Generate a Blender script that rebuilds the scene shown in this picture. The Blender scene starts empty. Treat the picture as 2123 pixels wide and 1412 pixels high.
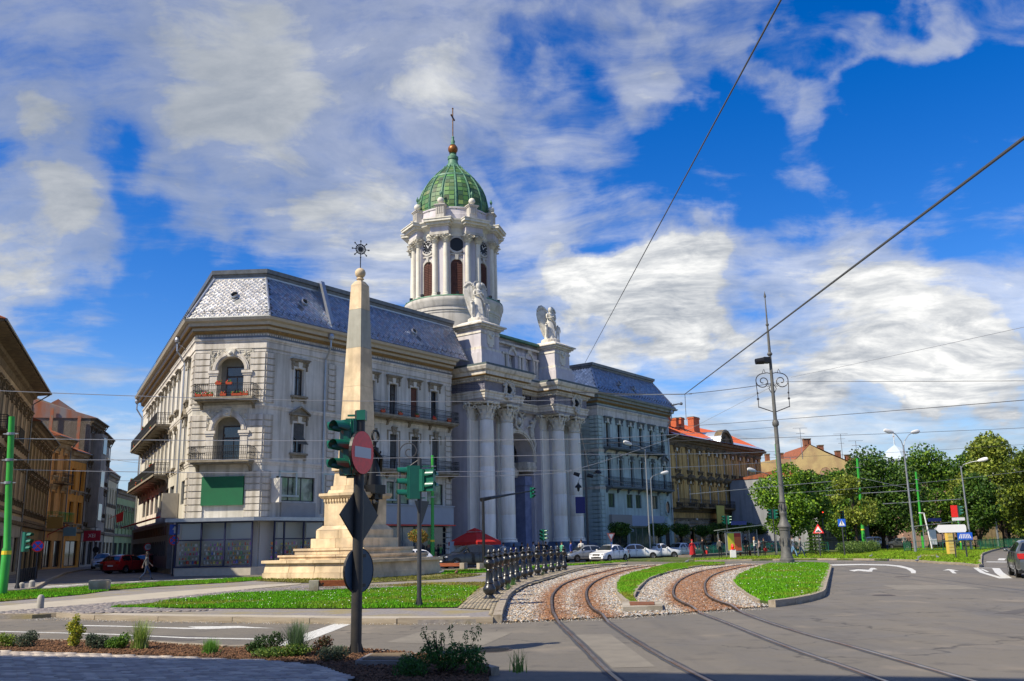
import bpy, bmesh, math, random
import numpy as np
from mathutils import Matrix, Vector
random.seed(7)
SC = bpy.context.scene
COL = SC.collection
R = math.radians
# ---------------------------------------------------------------- camera
cd = bpy.data.cameras.new('camera'); cam = bpy.data.objects.new('camera', cd); COL.objects.link(cam)
cd.sensor_width = 36.0; cd.lens = 36.0 * 1872.0 / 2123.0
cd.clip_start = 0.1; cd.clip_end = 6000
cam.matrix_world = Matrix.Translation((0, 0, 1.7)) @ Matrix.Rotation(math.pi / 2 + math.atan(422 / 1872), 4, 'X') @ Matrix.Rotation(-.02, 4, 'Z')
SC.camera = cam
# ---------------------------------------------------------------- sky, sun, exposure
SUN_HEAD, SUN_EL = 237.0, 46.0
W = bpy.data.worlds.new('World'); SC.world = W; W.use_nodes = True
nt = W.node_tree; nt.nodes.clear(); N = nt.nodes.new; LK = nt.links.new
def vm(op, a, b=None, c=None):
    n = N('ShaderNodeVectorMath'); n.operation = op
    for i, v in enumerate((a, b, c)):
        if v is None: continue
        if hasattr(v, 'is_output'): LK(v, n.inputs[i])
        else: n.inputs[i].default_value = v
    return n.outputs['Value' if op in ('DOT_PRODUCT', 'LENGTH') else 'Vector']
def mm(op, a, b=None, c=None, clamp=False):
    n = N('ShaderNodeMath'); n.operation = op; n.use_clamp = clamp
    for i, v in enumerate((a, b, c)):
        if v is None: continue
        if hasattr(v, 'is_output'): LK(v, n.inputs[i])
        else: n.inputs[i].default_value = v
    return n.outputs[0]
def rng(v, a, b, c=0., d=1., smooth=True):
    n = N('ShaderNodeMapRange'); n.interpolation_type = 'SMOOTHSTEP' if smooth else 'LINEAR'
    LK(v, n.inputs[0])
    for i, x in enumerate((a, b, c, d)): n.inputs[i + 1].default_value = x
    return n.outputs[0]
def mixc(f, a, b):
    n = N('ShaderNodeMix'); n.data_type = 'RGBA'
    if hasattr(f, 'is_output'): LK(f, n.inputs[0])
    else: n.inputs[0].default_value = f
    for i, v in ((6, a), (7, b)):
        if hasattr(v, 'is_output'): LK(v, n.inputs[i])
        else: n.inputs[i].default_value = (*v, 1)
    return n.outputs[2]
def noise(vec, scale, detail=6, rough=.55, dist=0., lac=2.):
    n = N('ShaderNodeTexNoise'); LK(vec, n.inputs['Vector'])
    for k, v in (('Scale', scale), ('Detail', detail), ('Roughness', rough), ('Distortion', dist), ('Lacunarity', lac)): n.inputs[k].default_value = v
    return n.outputs['Fac']
sky = N('ShaderNodeTexSky'); sky.sky_type = 'NISHITA'; sky.sun_disc = False
sky.sun_elevation = R(SUN_EL); sky.sun_rotation = R(SUN_HEAD)
sky.altitude = 100; sky.air_density = 1.0; sky.dust_density = .3; sky.ozone_density = 3.0
tc = N('ShaderNodeTexCoord'); D = vm('NORMALIZE', tc.outputs['Generated'])
sx = N('ShaderNodeSeparateXYZ'); LK(D, sx.inputs[0])
zz = sx.outputs[2]
den = mm('ADD', mm('MAXIMUM', zz, 0.0), .17)
cb = N('ShaderNodeCombineXYZ'); LK(mm('DIVIDE', sx.outputs[0], den), cb.inputs[0]); LK(mm('DIVIDE', sx.outputs[1], den), cb.inputs[1])
PP = cb.outputs[0]
def mapped(v, rot, sc, loc=(0, 0, 0)):
    n = N('ShaderNodeMapping'); LK(v, n.inputs[0]); n.inputs['Rotation'].default_value = (0, 0, rot); n.inputs['Scale'].default_value = sc; n.inputs['Location'].default_value = loc
    return n.outputs[0]
BLOBS=[(-0.375,0.794,0.479,0.9766,0.3),(-0.177,0.864,0.471,0.9806,0.24),(-0.050,0.849,0.526,0.9929,0.15),(-0.027,0.891,0.454,0.9936,0.16),(-0.224,0.902,0.369,0.9899,0.26),(-0.467,0.829,0.310,0.9974,0.42),(-0.445,0.808,0.386,0.9984,0.25),(-0.472,0.864,0.174,0.9929,0.25),(-0.340,0.901,0.270,0.9986,0.2),(0.122,0.858,0.500,0.9978,0.25),(0.165,0.840,0.516,0.9986,0.2),(0.250,0.826,0.505,0.9987,0.18),(0.324,0.824,0.465,0.9982,0.2),(0.398,0.795,0.457,0.9987,0.36),(0.297,0.858,0.419,0.9983,0.16),(0.158,0.887,0.434,0.9991,0.22),(0.217,0.872,0.439,0.9996,0.2),(0.065,0.933,0.353,0.9915,0.1),(0.153,0.942,0.299,0.9946,0.14),(0.300,0.919,0.256,0.9876,0.3),(0.429,0.866,0.258,0.9922,0.3),(0.091,0.958,0.272,0.9986,0.45),(0.179,0.950,0.257,0.9983,0.45),(0.142,0.961,0.239,0.9974,0.35),(0.436,0.886,0.159,0.9987,0.62),(0.420,0.895,0.151,0.9995,0.4),(0.146,0.971,0.187,0.9992,0.35),(0.252,0.951,0.181,0.9878,0.22),(0.385,0.916,0.111,0.9858,0.22),(0.022,0.957,0.290,0.9957,0.22),(-0.157,0.943,0.294,0.9987,0.2),(-0.373,0.875,0.309,0.9954,-0.2),(-0.402,0.846,0.350,0.9982,-0.22),(-0.320,0.891,0.324,0.9975,-0.15),(0.322,0.880,0.349,0.9885,-0.34),(0.445,0.825,0.349,0.9935,-0.34),(0.204,0.909,0.363,0.9944,-0.22),(0.102,0.911,0.399,0.9966,-0.14),(-0.023,0.913,0.408,0.9993,-0.15),(-0.029,0.930,0.365,0.9969,-0.1),(0.347,0.799,0.492,0.9993,-0.25),(0.272,0.847,0.457,0.9994,-0.15),(0.228,0.891,0.393,0.9973,-0.15),(-0.094,0.838,0.537,0.9992,-0.1),(-0.256,0.922,0.290,0.9977,-0.2),(0.036,0.867,0.496,0.9988,-0.16),(0.051,0.891,0.452,0.9987,-0.14),(-0.418,0.883,0.215,0.9974,-0.2),(-0.310,0.918,0.248,0.9982,-0.2),(0.468,0.778,0.420,0.9986,-0.3),(0.066,0.842,0.536,0.9994,-0.1),]
wd = N('ShaderNodeTexNoise'); LK(D, wd.inputs['Vector']); wd.inputs['Scale'].default_value = 9.; wd.inputs['Detail'].default_value = 8
DW = vm('NORMALIZE', vm('MULTIPLY_ADD', vm('SUBTRACT', wd.outputs['Color'], (.5, .5, .5)), (.26, .26, .26), D))
bias = None
for bx_, by_, bz_, cr_, w_ in BLOBS:
    g_ = mm('MULTIPLY', rng(vm('DOT_PRODUCT', DW, (bx_, by_, bz_)), 1 - (1 - cr_) * 1.45, 1 - (1 - cr_) * .15), w_ * .38)
    bias = g_ if bias is None else mm('ADD', bias, g_)
warp = N('ShaderNodeTexNoise'); LK(PP, warp.inputs['Vector']); warp.inputs['Scale'].default_value = 1.3; warp.inputs['Detail'].default_value = 3
PW = vm('MULTIPLY_ADD', warp.outputs['Color'], (.45, .45, 0), PP)
streak = noise(mapped(PW, R(28), (.6, 1.6, 1)), 2.4, 12, .6, .2)
puff = noise(mapped(PW, R(-10), (1.0, 1.25, 1), (3, 1, 0)), 4.6, 14, .62)
n1 = mm('ADD', mm('MULTIPLY', streak, .52), mm('MULTIPLY', puff, .48))
cov = mm('ADD', n1, bias)
mask = rng(cov, .53, .78)
soft = rng(cov, .42, .66)
cover = mm('MAXIMUM', mask, mm('MULTIPLY', soft, .62), clamp=True)
shade = noise(mapped(PW, R(40), (.8, 1.3, 1), (7, 2, 0)), 2.0, 6, .55)
# lower clouds are whiter, the high sheet to the left is grey
gl = vm('DOT_PRODUCT', D, (-.42, .72, .55))
grey = mm('MULTIPLY', rng(gl, .88, .985), .85)
fine = noise(mapped(PW, R(15), (1, 1.5, 1), (2, 5, 0)), 6.5, 12, .65)
bright = mm('ADD', rng(shade, .3, .7, .22, .72), mm('MULTIPLY', mm('SUBTRACT', fine, .47), 1.25), clamp=True)
bright = mm('MULTIPLY', bright, mm('SUBTRACT', 1.0, mm('MULTIPLY', grey, .74)))
dense = rng(cov, .70, .90, 0., .8)
bright = mm('ADD', bright, mm('MULTIPLY', dense, mm('MULTIPLY', mm('SUBTRACT', .95, grey), rng(fine, .35, .68, .0, .5))), clamp=True)
ccol = mixc(bright, (1.7, 2.0, 2.5), (6.4, 6.4, 6.3))
hs = N('ShaderNodeHueSaturation'); hs.inputs['Hue'].default_value = .517; hs.inputs['Saturation'].default_value = 1.45; hs.inputs['Value'].default_value = 1.02; LK(sky.outputs[0], hs.inputs['Color'])
haze = rng(zz, .0, .22, .8, 0.)
blue = mixc(haze, hs.outputs[0], (2.3, 3.2, 4.6))
skyc = mixc(cover, blue, ccol)
bg = N('ShaderNodeBackground'); bg.inputs[1].default_value = .118; LK(skyc, bg.inputs[0])
ow = N('ShaderNodeOutputWorld'); LK(bg.outputs[0], ow.inputs[0])
sl = bpy.data.lights.new('sun', 'SUN'); sl.energy = 5.0; sl.angle = R(.5); sl.color = (1, .90, .72)
so = bpy.data.objects.new('sun', sl); COL.objects.link(so)
sd = Vector((math.sin(R(SUN_HEAD)) * math.cos(R(SUN_EL)), math.cos(R(SUN_HEAD)) * math.cos(R(SUN_EL)), math.sin(R(SUN_EL))))
so.rotation_euler = sd.to_track_quat('Z', 'Y').to_euler()
SC.view_settings.view_transform = 'Standard'; SC.view_settings.look = 'None'
SC.view_settings.exposure = .45; SC.view_settings.gamma = 1.0; SC.view_settings.use_curve_mapping = False
SC.render.engine = 'CYCLES'
try:
    SC.cycles.use_denoising = True; SC.cycles.max_bounces = 6; SC.cycles.transparent_max_bounces = 12
    SC.cycles.sample_clamp_indirect = 6
except Exception: pass
GD={
'kerbA':[(-14.54,25.24),(-13.01,25.18),(-12.40,25.68),(-10.98,24.37),(-8.91,23.38),(-7.12,22.73),(-5.43,22.10),(-4.19,21.52),(-3.23,21.29),(-2.20,20.95),(-1.15,20.81),(-0.56,20.83),(-0.42,21.07)],
'kerbB':[(-0.44,20.86),(-0.43,23.82),(-0.28,30.51),(0.31,37.14),(1.29,42.92),(2.62,50.85),(3.95,58.59),(6.02,66.19),(7.48,67.69)],
'island_far':[(7.37,66.79),(8.38,70.52),(6.71,76.43),(3.67,71.42),(1.00,66.37),(-0.36,63.63),(-4.86,60.13),(-10.66,55.50),(-14.69,53.84),(-17.42,48.10),(-19.97,43.61),(-22.06,39.88),(-22.79,38.36)],
'grass_far':[(-23.68,40.31),(-21.96,39.69),(-20.02,43.69),(-18.41,48.00),(-14.59,53.48),(-13.53,49.61),(-13.99,46.90),(-16.48,43.00),(-17.30,39.85),(-16.94,36.22),(-17.82,32.28),(-18.29,31.21)],
'path':[(-17.14,29.28),(-16.29,29.53),(-14.11,36.87),(-11.40,43.18),(-9.97,43.36),(-9.84,42.19),(-11.18,37.53),(-12.34,32.28),(-14.69,26.66),(-15.28,26.13)],
'grass_near':[(-11.92,27.45),(-10.80,31.78),(-10.24,34.42),(-7.76,34.58),(-7.17,34.53),(-5.70,35.58),(-4.50,36.05),(-3.40,37.40),(-1.45,35.81),(-1.57,24.56),(-4.29,24.93),(-7.62,25.92)],
'grass_mid':[(-4.69,58.07),(-0.35,61.32),(3.59,69.94),(8.89,78.19),(8.94,75.23),(6.21,70.82),(3.78,66.90),(1.15,57.18),(-0.32,56.24),(-4.19,51.85)],
'soil':[(-14.14,51.46),(-13.43,47.97),(-10.06,43.71),(-6.80,42.25),(-3.69,45.01),(-2.27,47.97),(-1.86,50.54),(-4.32,53.49)],
'bricks':[(-1.55,24.33),(-1.42,33.95),(-1.30,35.75),(-1.08,35.64),(-0.61,41.99),(0.41,46.92),(2.68,55.95),(5.02,64.82),(6.95,62.94),(5.68,62.51),(3.75,55.69),(2.52,48.92),(1.24,41.35),(0.30,35.82),(-0.25,29.70),(-0.42,23.51),(-0.45,21.10),(-0.61,21.18),(-0.67,23.45)],
'railA':[(8.52,64.16),(6.49,58.82),(4.32,49.84),(2.66,42.24),(1.84,37.26),(1.35,32.68),(1.08,29.07),(0.92,25.08),(0.85,22.05),(0.93,19.87),(1.02,17.73),(1.12,15.09),(1.19,13.15),(1.26,11.99),(1.34,10.84)],
'railB':[(9.61,64.29),(6.99,56.46),(4.70,46.88),(3.53,40.83),(2.83,36.08),(2.35,31.72),(2.02,27.01),(1.89,23.50),(1.95,21.51),(2.00,18.62),(2.10,15.70),(2.21,13.68),(2.35,11.84),(2.44,10.83)],
'railC':[(14.82,61.48),(11.84,54.94),(9.35,48.24),(7.52,41.85),(6.33,36.87),(5.41,32.33),(4.73,28.31),(4.44,25.48),(4.37,22.83),(4.37,19.74),(4.33,16.74),(4.33,14.66),(4.39,12.68),(4.41,11.11),(4.43,10.23),(4.46,9.15)],
'railD':[(15.71,60.73),(13.43,55.76),(10.79,48.81),(9.04,43.25),(7.50,37.16),(6.30,31.39),(5.70,27.98),(5.44,25.55),(5.37,23.16),(5.25,20.21),(5.22,17.56),(5.31,15.25),(5.35,13.39),(5.39,11.86),(5.41,10.61),(5.40,9.58)],
'gravel':[(-0.40,20.85),(2.33,21.57),(3.43,22.21),(5.77,23.69),(6.66,24.24),(6.54,25.21),(7.08,28.94),(7.83,33.27),(8.51,36.69),(10.16,42.63),(13.25,52.08),(16.82,61.31),(15.69,65.04),(13.91,62.24),(11.07,66.29),(8.98,67.53),(7.31,66.19),(5.93,65.23),(3.89,57.84),(2.58,50.00),(1.27,42.32),(0.31,36.69),(-0.27,30.30),(-0.42,23.63)],
'mid_isl':[(14.52,64.94),(13.52,68.83),(10.61,65.04),(6.48,50.00),(4.91,43.21),(4.17,38.70),(3.36,31.35),(3.05,27.52),(2.97,25.33),(3.23,25.26),(3.49,28.26),(3.94,31.13),(4.68,35.29),(5.94,41.61),(8.38,50.34),(11.63,59.29),(13.82,61.82)],
'midkerbL':[(10.61,65.04),(6.48,50.00),(4.91,43.21),(4.17,38.70),(3.36,31.35),(3.05,27.52),(2.97,25.33)],
'midkerbR':[(14.11,63.12),(11.63,59.29),(8.38,50.34),(5.94,41.61),(4.68,35.29),(3.94,31.13),(3.49,28.26)],
'box':[(2.79,25.03),(3.78,24.60),(3.54,22.93),(2.56,22.84)],
'r_isl':[(16.72,61.39),(13.25,52.08),(10.16,42.63),(8.51,36.69),(7.83,33.27),(7.08,28.94),(6.45,24.87),(6.50,24.01),(7.54,25.13),(8.75,27.21),(9.32,28.63),(18.23,54.14),(19.60,58.90),(19.34,61.73),(18.20,62.77)],
'rkerbL':[(16.72,61.39),(13.25,52.08),(10.16,42.63),(8.51,36.69),(7.83,33.27),(7.08,28.94),(6.45,24.87)],
'rkerbF':[(6.50,24.01),(7.54,25.13),(8.75,27.21),(9.32,28.63),(12.39,37.42),(18.23,54.14)],
'far_kerb':[(15.93,75.07),(22.96,77.41),(24.23,74.48),(25.54,71.94),(27.47,69.71),(27.60,63.77),(26.07,60.72),(26.00,57.36),(25.94,54.35),(25.45,52.01),(24.65,49.35),(25.40,50.36),(24.96,49.11),(35.57,71.24),(40.29,80.38),(48.83,95.48),(63.28,119.82),(84.52,154.43)],
'far_path':[(22.06,79.61),(23.95,81.17),(26.64,81.82),(32.32,90.92),(39.92,105.70),(42.80,108.79),(33.41,83.71),(30.84,78.22),(28.73,76.20),(28.00,77.14),(25.57,75.33),(23.46,76.09)],
'shade':[(-0.60,14.01),(-0.03,14.49),(0.57,14.95),(1.16,13.90),(2.21,13.41),(4.01,12.69),(6.23,11.79),(-8.41,15.40),(-6.37,14.85),(-4.37,15.51)],
'arrowL':[(17.54,49.26),(18.53,50.60),(18.65,49.48),(19.89,52.35),(20.03,52.24),(19.35,50.00),(19.00,49.74),(17.80,46.74),(17.64,46.84),(17.72,48.41),(17.21,47.59)],
'curve':[(20.29,60.77),(22.35,60.47),(23.16,58.18),(22.80,55.29),(21.34,50.39),(19.88,46.46),(18.66,43.67),(18.49,43.77),(19.31,45.73),(20.86,49.94),(21.92,53.74),(22.25,56.10),(21.50,58.18),(19.33,57.90)],
'arrowU':[(21.27,46.56),(22.27,48.17),(22.26,47.90),(21.59,45.57),(21.43,45.81),(20.06,42.60),(19.93,42.68),(21.50,46.40)],
'tri':[(24.36,49.58),(24.55,47.92),(19.18,36.58),(19.07,36.64),(22.51,44.68)],
'tri_in':[(23.89,47.69),(24.09,47.26),(21.60,42.06),(21.40,41.76)],
'dash1':[(35.01,67.52),(35.30,67.14),(32.59,62.22),(32.30,62.55)],
'dash2':[(35.72,66.61),(36.07,66.15),(33.40,61.30),(33.01,61.75)],
'stopline':[(30.41,60.28),(31.30,58.34),(30.64,57.12),(29.74,58.98)],
'line1':[(-12.68,21.74),(-11.75,21.38),(-10.68,20.93),(-8.65,20.08),(-6.62,18.94),(-4.46,18.21),(-4.41,17.99),(-6.55,18.74),(-8.57,19.89),(-10.60,20.77),(-11.63,21.17),(-12.55,21.52)],
'line2':[(-10.64,22.70),(-9.43,22.21),(-8.21,21.56),(-7.24,21.19),(-7.56,21.58),(-6.36,21.47),(-5.88,21.04),(-5.31,20.65),(-6.19,20.92),(-6.86,20.79),(-7.44,20.96),(-8.12,21.34),(-9.33,21.97),(-10.50,22.41)],
'line3':[(-9.38,18.19),(-8.27,17.84),(-6.86,17.32),(-6.87,17.64),(-6.45,17.62),(-6.02,17.24),(-5.56,16.83),(-6.12,16.88),(-6.79,17.15),(-8.16,17.61),(-9.24,17.91)],
'stopbig':[(-3.92,21.79),(-4.19,21.51),(-4.33,19.29),(-4.37,17.81),(-4.39,16.55),(-4.24,14.93),(-3.99,14.89),(-4.06,16.39),(-3.93,18.19),(-3.87,19.47),(-3.78,21.35)],
'bed':[(-10.97,18.34),(-9.91,18.09),(-8.46,17.61),(-6.75,17.04),(-4.62,15.68),(-4.57,16.10),(-3.04,15.23),(-2.85,15.45),(-1.72,14.65),(-0.88,13.67),(-0.40,12.82),(-0.35,11.13),(-1.78,11.31),(-2.27,12.50),(-2.83,13.42),(-3.72,14.07),(-4.15,14.23),(-4.75,14.49),(-6.54,15.26),(-8.83,16.16),(-9.77,16.36)],
'bedkerb':[(-11.01,18.40),(-9.94,18.15),(-8.48,17.66),(-6.77,17.09),(-4.64,15.73),(-4.59,16.14),(-3.74,15.51)],
'bedkerb2':[(-3.04,15.23),(-2.85,15.45),(-2.39,15.15),(-1.72,14.61),(-0.78,13.65),(-0.31,12.69)],
'cover':[(-2.26,13.15),(-2.19,14.01),(-1.59,13.99),(-1.39,13.02)],
'zebra':[(-24.20,47.34),(-24.41,49.38),(-24.15,50.59),(-23.74,51.59),(-23.35,52.66),(-22.92,53.76),(-22.24,54.33),(-21.43,54.38),(-20.83,55.02)],
'road_left_kerb':[(-23.34,39.90),(-22.44,43.19),(-28.70,57.00),(-37.58,77.48),(-41.35,87.92),(-42.80,94.39),(-44.03,99.91)],
}
# ================================================================ library
def I4(): return Matrix.Identity(4)
def T(x, y, z): return Matrix.Translation((x, y, z))
def RZ(a): return Matrix.Rotation(a, 4, 'Z')
def frame(ox, oy, heading, oz=0.0):
    """local x runs along heading, local y is depth behind the face, -y faces out"""
    return T(ox, oy, oz) @ RZ(R(90 - heading))
class MB:
    def __init__(s, M=None): s.v = []; s.f = []; s.M = M if M is not None else I4(); s.mi = []; s.cm = 0
    def add(s, vs, fs, M=None):
        o = len(s.v); m = s.M @ M if M is not None else s.M
        s.v += [tuple(m @ Vector(p)) for p in vs]
        s.f += [tuple(i + o for i in f) for f in fs]; s.mi += [s.cm] * len(fs); return s
    def box(s, x0, x1, y0, y1, z0, z1, M=None):
        return s.add([(x0,y0,z0),(x1,y0,z0),(x1,y1,z0),(x0,y1,z0),(x0,y0,z1),(x1,y0,z1),(x1,y1,z1),(x0,y1,z1)],
                     [(0,3,2,1),(4,5,6,7),(0,1,5,4),(1,2,6,5),(2,3,7,6),(3,0,4,7)], M)
    def frus(s, x, y, z0, z1, a, b, M=None):
        """square frustum: half widths a (bottom) b (top), each number or (hx,hy)"""
        ax, ay = a if isinstance(a, tuple) else (a, a); bx, by = b if isinstance(b, tuple) else (b, b)
        return s.add([(x-ax,y-ay,z0),(x+ax,y-ay,z0),(x+ax,y+ay,z0),(x-ax,y+ay,z0),(x-bx,y-by,z1),(x+bx,y-by,z1),(x+bx,y+by,z1),(x-bx,y+by,z1)],
                     [(0,3,2,1),(4,5,6,7),(0,1,5,4),(1,2,6,5),(2,3,7,6),(3,0,4,7)], M)
    def prism(s, poly, z0, z1, M=None):
        n = len(poly)
        if sum(poly[i][0]*poly[(i+1)%n][1]-poly[(i+1)%n][0]*poly[i][1] for i in range(n)) < 0: poly = poly[::-1]
        return s.add([(x,y,z0) for x,y in poly]+[(x,y,z1) for x,y in poly],
                     [tuple(range(n))[::-1], tuple(range(n,2*n))]+[(i,(i+1)%n,n+(i+1)%n,n+i) for i in range(n)], M)
    def plate(s, poly, y0, y1, M=None):
        """outline in (x,z), thickness y0..y1"""
        return s.prism([(x, z) for x, z in poly], -y1, -y0, (M or I4()) @ Matrix.Rotation(math.pi/2, 4, 'X'))
    def quad(s, a, b, c, d, M=None): return s.add([a,b,c,d], [(0,1,2,3)], M)
    def lathe(s, prof, n=16, c=(0,0,0), a0=0., a1=2*math.pi, M=None, cap=True, sx=1., sy=1.):
        full = abs(a1-a0-2*math.pi) < 1e-6; m = n if full else n+1; vs=[]; fs=[]
        for r,z in prof:
            for i in range(m):
                a = a0+(a1-a0)*i/n; vs.append((c[0]+r*math.cos(a)*sx, c[1]+r*math.sin(a)*sy, c[2]+z))
        for k in range(len(prof)-1):
            for i in range(n):
                j=(i+1)%m; fs.append((k*m+i,k*m+j,(k+1)*m+j,(k+1)*m+i))
        if cap and full:
            if prof[0][0]>1e-4: fs.append(tuple(range(m))[::-1])
            if prof[-1][0]>1e-4: fs.append(tuple((len(prof)-1)*m+i for i in range(m)))
        return s.add(vs,fs,M)
    def tube(s, pts, r, n=8, M=None, cap=True, closed=False):
        P=[Vector(p) for p in pts]; L=len(P); rr=r if isinstance(r,(list,tuple)) else [r]*L; vs=[]; fs=[]
        up=None
        for i in range(L):
            if closed: t=(P[(i+1)%L]-P[i-1])
            else: t=(P[min(i+1,L-1)]-P[max(i-1,0)])
            t=t.normalized() if t.length>1e-9 else Vector((0,0,1))
            if up is None: up=Vector((0,0,1)) if abs(t.z)<.9 else Vector((1,0,0))
            a=t.cross(up)
            if a.length<1e-6: a=t.cross(Vector((0,1,0)))
            a.normalize(); b=a.cross(t).normalized(); up=b
            for k in range(n):
                th=2*math.pi*k/n; q=P[i]+a*(rr[i]*math.cos(th))+b*(rr[i]*math.sin(th)); vs.append(tuple(q))
        for i in range(L if closed else L-1):
            for k in range(n):
                j=(i+1)%L; fs.append((i*n+k,i*n+(k+1)%n,j*n+(k+1)%n,j*n+k))
        if cap and not closed: fs.append(tuple(range(n))); fs.append(tuple((L-1)*n+k for k in range(n))[::-1])
        return s.add(vs,fs,M)
    def ball(s, c, r, n=10, m=6, M=None, sz=1.):
        return s.lathe([(max(r*math.sin(math.pi*k/m),1e-5), -r*sz*math.cos(math.pi*k/m)) for k in range(m+1)], n, c, M=M, cap=False)
    def sweep(s, prof, path, M=None, closed=False):
        """prof: (out, z) points; path: (x,y) points with 'out' to the RIGHT of travel; mitred"""
        n=len(path); P=[Vector((p[0],p[1])) for p in path]; vs=[]; fs=[]; k=len(prof)
        for i in range(n):
            if closed: a=(P[i]-P[i-1]); b=(P[(i+1)%n]-P[i])
            else:
                a=P[i]-P[i-1] if i else P[1]-P[0]; b=P[i+1]-P[i] if i<n-1 else P[i]-P[i-1]
            a.normalize(); b.normalize(); na=Vector((a.y,-a.x)); nb=Vector((b.y,-b.x)); mn=(na+nb)
            mn=mn/max(mn.length,1e-6); sc=1/max(mn.dot(nb),.35)
            for o,z in prof: q=P[i]+mn*(o*sc); vs.append((q.x,q.y,z))
        for i in range(n if closed else n-1):
            j=(i+1)%n
            for q in range(k-1): fs.append((i*k+q,j*k+q,j*k+q+1,i*k+q+1))
        if not closed: fs.append(tuple(range(k))[::-1]); fs.append(tuple((n-1)*k+q for q in range(k)))
        return s.add(vs,fs,M)
    def wall(s, x0, x1, z0, z1, holes, y=0., depth=.25, M=None):
        """face at y with rectangular holes (a,b,c,d)=(x0,x1,z0,z1) and reveals going back by depth"""
        xs=sorted({x0,x1,*[h[0] for h in holes],*[h[1] for h in holes]}); zs=sorted({z0,z1,*[h[2] for h in holes],*[h[3] for h in holes]})
        xs=[x for x in xs if x0-1e-6<=x<=x1+1e-6]; zs=[z for z in zs if z0-1e-6<=z<=z1+1e-6]
        for i in range(len(xs)-1):
            for k in range(len(zs)-1):
                cx=(xs[i]+xs[i+1])/2; cz=(zs[k]+zs[k+1])/2
                if any(h[0]<cx<h[1] and h[2]<cz<h[3] for h in holes): continue
                s.quad((xs[i],y,zs[k]),(xs[i+1],y,zs[k]),(xs[i+1],y,zs[k+1]),(xs[i],y,zs[k+1]),M)
        for a,b,c,d in holes:
            e=y+depth
            s.quad((a,y,c),(a,y,d),(a,e,d),(a,e,c),M); s.quad((b,y,c),(b,e,c),(b,e,d),(b,y,d),M)
            s.quad((a,y,d),(b,y,d),(b,e,d),(a,e,d),M); s.quad((a,y,c),(a,e,c),(b,e,c),(b,y,c),M)
        return s
    def mesh(s, name, mats, smooth=False):
        me=bpy.data.meshes.new(name); me.from_pydata(s.v,[],s.f)
        for m in (mats if isinstance(mats,(list,tuple)) else [mats]): me.materials.append(m)
        if any(s.mi): me.polygons.foreach_set('material_index', s.mi)
        if smooth:
            me.polygons.foreach_set('use_smooth',[True]*len(me.polygons))
            try: me.set_sharp_from_angle(angle=R(38))
            except Exception: pass
        me.update(); return me
    def build(s, name, mats, parent=None, smooth=False, kind=None, label=None):
        return obj(name, s.mesh(name, mats, smooth), parent, kind=kind, label=label)
def obj(name, data, parent=None, M=None, kind=None, label=None):
    o=bpy.data.objects.new(name, data); COL.objects.link(o)
    if parent: o.parent=parent
    if M is not None: o.matrix_local=M
    if kind: o['kind']=kind
    if label: o['label']=label
    return o
def tag(o, label, cat, group=None):
    o['label']=label; o['category']=cat
    if group: o['group']=group
    return o
def thing(name, label, cat, M=None, group=None):
    o=bpy.data.objects.new(name, None); COL.objects.link(o); o.empty_display_size=.3
    if M is not None: o.matrix_world=M
    return tag(o, label, cat, group)
def struct(name, mb, m, **k):
    return mb.build(name, m, kind='structure', **k)
def sempty(name):
    o=bpy.data.objects.new(name, None); COL.objects.link(o); o['kind']='structure'; return o
def copy_tree(o, M=None, parent=None):
    c=o.copy(); COL.objects.link(c)
    if parent is not None: c.parent=parent
    if M is not None: c.matrix_world=M
    for ch in list(o.children): copy_tree(ch, None, c)
    return c
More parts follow.
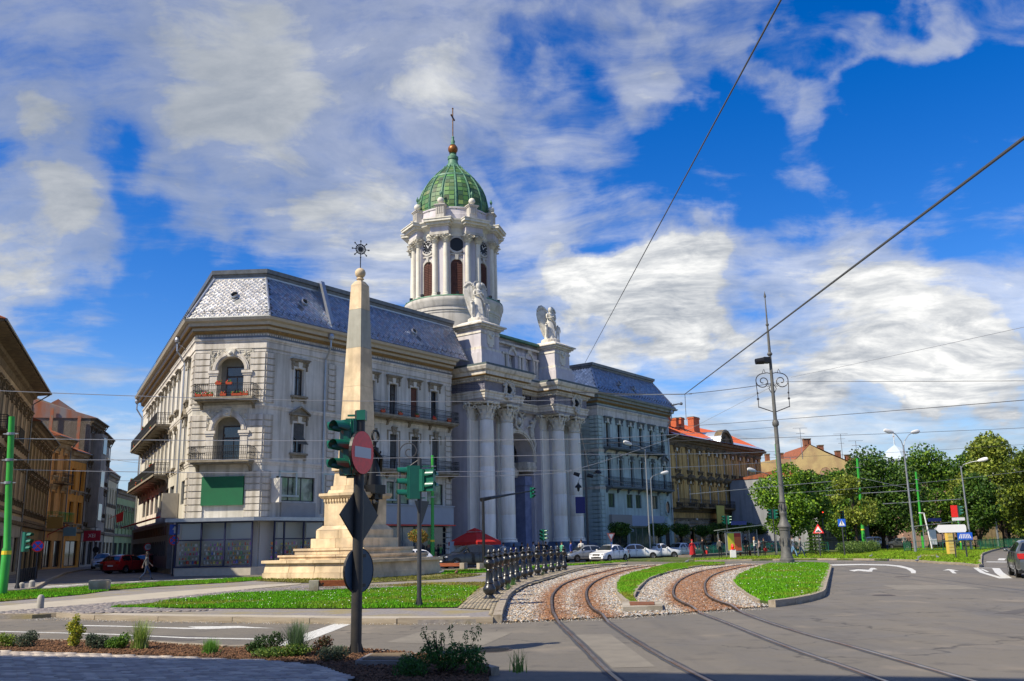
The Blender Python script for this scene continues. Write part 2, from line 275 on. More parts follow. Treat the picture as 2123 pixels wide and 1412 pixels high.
# ---------------------------------------------------------------- materials
MATS={}
def mat(name, col, rough=.7, metal=0., c2=None, scale=3., detail=6, bump=0., bscale=40., stretch=None, spec=.4, emit=None, amt=1., coat=0., streak=0., alpha=1., coords='Object', c3=None, s3=.35):
    if name in MATS: return MATS[name]
    m=bpy.data.materials.new(name); m.use_nodes=True; t=m.node_tree; b=t.nodes['Principled BSDF']; L=t.links.new; n=t.nodes.new
    b.inputs['Base Color'].default_value=(*col,1); b.inputs['Roughness'].default_value=rough; b.inputs['Metallic'].default_value=metal
    b.inputs['Specular IOR Level'].default_value=spec; b.inputs['Coat Weight'].default_value=coat
    if emit: b.inputs['Emission Color'].default_value=(*emit[0],1); b.inputs['Emission Strength'].default_value=emit[1]
    c=n('ShaderNodeTexCoord'); v=c.outputs[coords]
    if stretch:
        mp=n('ShaderNodeMapping'); L(v,mp.inputs[0]); mp.inputs['Scale'].default_value=stretch; v=mp.outputs[0]
    if c2:
        nz=n('ShaderNodeTexNoise'); L(v,nz.inputs[0]); nz.inputs['Scale'].default_value=scale; nz.inputs['Detail'].default_value=detail; nz.inputs['Roughness'].default_value=.6
        mr=n('ShaderNodeMapRange'); L(nz.outputs[0],mr.inputs[0]); mr.inputs[1].default_value=.35; mr.inputs[2].default_value=.68
        mx=n('ShaderNodeMix'); mx.data_type='RGBA'; L(mr.outputs[0],mx.inputs[0]); mx.inputs[6].default_value=(*col,1); mx.inputs[7].default_value=(*c2,1)
        out=mx.outputs[2]
        if c3:
            nz3=n('ShaderNodeTexNoise'); L(c.outputs[coords],nz3.inputs[0]); nz3.inputs['Scale'].default_value=s3; nz3.inputs['Detail'].default_value=5
            mr3=n('ShaderNodeMapRange'); L(nz3.outputs[0],mr3.inputs[0]); mr3.inputs[1].default_value=.46; mr3.inputs[2].default_value=.66
            mx3=n('ShaderNodeMix'); mx3.data_type='RGBA'; L(mr3.outputs[0],mx3.inputs[0]); L(out,mx3.inputs[6]); mx3.inputs[7].default_value=(*c3,1); out=mx3.outputs[2]
        if streak:
            ms=n('ShaderNodeMapping'); L(c.outputs[coords],ms.inputs[0]); ms.inputs['Scale'].default_value=(2.2,2.2,.16)
            ns=n('ShaderNodeTexNoise'); L(ms.outputs[0],ns.inputs[0]); ns.inputs['Scale'].default_value=1.; ns.inputs['Detail'].default_value=7
            rs=n('ShaderNodeMapRange'); L(ns.outputs[0],rs.inputs[0]); rs.inputs[1].default_value=.47; rs.inputs[2].default_value=.70; rs.inputs[4].default_value=streak
            m4=n('ShaderNodeMix'); m4.data_type='RGBA'; L(rs.outputs[0],m4.inputs[0]); L(out,m4.inputs[6]); m4.inputs[7].default_value=(col[0]*.42,col[1]*.40,col[2]*.36,1); out=m4.outputs[2]
        L(out,b.inputs['Base Color'])
    if bump:
        nb=n('ShaderNodeTexNoise'); L(c.outputs[coords],nb.inputs[0]); nb.inputs['Scale'].default_value=bscale; nb.inputs['Detail'].default_value=5
        bp=n('ShaderNodeBump'); L(nb.outputs[0],bp.inputs['Height']); bp.inputs['Strength'].default_value=bump; bp.inputs['Distance'].default_value=.02; L(bp.outputs[0],b.inputs['Normal'])
    MATS[name]=m; return m
def attr_mat(name, rough=.8, spec=.3, trans=0., metal=0., mul=1.):
    """colour from the mesh's own per-piece colour attribute"""
    m=bpy.data.materials.new(name); m.use_nodes=True; t=m.node_tree; b=t.nodes['Principled BSDF']
    a=t.nodes.new('ShaderNodeAttribute'); a.attribute_name='piece'; t.links.new(a.outputs['Color'],b.inputs['Base Color'])
    b.inputs['Roughness'].default_value=rough; b.inputs['Specular IOR Level'].default_value=spec; b.inputs['Metallic'].default_value=metal
    if trans:
        tr=t.nodes.new('ShaderNodeBsdfTranslucent'); t.links.new(a.outputs['Color'],tr.inputs['Color'])
        mx=t.nodes.new('ShaderNodeMixShader'); mx.inputs[0].default_value=trans
        o=t.nodes['Material Output']; t.links.new(b.outputs[0],mx.inputs[1]); t.links.new(tr.outputs[0],mx.inputs[2]); t.links.new(mx.outputs[0],o.inputs[0])
    MATS[name]=m; return m
def pieces_mesh(name, V, F, colors, material, nper):
    """V (n*k,3) F (n*f,k) numpy; colors per piece (n,3); nper faces per piece"""
    me=bpy.data.meshes.new(name); nv=len(V); nf,k=F.shape
    me.vertices.add(nv); me.vertices.foreach_set('co', np.ascontiguousarray(V,dtype=np.float32).ravel())
    me.loops.add(nf*k); me.loops.foreach_set('vertex_index', F.astype(np.int32).ravel())
    me.polygons.add(nf); me.polygons.foreach_set('loop_start', np.arange(0,nf*k,k,dtype=np.int32)); me.polygons.foreach_set('loop_total', np.full(nf,k,dtype=np.int32))
    a=me.attributes.new('piece','FLOAT_COLOR','FACE'); c=np.ones((nf,4),np.float32); c[:,:3]=np.repeat(colors,nper,axis=0); a.data.foreach_set('color', c.ravel())
    me.materials.append(material); me.update(calc_edges=True); return me
G_=lambda v:(v,v,v)
PLA=mat('plaster_white',(.68,.65,.58),.9,c2=(.57,.55,.49),scale=1.2,bump=.25,bscale=14,streak=.8,c3=(.47,.44,.37),s3=.22)
PLW=mat('plaster_trim',(.70,.65,.57),.85,c2=(.56,.52,.45),scale=2.5,bump=.15,streak=.7)
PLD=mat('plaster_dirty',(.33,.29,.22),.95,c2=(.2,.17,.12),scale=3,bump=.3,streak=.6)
LAV=mat('plaster_lavender',(.56,.53,.55),.9,c2=(.48,.45,.48),scale=1.,bump=.2,bscale=12,streak=.35)
CRM=mat('plaster_cream',(.70,.67,.58),.85,c2=(.6,.56,.47),scale=2.,bump=.2,streak=.35)
PLB=mat('plaster_pale_blue',(.50,.61,.58),.9,c2=(.43,.53,.50),scale=1.,bump=.25,bscale=14,streak=.45,c3=(.32,.38,.36),s3=.25)
BLU=mat('plinth_blue',(.12,.17,.25),.8,c2=(.08,.12,.2),scale=2,bump=.2,streak=.3)
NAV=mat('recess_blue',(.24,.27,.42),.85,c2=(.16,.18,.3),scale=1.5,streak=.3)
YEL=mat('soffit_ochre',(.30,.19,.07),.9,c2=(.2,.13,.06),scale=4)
STO=mat('stone_cream',(.74,.58,.37),.85,c2=(.58,.45,.28),scale=2.2,bump=.3,bscale=25,streak=.5,c3=(.42,.33,.22),s3=.7)
STG=mat('stone_grey_cream',(.50,.45,.36),.85,c2=(.42,.38,.3),scale=3,bump=.3)
GLS=mat('glass_dark',(.012,.018,.024),.05,spec=.9,c2=(.03,.045,.06),scale=1.3,detail=2)
GLH=mat('glass_half_curtain',(.015,.02,.025),.06,spec=.9,c2=(.22,.21,.18),scale=3,stretch=(9,9,.7),detail=3)
GLC=mat('glass_curtained',(.10,.12,.13),.1,spec=.8,c2=(.30,.31,.29),scale=5,stretch=(6,6,.6),detail=2)
WDK=mat('wood_dark',(.035,.025,.02),.6,c2=(.06,.04,.03),scale=6)
WBR=mat('wood_brown',(.12,.05,.03),.6,c2=(.07,.03,.02),scale=5,stretch=(1,1,8))
WBE=mat('wood_beam',(.32,.09,.03),.5,c2=(.16,.04,.015),scale=6,stretch=(1,8,8))
WHT=mat('paint_white',(.72,.72,.70),.5,c2=(.6,.6,.58),scale=3)
IRN=mat('iron_black',(.018,.019,.02),.42,metal=.3,c2=(.03,.03,.03),scale=8,spec=.5)
CIR=mat('cast_iron',(.012,.013,.014),.3,spec=.6,c2=(.025,.026,.028),scale=9,bump=.1)
ZNC=mat('zinc',(.42,.44,.46),.38,metal=.75,c2=(.33,.35,.38),scale=3,bump=.1)
ZND=mat('zinc_dark',(.12,.13,.14),.45,metal=.5,c2=(.18,.19,.2),scale=2,streak=.3)
GAL=mat('galvanised',(.33,.35,.36),.45,metal=.6,c2=(.26,.27,.28),scale=5)
GPN=mat('green_paint',(.03,.34,.03),.4,c2=(.03,.26,.03),scale=2,spec=.5)
SGN=mat('signal_green',(.006,.115,.075),.35,spec=.5,c2=(.004,.09,.06),scale=3)
BLK=mat('black_plastic',(.01,.01,.011),.45)
DKG=mat('dark_grey_paint',(.03,.033,.038),.45,c2=(.045,.048,.055),scale=3)
RED=mat('sign_red',(.88,.025,.015),.35,spec=.5,c2=(.66,.02,.012),scale=12)
BSG=mat('sign_blue',(.01,.09,.52),.35,spec=.5)
SWH=mat('sign_white',(.72,.72,.72),.4)
YLW=mat('yellow',(.75,.55,.03),.5)
ORG=mat('brick_red',(.55,.13,.05),.85,c2=(.35,.08,.035),scale=5,bump=.3)
CON=mat('concrete',(.40,.36,.29),.9,c2=(.30,.27,.21),scale=3,bump=.35,bscale=30,c3=(.22,.18,.13),s3=1.2)
KRB=mat('kerb_stone',(.34,.29,.22),.9,c2=(.26,.22,.17),scale=4,bump=.35,bscale=30,c3=(.2,.16,.11),s3=1.5)
SOI=mat('soil',(.10,.055,.03),1.,c2=(.06,.035,.02),scale=14,bump=1.,bscale=30,c3=(.16,.10,.05),s3=3)
DRY=mat('dry_ground',(.26,.21,.12),1.,c2=(.2,.15,.08),scale=3,bump=.6,bscale=40,c3=(.13,.17,.05),s3=1.1)
COP=mat('copper_green',(.09,.28,.12),.6,c2=(.05,.17,.08),scale=2.5,c3=(.14,.34,.14),s3=1.5,bump=.2)
CPD=mat('copper_rib',(.10,.24,.15),.55,c2=(.05,.13,.08),scale=3)
GLD=mat('gilt_copper',(.30,.12,.03),.4,metal=.5,c2=(.2,.07,.02),scale=6)
MRB=mat('statue_stone',(.62,.60,.55),.85,c2=(.45,.43,.38),scale=5,bump=.3)
BRZ=mat('bronze_dark',(.012,.012,.012),.4,metal=.4)
AWN=mat('awning_red',(.55,.02,.015),.8,c2=(.42,.015,.01),scale=2)
SOOT=mat('sooty_plaster',(.66,.42,.15),.95,c2=(.32,.21,.09),scale=1.2,bump=.4,bscale=8,streak=.8,c3=(.66,.43,.16),s3=.3)
SOOD=mat('sooty_trim',(.10,.075,.045),.95,c2=(.20,.145,.08),scale=2,bump=.3)
TUBM=mat('paint_silver',(.3,.31,.32),.35,metal=.4)
# ================================================================ ground
def road_material():
    m=bpy.data.materials.new('asphalt'); m.use_nodes=True; t=m.node_tree; b=t.nodes['Principled BSDF']; L=t.links.new; n=t.nodes.new
    c=n('ShaderNodeTexCoord')
    def nz(sc,de,st=None):
        v=c.outputs['Object']
        if st: mp=n('ShaderNodeMapping'); L(v,mp.inputs[0]); mp.inputs['Scale'].default_value=st; mp.inputs['Rotation'].default_value=(0,0,.5); v=mp.outputs[0]
        x=n('ShaderNodeTexNoise'); L(v,x.inputs[0]); x.inputs['Scale'].default_value=sc; x.inputs['Detail'].default_value=de; x.inputs['Roughness'].default_value=.6; return x.outputs[0]
    def mr(x,a,bb,lo,hi):
        r=n('ShaderNodeMapRange'); L(x,r.inputs[0]); r.inputs[1].default_value=a; r.inputs[2].default_value=bb; r.inputs[3].default_value=lo; r.inputs[4].default_value=hi; return r.outputs[0]
    def mx(f,A,B):
        q=n('ShaderNodeMix'); q.data_type='RGBA'; L(f,q.inputs[0])
        for i,v in ((6,A),(7,B)):
            if isinstance(v,tuple): q.inputs[i].default_value=(*v,1)
            else: L(v,q.inputs[i])
        return q.outputs[2]
    a=mx(mr(nz(.35,6,(1,.35,1)),.35,.7,0,1),(.125,.115,.098),(.178,.156,.122))
    a=mx(mr(nz(90,2),.55,.75,0,.55),a,(.24,.23,.21))
    a=mx(mr(nz(1.6,8),.56,.68,0,.6),a,(.085,.080,.076)); a=mx(mr(nz(.5,9),.57,.66,0,.6),a,(.235,.20,.155)); a=mx(mr(nz(.9,4,(1,.12,1)),.55,.7,0,.45),a,(.09,.085,.08)); a=mx(mr(nz(7,3),.68,.74,0,.6),a,(.05,.048,.046))
    vo=n('ShaderNodeTexVoronoi'); vo.feature='DISTANCE_TO_EDGE'; vo.inputs['Scale'].default_value=.16
    w=n('ShaderNodeTexNoise'); w.inputs['Scale'].default_value=.8; w.inputs['Detail'].default_value=8; L(c.outputs['Object'],w.inputs[0])
    va=n('ShaderNodeVectorMath'); va.operation='MULTIPLY_ADD'; L(w.outputs['Color'],va.inputs[0]); va.inputs[1].default_value=(2.2,2.2,0); L(c.outputs['Object'],va.inputs[2]); L(va.outputs[0],vo.inputs['Vector'])
    a=mx(mr(vo.outputs['Distance'],0,.004,.75,0),a,(.035,.034,.032))
    L(a,b.inputs['Base Color']); L(mr(nz(.8,7),.35,.7,.6,.92),b.inputs['Roughness']); b.inputs['Specular IOR Level'].default_value=.35
    bp=n('ShaderNodeBump'); L(nz(120,3),bp.inputs['Height']); bp.inputs['Strength'].default_value=.5; bp.inputs['Distance'].default_value=.01; L(bp.outputs[0],b.inputs['Normal'])
    return m
ASP=road_material()
GRD=mat('far_ground',(.12,.11,.08),1.,c2=(.07,.10,.03),scale=.1)
PVG=mat('pavement_grey',(.20,.19,.18),.9,c2=(.15,.145,.14),scale=2,bump=.4,bscale=25,c3=(.12,.11,.1),s3=.5)
COB=mat('cobble_stone',(.26,.24,.23),.85,c2=(.17,.155,.15),scale=9,bump=.6,bscale=30,c3=(.25,.21,.11),s3=.8)
MRK=mat('road_paint',(.68,.68,.64),.7,c2=(.38,.38,.36),scale=14,bump=.3,bscale=60)
SLB=mat('path_slab',(.42,.38,.30),.9,c2=(.34,.30,.24),scale=1.4,bump=.3)
GRB=mat('turf',(.035,.07,.012),1.,c2=(.07,.10,.02),scale=5,bump=1.,bscale=60,c3=(.13,.13,.04),s3=1.)
def flat(name, poly, z, m, thick=None, kind='structure'):
    b=MB(); 
    if thick: b.prism(poly, z-thick, z)
    else:
        if sum(poly[i][0]*poly[(i+1)%len(poly)][1]-poly[(i+1)%len(poly)][0]*poly[i][1] for i in range(len(poly)))<0: poly=poly[::-1]
        b.add([(x,y,z) for x,y in poly],[tuple(range(len(poly)))])
    return b.build(name, m, kind=kind)
flat('ground', [(-3000,-600),(3000,-600),(3000,4500),(-3000,4500)], -.06, GRD)
flat('road', [(-120,-12),(160,-12),(330,420),(-140,420)], 0, ASP)
def spline(P, per=4):
    P=[Vector((*p,0)) for p in P]; out=[]
    for i in range(len(P)-1):
        a=P[max(i-1,0)]; b=P[i]; c=P[i+1]; d=P[min(i+2,len(P)-1)]
        for k in range(per):
            t=k/per; out.append(.5*((2*b)+(c-a)*t+(2*a-5*b+4*c-d)*t*t+(3*b-a-3*c+d)*t**3))
    out.append(P[-1]); return [(p.x,p.y) for p in out]
def resample(P, step):
    out=[P[0]]; acc=0
    for i in range(len(P)-1):
        a=Vector(P[i]); b=Vector(P[i+1]); L=(b-a).length; d=step-acc
        while d<=L: out.append(tuple(a+(b-a)*(d/L))); d+=step
        acc=(acc+L)%step if L<step-acc or True else 0
        acc=L-(d-step)
    if (Vector(out[-1])-Vector(P[-1])).length>step*.3: out.append(P[-1])
    return out
_kerb_box=MB().box(-.5,.5,-.5,.5,0,1).mesh('kerb_stone',KRB)
def bevel_box(name, m, bv=.06):
    bm=bmesh.new(); bmesh.ops.create_cube(bm,size=1.); 
    for v in bm.verts: v.co.z+=.5
    me=bpy.data.meshes.new(name); bm.to_mesh(me); bm.free(); me.materials.append(m); return me
def kerb(name, path, h=.13, w=.16, step=1.0, z0=-.05, smooth=True, gap=.012):
    if smooth: path=spline(path,4)
    P=resample(path, step); e=sempty(name)
    for i in range(len(P)-1):
        a=Vector(P[i]); b=Vector(P[i+1]); L=(b-a).length
        if L<.15: continue
        c=(a+b)/2; ang=math.atan2(b.y-a.y,b.x-a.x)
        o=obj('kerb_stone', _kerb_box, e, T(c.x,c.y,z0)@RZ(ang+random.uniform(-.006,.006))@Matrix.Diagonal((L-gap*2+.02, w, h-z0+random.uniform(-.006,.006), 1)))
    return e
H=.12
island=GD['kerbA']+GD['kerbB'][1:]+GD['island_far']
flat('square_paving', island, H-.02, COB, thick=.1)
kerb('square_kerb', GD['kerbA'], H+.01, .2, 2.2, smooth=False)
kerb('track_kerb', GD['kerbB'], H+.06, .2, 1.1)
kerb('square_back_kerb', GD['island_far'][::-1], H+.0, .2, 1.5, smooth=False)
# light slab border along the kerb
def offset(path, d):
    P=[Vector(p) for p in path]; o=[]
    for i in range(len(P)):
        t=(P[min(i+1,len(P)-1)]-P[max(i-1,0)]).normalized(); o.append(tuple(P[i]+Vector((-t.y,t.x))*d))
    return o
ka=GD['kerbA'][3:11]
flat('kerb_border', offset(ka,.12)+offset(ka,.62)[::-1], H+.002-.0, SLB)
flat('path', GD['path'], H-.004, SLB)
# ---- grass
GATTR=attr_mat('grass_blades',.9,.15,trans=.35)
def inside(poly, X, Y):
    c=np.zeros(len(X),bool); n=len(poly); j=n-1
    for i in range(n):
        xi,yi=poly[i]; xj,yj=poly[j]
        if yi!=yj: c^=((yi>Y)!=(yj>Y))&(X<(xj-xi)*(Y-yi)/(yj-yi)+xi)
        j=i
    return c
RG=np.random.default_rng(5)
def scatter(poly, n):
    xs=[p[0] for p in poly]; ys=[p[1] for p in poly]
    X=RG.uniform(min(xs),max(xs),n); Y=RG.uniform(min(ys),max(ys),n); k=inside(poly,X,Y); return X[k],Y[k]
def area(poly): return abs(sum(poly[i][0]*poly[(i+1)%len(poly)][1]-poly[(i+1)%len(poly)][0]*poly[i][1] for i in range(len(poly))))/2
def bbox(poly): return (max(p[0] for p in poly)-min(p[0] for p in poly))*(max(p[1] for p in poly)-min(p[1] for p in poly))
def vnoise(X,Y,s,seed=0):
    r=np.random.default_rng(seed); g=r.random((64,64)); x=X*s; y=Y*s; xi=np.floor(x).astype(int); yi=np.floor(y).astype(int); fx=x-xi; fy=y-yi
    fx=fx*fx*(3-2*fx); fy=fy*fy*(3-2*fy); q=lambda a,b:g[a%64,b%64]
    return (q(xi,yi)*(1-fx)+q(xi+1,yi)*fx)*(1-fy)+(q(xi,yi+1)*(1-fx)+q(xi+1,yi+1)*fx)*fy
def grass(poly, dens, z, h=.075, w=.02, base=(.12,.36,.015), name='grass', dry=.28, cap=90000):
    n=int(min(dens*bbox(poly),cap*bbox(poly)/max(area(poly),.1))); X,Y=scatter(poly,n); n=len(X)
    vn=vnoise(X,Y,.9,1)*.6+vnoise(X,Y,3.1,2)*.4
    a=RG.uniform(0,2*np.pi,n); hh=h*RG.uniform(.4,1.4,n)*(.35+1.1*vn)*np.where(vnoise(X,Y,.45,7)>.78,.35,1); lean=RG.uniform(-.6,.6,(n,2))*hh[:,None]
    dx=np.cos(a)*w*RG.uniform(.7,1.3,n); dy=np.sin(a)*w
    V=np.empty((n,3,3)); V[:,0]=np.c_[X-dx,Y-dy,np.full(n,z)]; V[:,1]=np.c_[X+dx,Y+dy,np.full(n,z)]; V[:,2]=np.c_[X+lean[:,0],Y+lean[:,1],z+hh]
    F=np.arange(n*3).reshape(n,3); c=np.array(base)[None]*RG.uniform(.35,1.6,(n,1)); yv=np.array((.34,.32,.05))[None]
    t=np.clip((vnoise(X,Y,.6,9)-.45)*3,0,1)[:,None]*dry*1.2+ (RG.random((n,1))<.07)*.5+(vnoise(X,Y,.45,7)>.74)[:,None]*.45; t=np.clip(t,0,.95); c=c*(1-t)+yv*t*RG.uniform(.7,1.1,(n,1))
    o=obj(name, pieces_mesh(name,V.reshape(-1,3),F,np.clip(c,0,1),GATTR,1), kind='stuff'); return o
flat('lawn_soil', GD['grass_near'], H+.004, GRB); grass(GD['grass_near'], 900, H, cap=120000)
flat('lawn_soil', GD['grass_far'], H+.004, GRB); grass(GD['grass_far'], 420, H, w=.03)
flat('lawn_soil', GD['grass_mid'], H+.004, GRB); grass(GD['grass_mid'], 260, H, w=.035,h=.1)
flat('flower_bed_soil', GD['soil'], H+.004, DRY); grass(GD['soil'], 120, H, w=.03, h=.06, base=(.16,.17,.04))
# weeds growing in the cobbles
wp=[(-11.4,28.6),(-10.6,32.3),(-9.8,35.6),(-6.8,36.2),(-4.2,37.2),(-2.0,39.5),(-1.2,37.2),(-3.4,38.2),(-5.8,36.6),(-7.8,35.4),(-10.0,34.9)]
wp2=[(-1.5,25),(-1.2,36.5),(-1.0,41),(-3.5,41.5),(-6.5,39.5),(-8.5,37.8),(-9.5,36),(-6,36.5),(-3.4,37.8),(-1.6,36)]
grass(wp2, 230, H-.02, h=.05, w=.02, base=(.22,.20,.05), dry=.9)
# tram lawns
flat('lawn_island', GD['mid_isl'], H, GRB, thick=.12); grass(GD['mid_isl'], 700, H, base=(.16,.38,.02))
flat('lawn_island', GD['r_isl'], H, GRB, thick=.12); grass(GD['r_isl'], 520, H, cap=120000, base=(.14,.38,.015),dry=.3)
kerb('lawn_kerb', GD['midkerbL'], H+.03, .12, .8); kerb('lawn_kerb', GD['midkerbR'], H+.03, .14, .9)
kerb('lawn_kerb', GD['rkerbL'], H+.0, .12, .9); kerb('lawn_kerb', GD['rkerbF'], H+.05, .2, 1.1, smooth=False)
b=MB(); b.box(3.1,4.05,30.35,30.5,H,H+.03); struct('lawn_divider', b, CON)
# drain box beside the track
bx=GD['box']; t=thing('drain_box','low concrete drain box with rusty grating between the two tram tracks','drain',T(3.17,23.85,0))
b=MB(t.matrix_world.inverted()); b.prism(bx,0,.16); b.build('concrete_frame',CON,t)
b=MB(t.matrix_world.inverted()); cx=sum(p[0] for p in bx)/4; cy=sum(p[1] for p in bx)/4; b.prism([(cx+(x-cx)*.62,cy+(y-cy)*.62) for x,y in bx],.16,.175); b.build('grating',mat('rust',(.22,.08,.03),.9,c2=(.1,.04,.02),scale=10),t)
# ---- ballast
flat('ballast_bed', GD['gravel'], .012, mat('ballast_soil',(.20,.16,.11),1.,c2=(.12,.09,.06),scale=8,bump=.8,bscale=30))
SATTR=attr_mat('stones',.9,.3)
def rail_dist(X,Y,P):
    d=np.full(len(X),9.)
    for i in range(len(P)-1):
        a=np.array(P[i]); b=np.array(P[i+1]); ab=b-a; t=np.clip(((X-a[0])*ab[0]+(Y-a[1])*ab[1])/(ab@ab),0,1)
        d=np.minimum(d,np.hypot(X-a[0]-t*ab[0],Y-a[1]-t*ab[1]))
    return d
RAILS={k:spline(GD[k],5) for k in ('railA','railB','railC','railD')}
def stones(poly, dens, z, size, rust=True, name='gravel', pal=None, cap=60000):
    n=int(dens*bbox(poly)); X,Y=scatter(poly,n)
    keep=~(inside(GD['mid_isl'],X,Y)|inside(GD['r_isl'],X,Y)) if rust else np.ones(len(X),bool)
    keep&=RG.random(len(X))<np.clip((34/np.maximum(Y,20))**1.1,.25,1) if rust else True
    X,Y=X[keep],Y[keep]
    far=np.clip(Y/26,1,2.0) if rust else 1.
    n=len(X); sx=size*RG.uniform(.6,1.35,n)*far; O=np.array([(1,0,0),(.2,.9,.1),(-.9,.3,0),(-.5,-.8,.1),(.5,-.7,0),(.1,.1,.62),(-.1,0,-.4)])
    F0=np.array([(0,1,5),(1,2,5),(2,3,5),(3,4,5),(4,0,5),(1,0,6),(2,1,6),(3,2,6),(4,3,6),(0,4,6)])[:5]
    a=RG.uniform(0,2*np.pi,n); ca,sa=np.cos(a),np.sin(a); V=np.tile(O[:6][None],(n,1,1))*(1+RG.uniform(-.25,.25,(n,6,3)))
    V[:,:5,2]-=.15
    tl=RG.uniform(-.45,.45,(n,2)); V[:,:,2]+=V[:,:,0]*tl[:,:1]+V[:,:,1]*tl[:,1:]
    x=V[:,:,0]*ca[:,None]-V[:,:,1]*sa[:,None]; y=V[:,:,0]*sa[:,None]+V[:,:,1]*ca[:,None]
    P=np.stack([x*sx[:,None]+X[:,None],y*sx[:,None]+Y[:,None],V[:,:,2]*sx[:,None]+z+RG.uniform(0,.03,n)[:,None]],2)
    F=(F0[None]+np.arange(n)[:,None,None]*6).reshape(-1,3)
    g=RG.uniform(.12,.58,(n,1)); c=np.array([(1,.97,.9)])*g; wv=RG.random((n,1)); c=np.where(wv<.3,c*np.array([(.95,.72,.48)]),np.where(wv>.85,c*np.array([(.62,.68,.75)]),c))
    if rust:
        dl=np.minimum.reduce([rail_dist(X,Y,RAILS[k]) for k in ('railA','railB')]); dr=np.minimum.reduce([rail_dist(X,Y,RAILS[k]) for k in ('railC','railD')])
        ins=(rail_dist(X,Y,[( (p[0]+q[0])/2,(p[1]+q[1])/2) for p,q in zip(GD['railC'],GD['railD'])])<.62)
        t=np.clip(np.maximum((1-dl/.62)*.95,np.maximum(1-dr/.42,ins*.7))*1.2+RG.normal(0,.25,n),0,.85)[:,None]
        ru=np.array([(.20,.08,.028)])*RG.uniform(.5,1.5,(n,1)); c=c*(1-t)+ru*t
    return obj(name, pieces_mesh(name,P.reshape(-1,3),F,np.clip(c,0,1),SATTR,5), kind='stuff')
stones(GD['gravel'], 520, .02, .032)
# ---- rails
RST=mat('rail_side',(.07,.045,.03),.7,metal=.5,c2=(.03,.02,.018),scale=6)
RTP=mat('rail_head',(.42,.36,.30),.28,metal=.8,c2=(.30,.13,.05),scale=1.2,stretch=(1,1,1))
labs={'railA':'leftmost curved rail of the left tram track','railB':'right rail of the left tram track beside the narrow lawn','railC':'left rail of the rusty right tram track','railD':'rightmost rail curving round the large right lawn'}
def sink(b,k):
    e=21.6 if k in ('railA','railB') else 23.6      # the rails sink to road level where they enter the carriageway
    b.v=[(x,y,z-.100*min(1,max(0,(e-y)/1.2))) for x,y,z in b.v]
for k,P in RAILS.items():
    t=thing('tram_rail',labs[k],'rail',group='curved rails of the two tram tracks')
    b=MB(); b.sweep([(.04,.0),(.04,.095),(.034,.106),(-.034,.106),(-.04,.095),(-.04,0)],P); sink(b,k); b.build('rail_web',RST,t)
    b=MB(); b.sweep([(.031,.1065),(.026,.113),(-.026,.113),(-.031,.1065)],P); sink(b,k); b.build('rail_head',RTP,t)
    # dark repair strips of newer asphalt and the groove where the rail crosses the road
    if k in ('railA','railB'): Q=[p for p in P if p[1]<21.3]
    else: Q=[p for p in P if p[1]<23.2]
    b=MB(); j=[ .075+.02*random.random() for _ in Q]
    L=[tuple(Vector(q)) for q in offset(Q,.0)]
    A=[Vector(q) for q in offset(Q,1)]; C=[Vector(q) for q in Q]
    vs=[]
    for i,(a,c) in enumerate(zip(A,C)):
        n=(a-c); vs+= [(c.x+n.x*j[i],c.y+n.y*j[i],.004),(c.x-n.x*j[i]*1.05,c.y-n.y*j[i]*1.05,.004)]
    b.add(vs,[(2*i,2*i+1,2*i+3,2*i+2) for i in range(len(Q)-1)]); b.build('asphalt_strip',mat('asphalt_repair',(.062,.066,.075),.75,c2=(.045,.047,.05),scale=6,bump=.4,bscale=80),t)
# in the road the rails lie flush: the carriageway between them is raised to the rail head
# ---- brick paving beside the ballast, every block a stuff piece
BRK=attr_mat('paving_blocks',.9,.3)
def blocks(name, cells, z, hgt, pal, kind=None, parent=None, single=0):
    """cells: (cx,cy,lx,ly,ang)"""
    V=[];F=[];C=[]
    for i,(cx,cy,lx,ly,an) in enumerate(cells):
        ca,sa=math.cos(an),math.sin(an); c=random.choice(pal); k=random.uniform(.8,1.2); zz_=z+random.uniform(-.004,.004)
        o=len(V)
        for hx,hy,q in ((-1,-1,0),(1,-1,0),(1,1,0),(-1,1,0),(-.93,-.9,1),(.93,-.9,1),(.93,.9,1),(-.93,.9,1)):
            x=hx*lx/2; y=hy*ly/2; V.append((cx+x*ca-y*sa,cy+x*sa+y*ca,zz_+(hgt if q else hgt*.55)))
        F+=[(o+4,o+5,o+6,o+7),(o,o+1,o+5,o+4),(o+1,o+2,o+6,o+5),(o+2,o+3,o+7,o+6),(o+3,o,o+4,o+7)]; C.append(tuple(v*k for v in c))
    return obj(name, pieces_mesh(name,np.array(V),np.array(F),np.array(C),BRK,5), parent, kind=kind)
bp_=GD['bricks']; cells=[]
for i in range(-30,120):
    for j in range(-20,420):
        x=-2.2+i*.105; y=20.8+j*.205+(i%2)*.1
        # rows follow the track kerb
        off=max(0,(y-24))**2*.0042
        px=x+off; 
        if y<66 and px<9: cells.append((px,y,.2,.1,math.pi/2-min(.5,off*.11)))
ca_=np.array([c[:2] for c in cells]); ok=inside(bp_,ca_[:,0],ca_[:,1])
flat('paving_joint', bp_, H+.001, mat('joint_sand',(.16,.13,.08),1.))
blocks('paving_blocks',[c for c,k in zip(cells,ok) if k], H-.04, .055, [(.30,.25,.17),(.26,.22,.16),(.33,.28,.2),(.22,.2,.15)], kind='stuff')
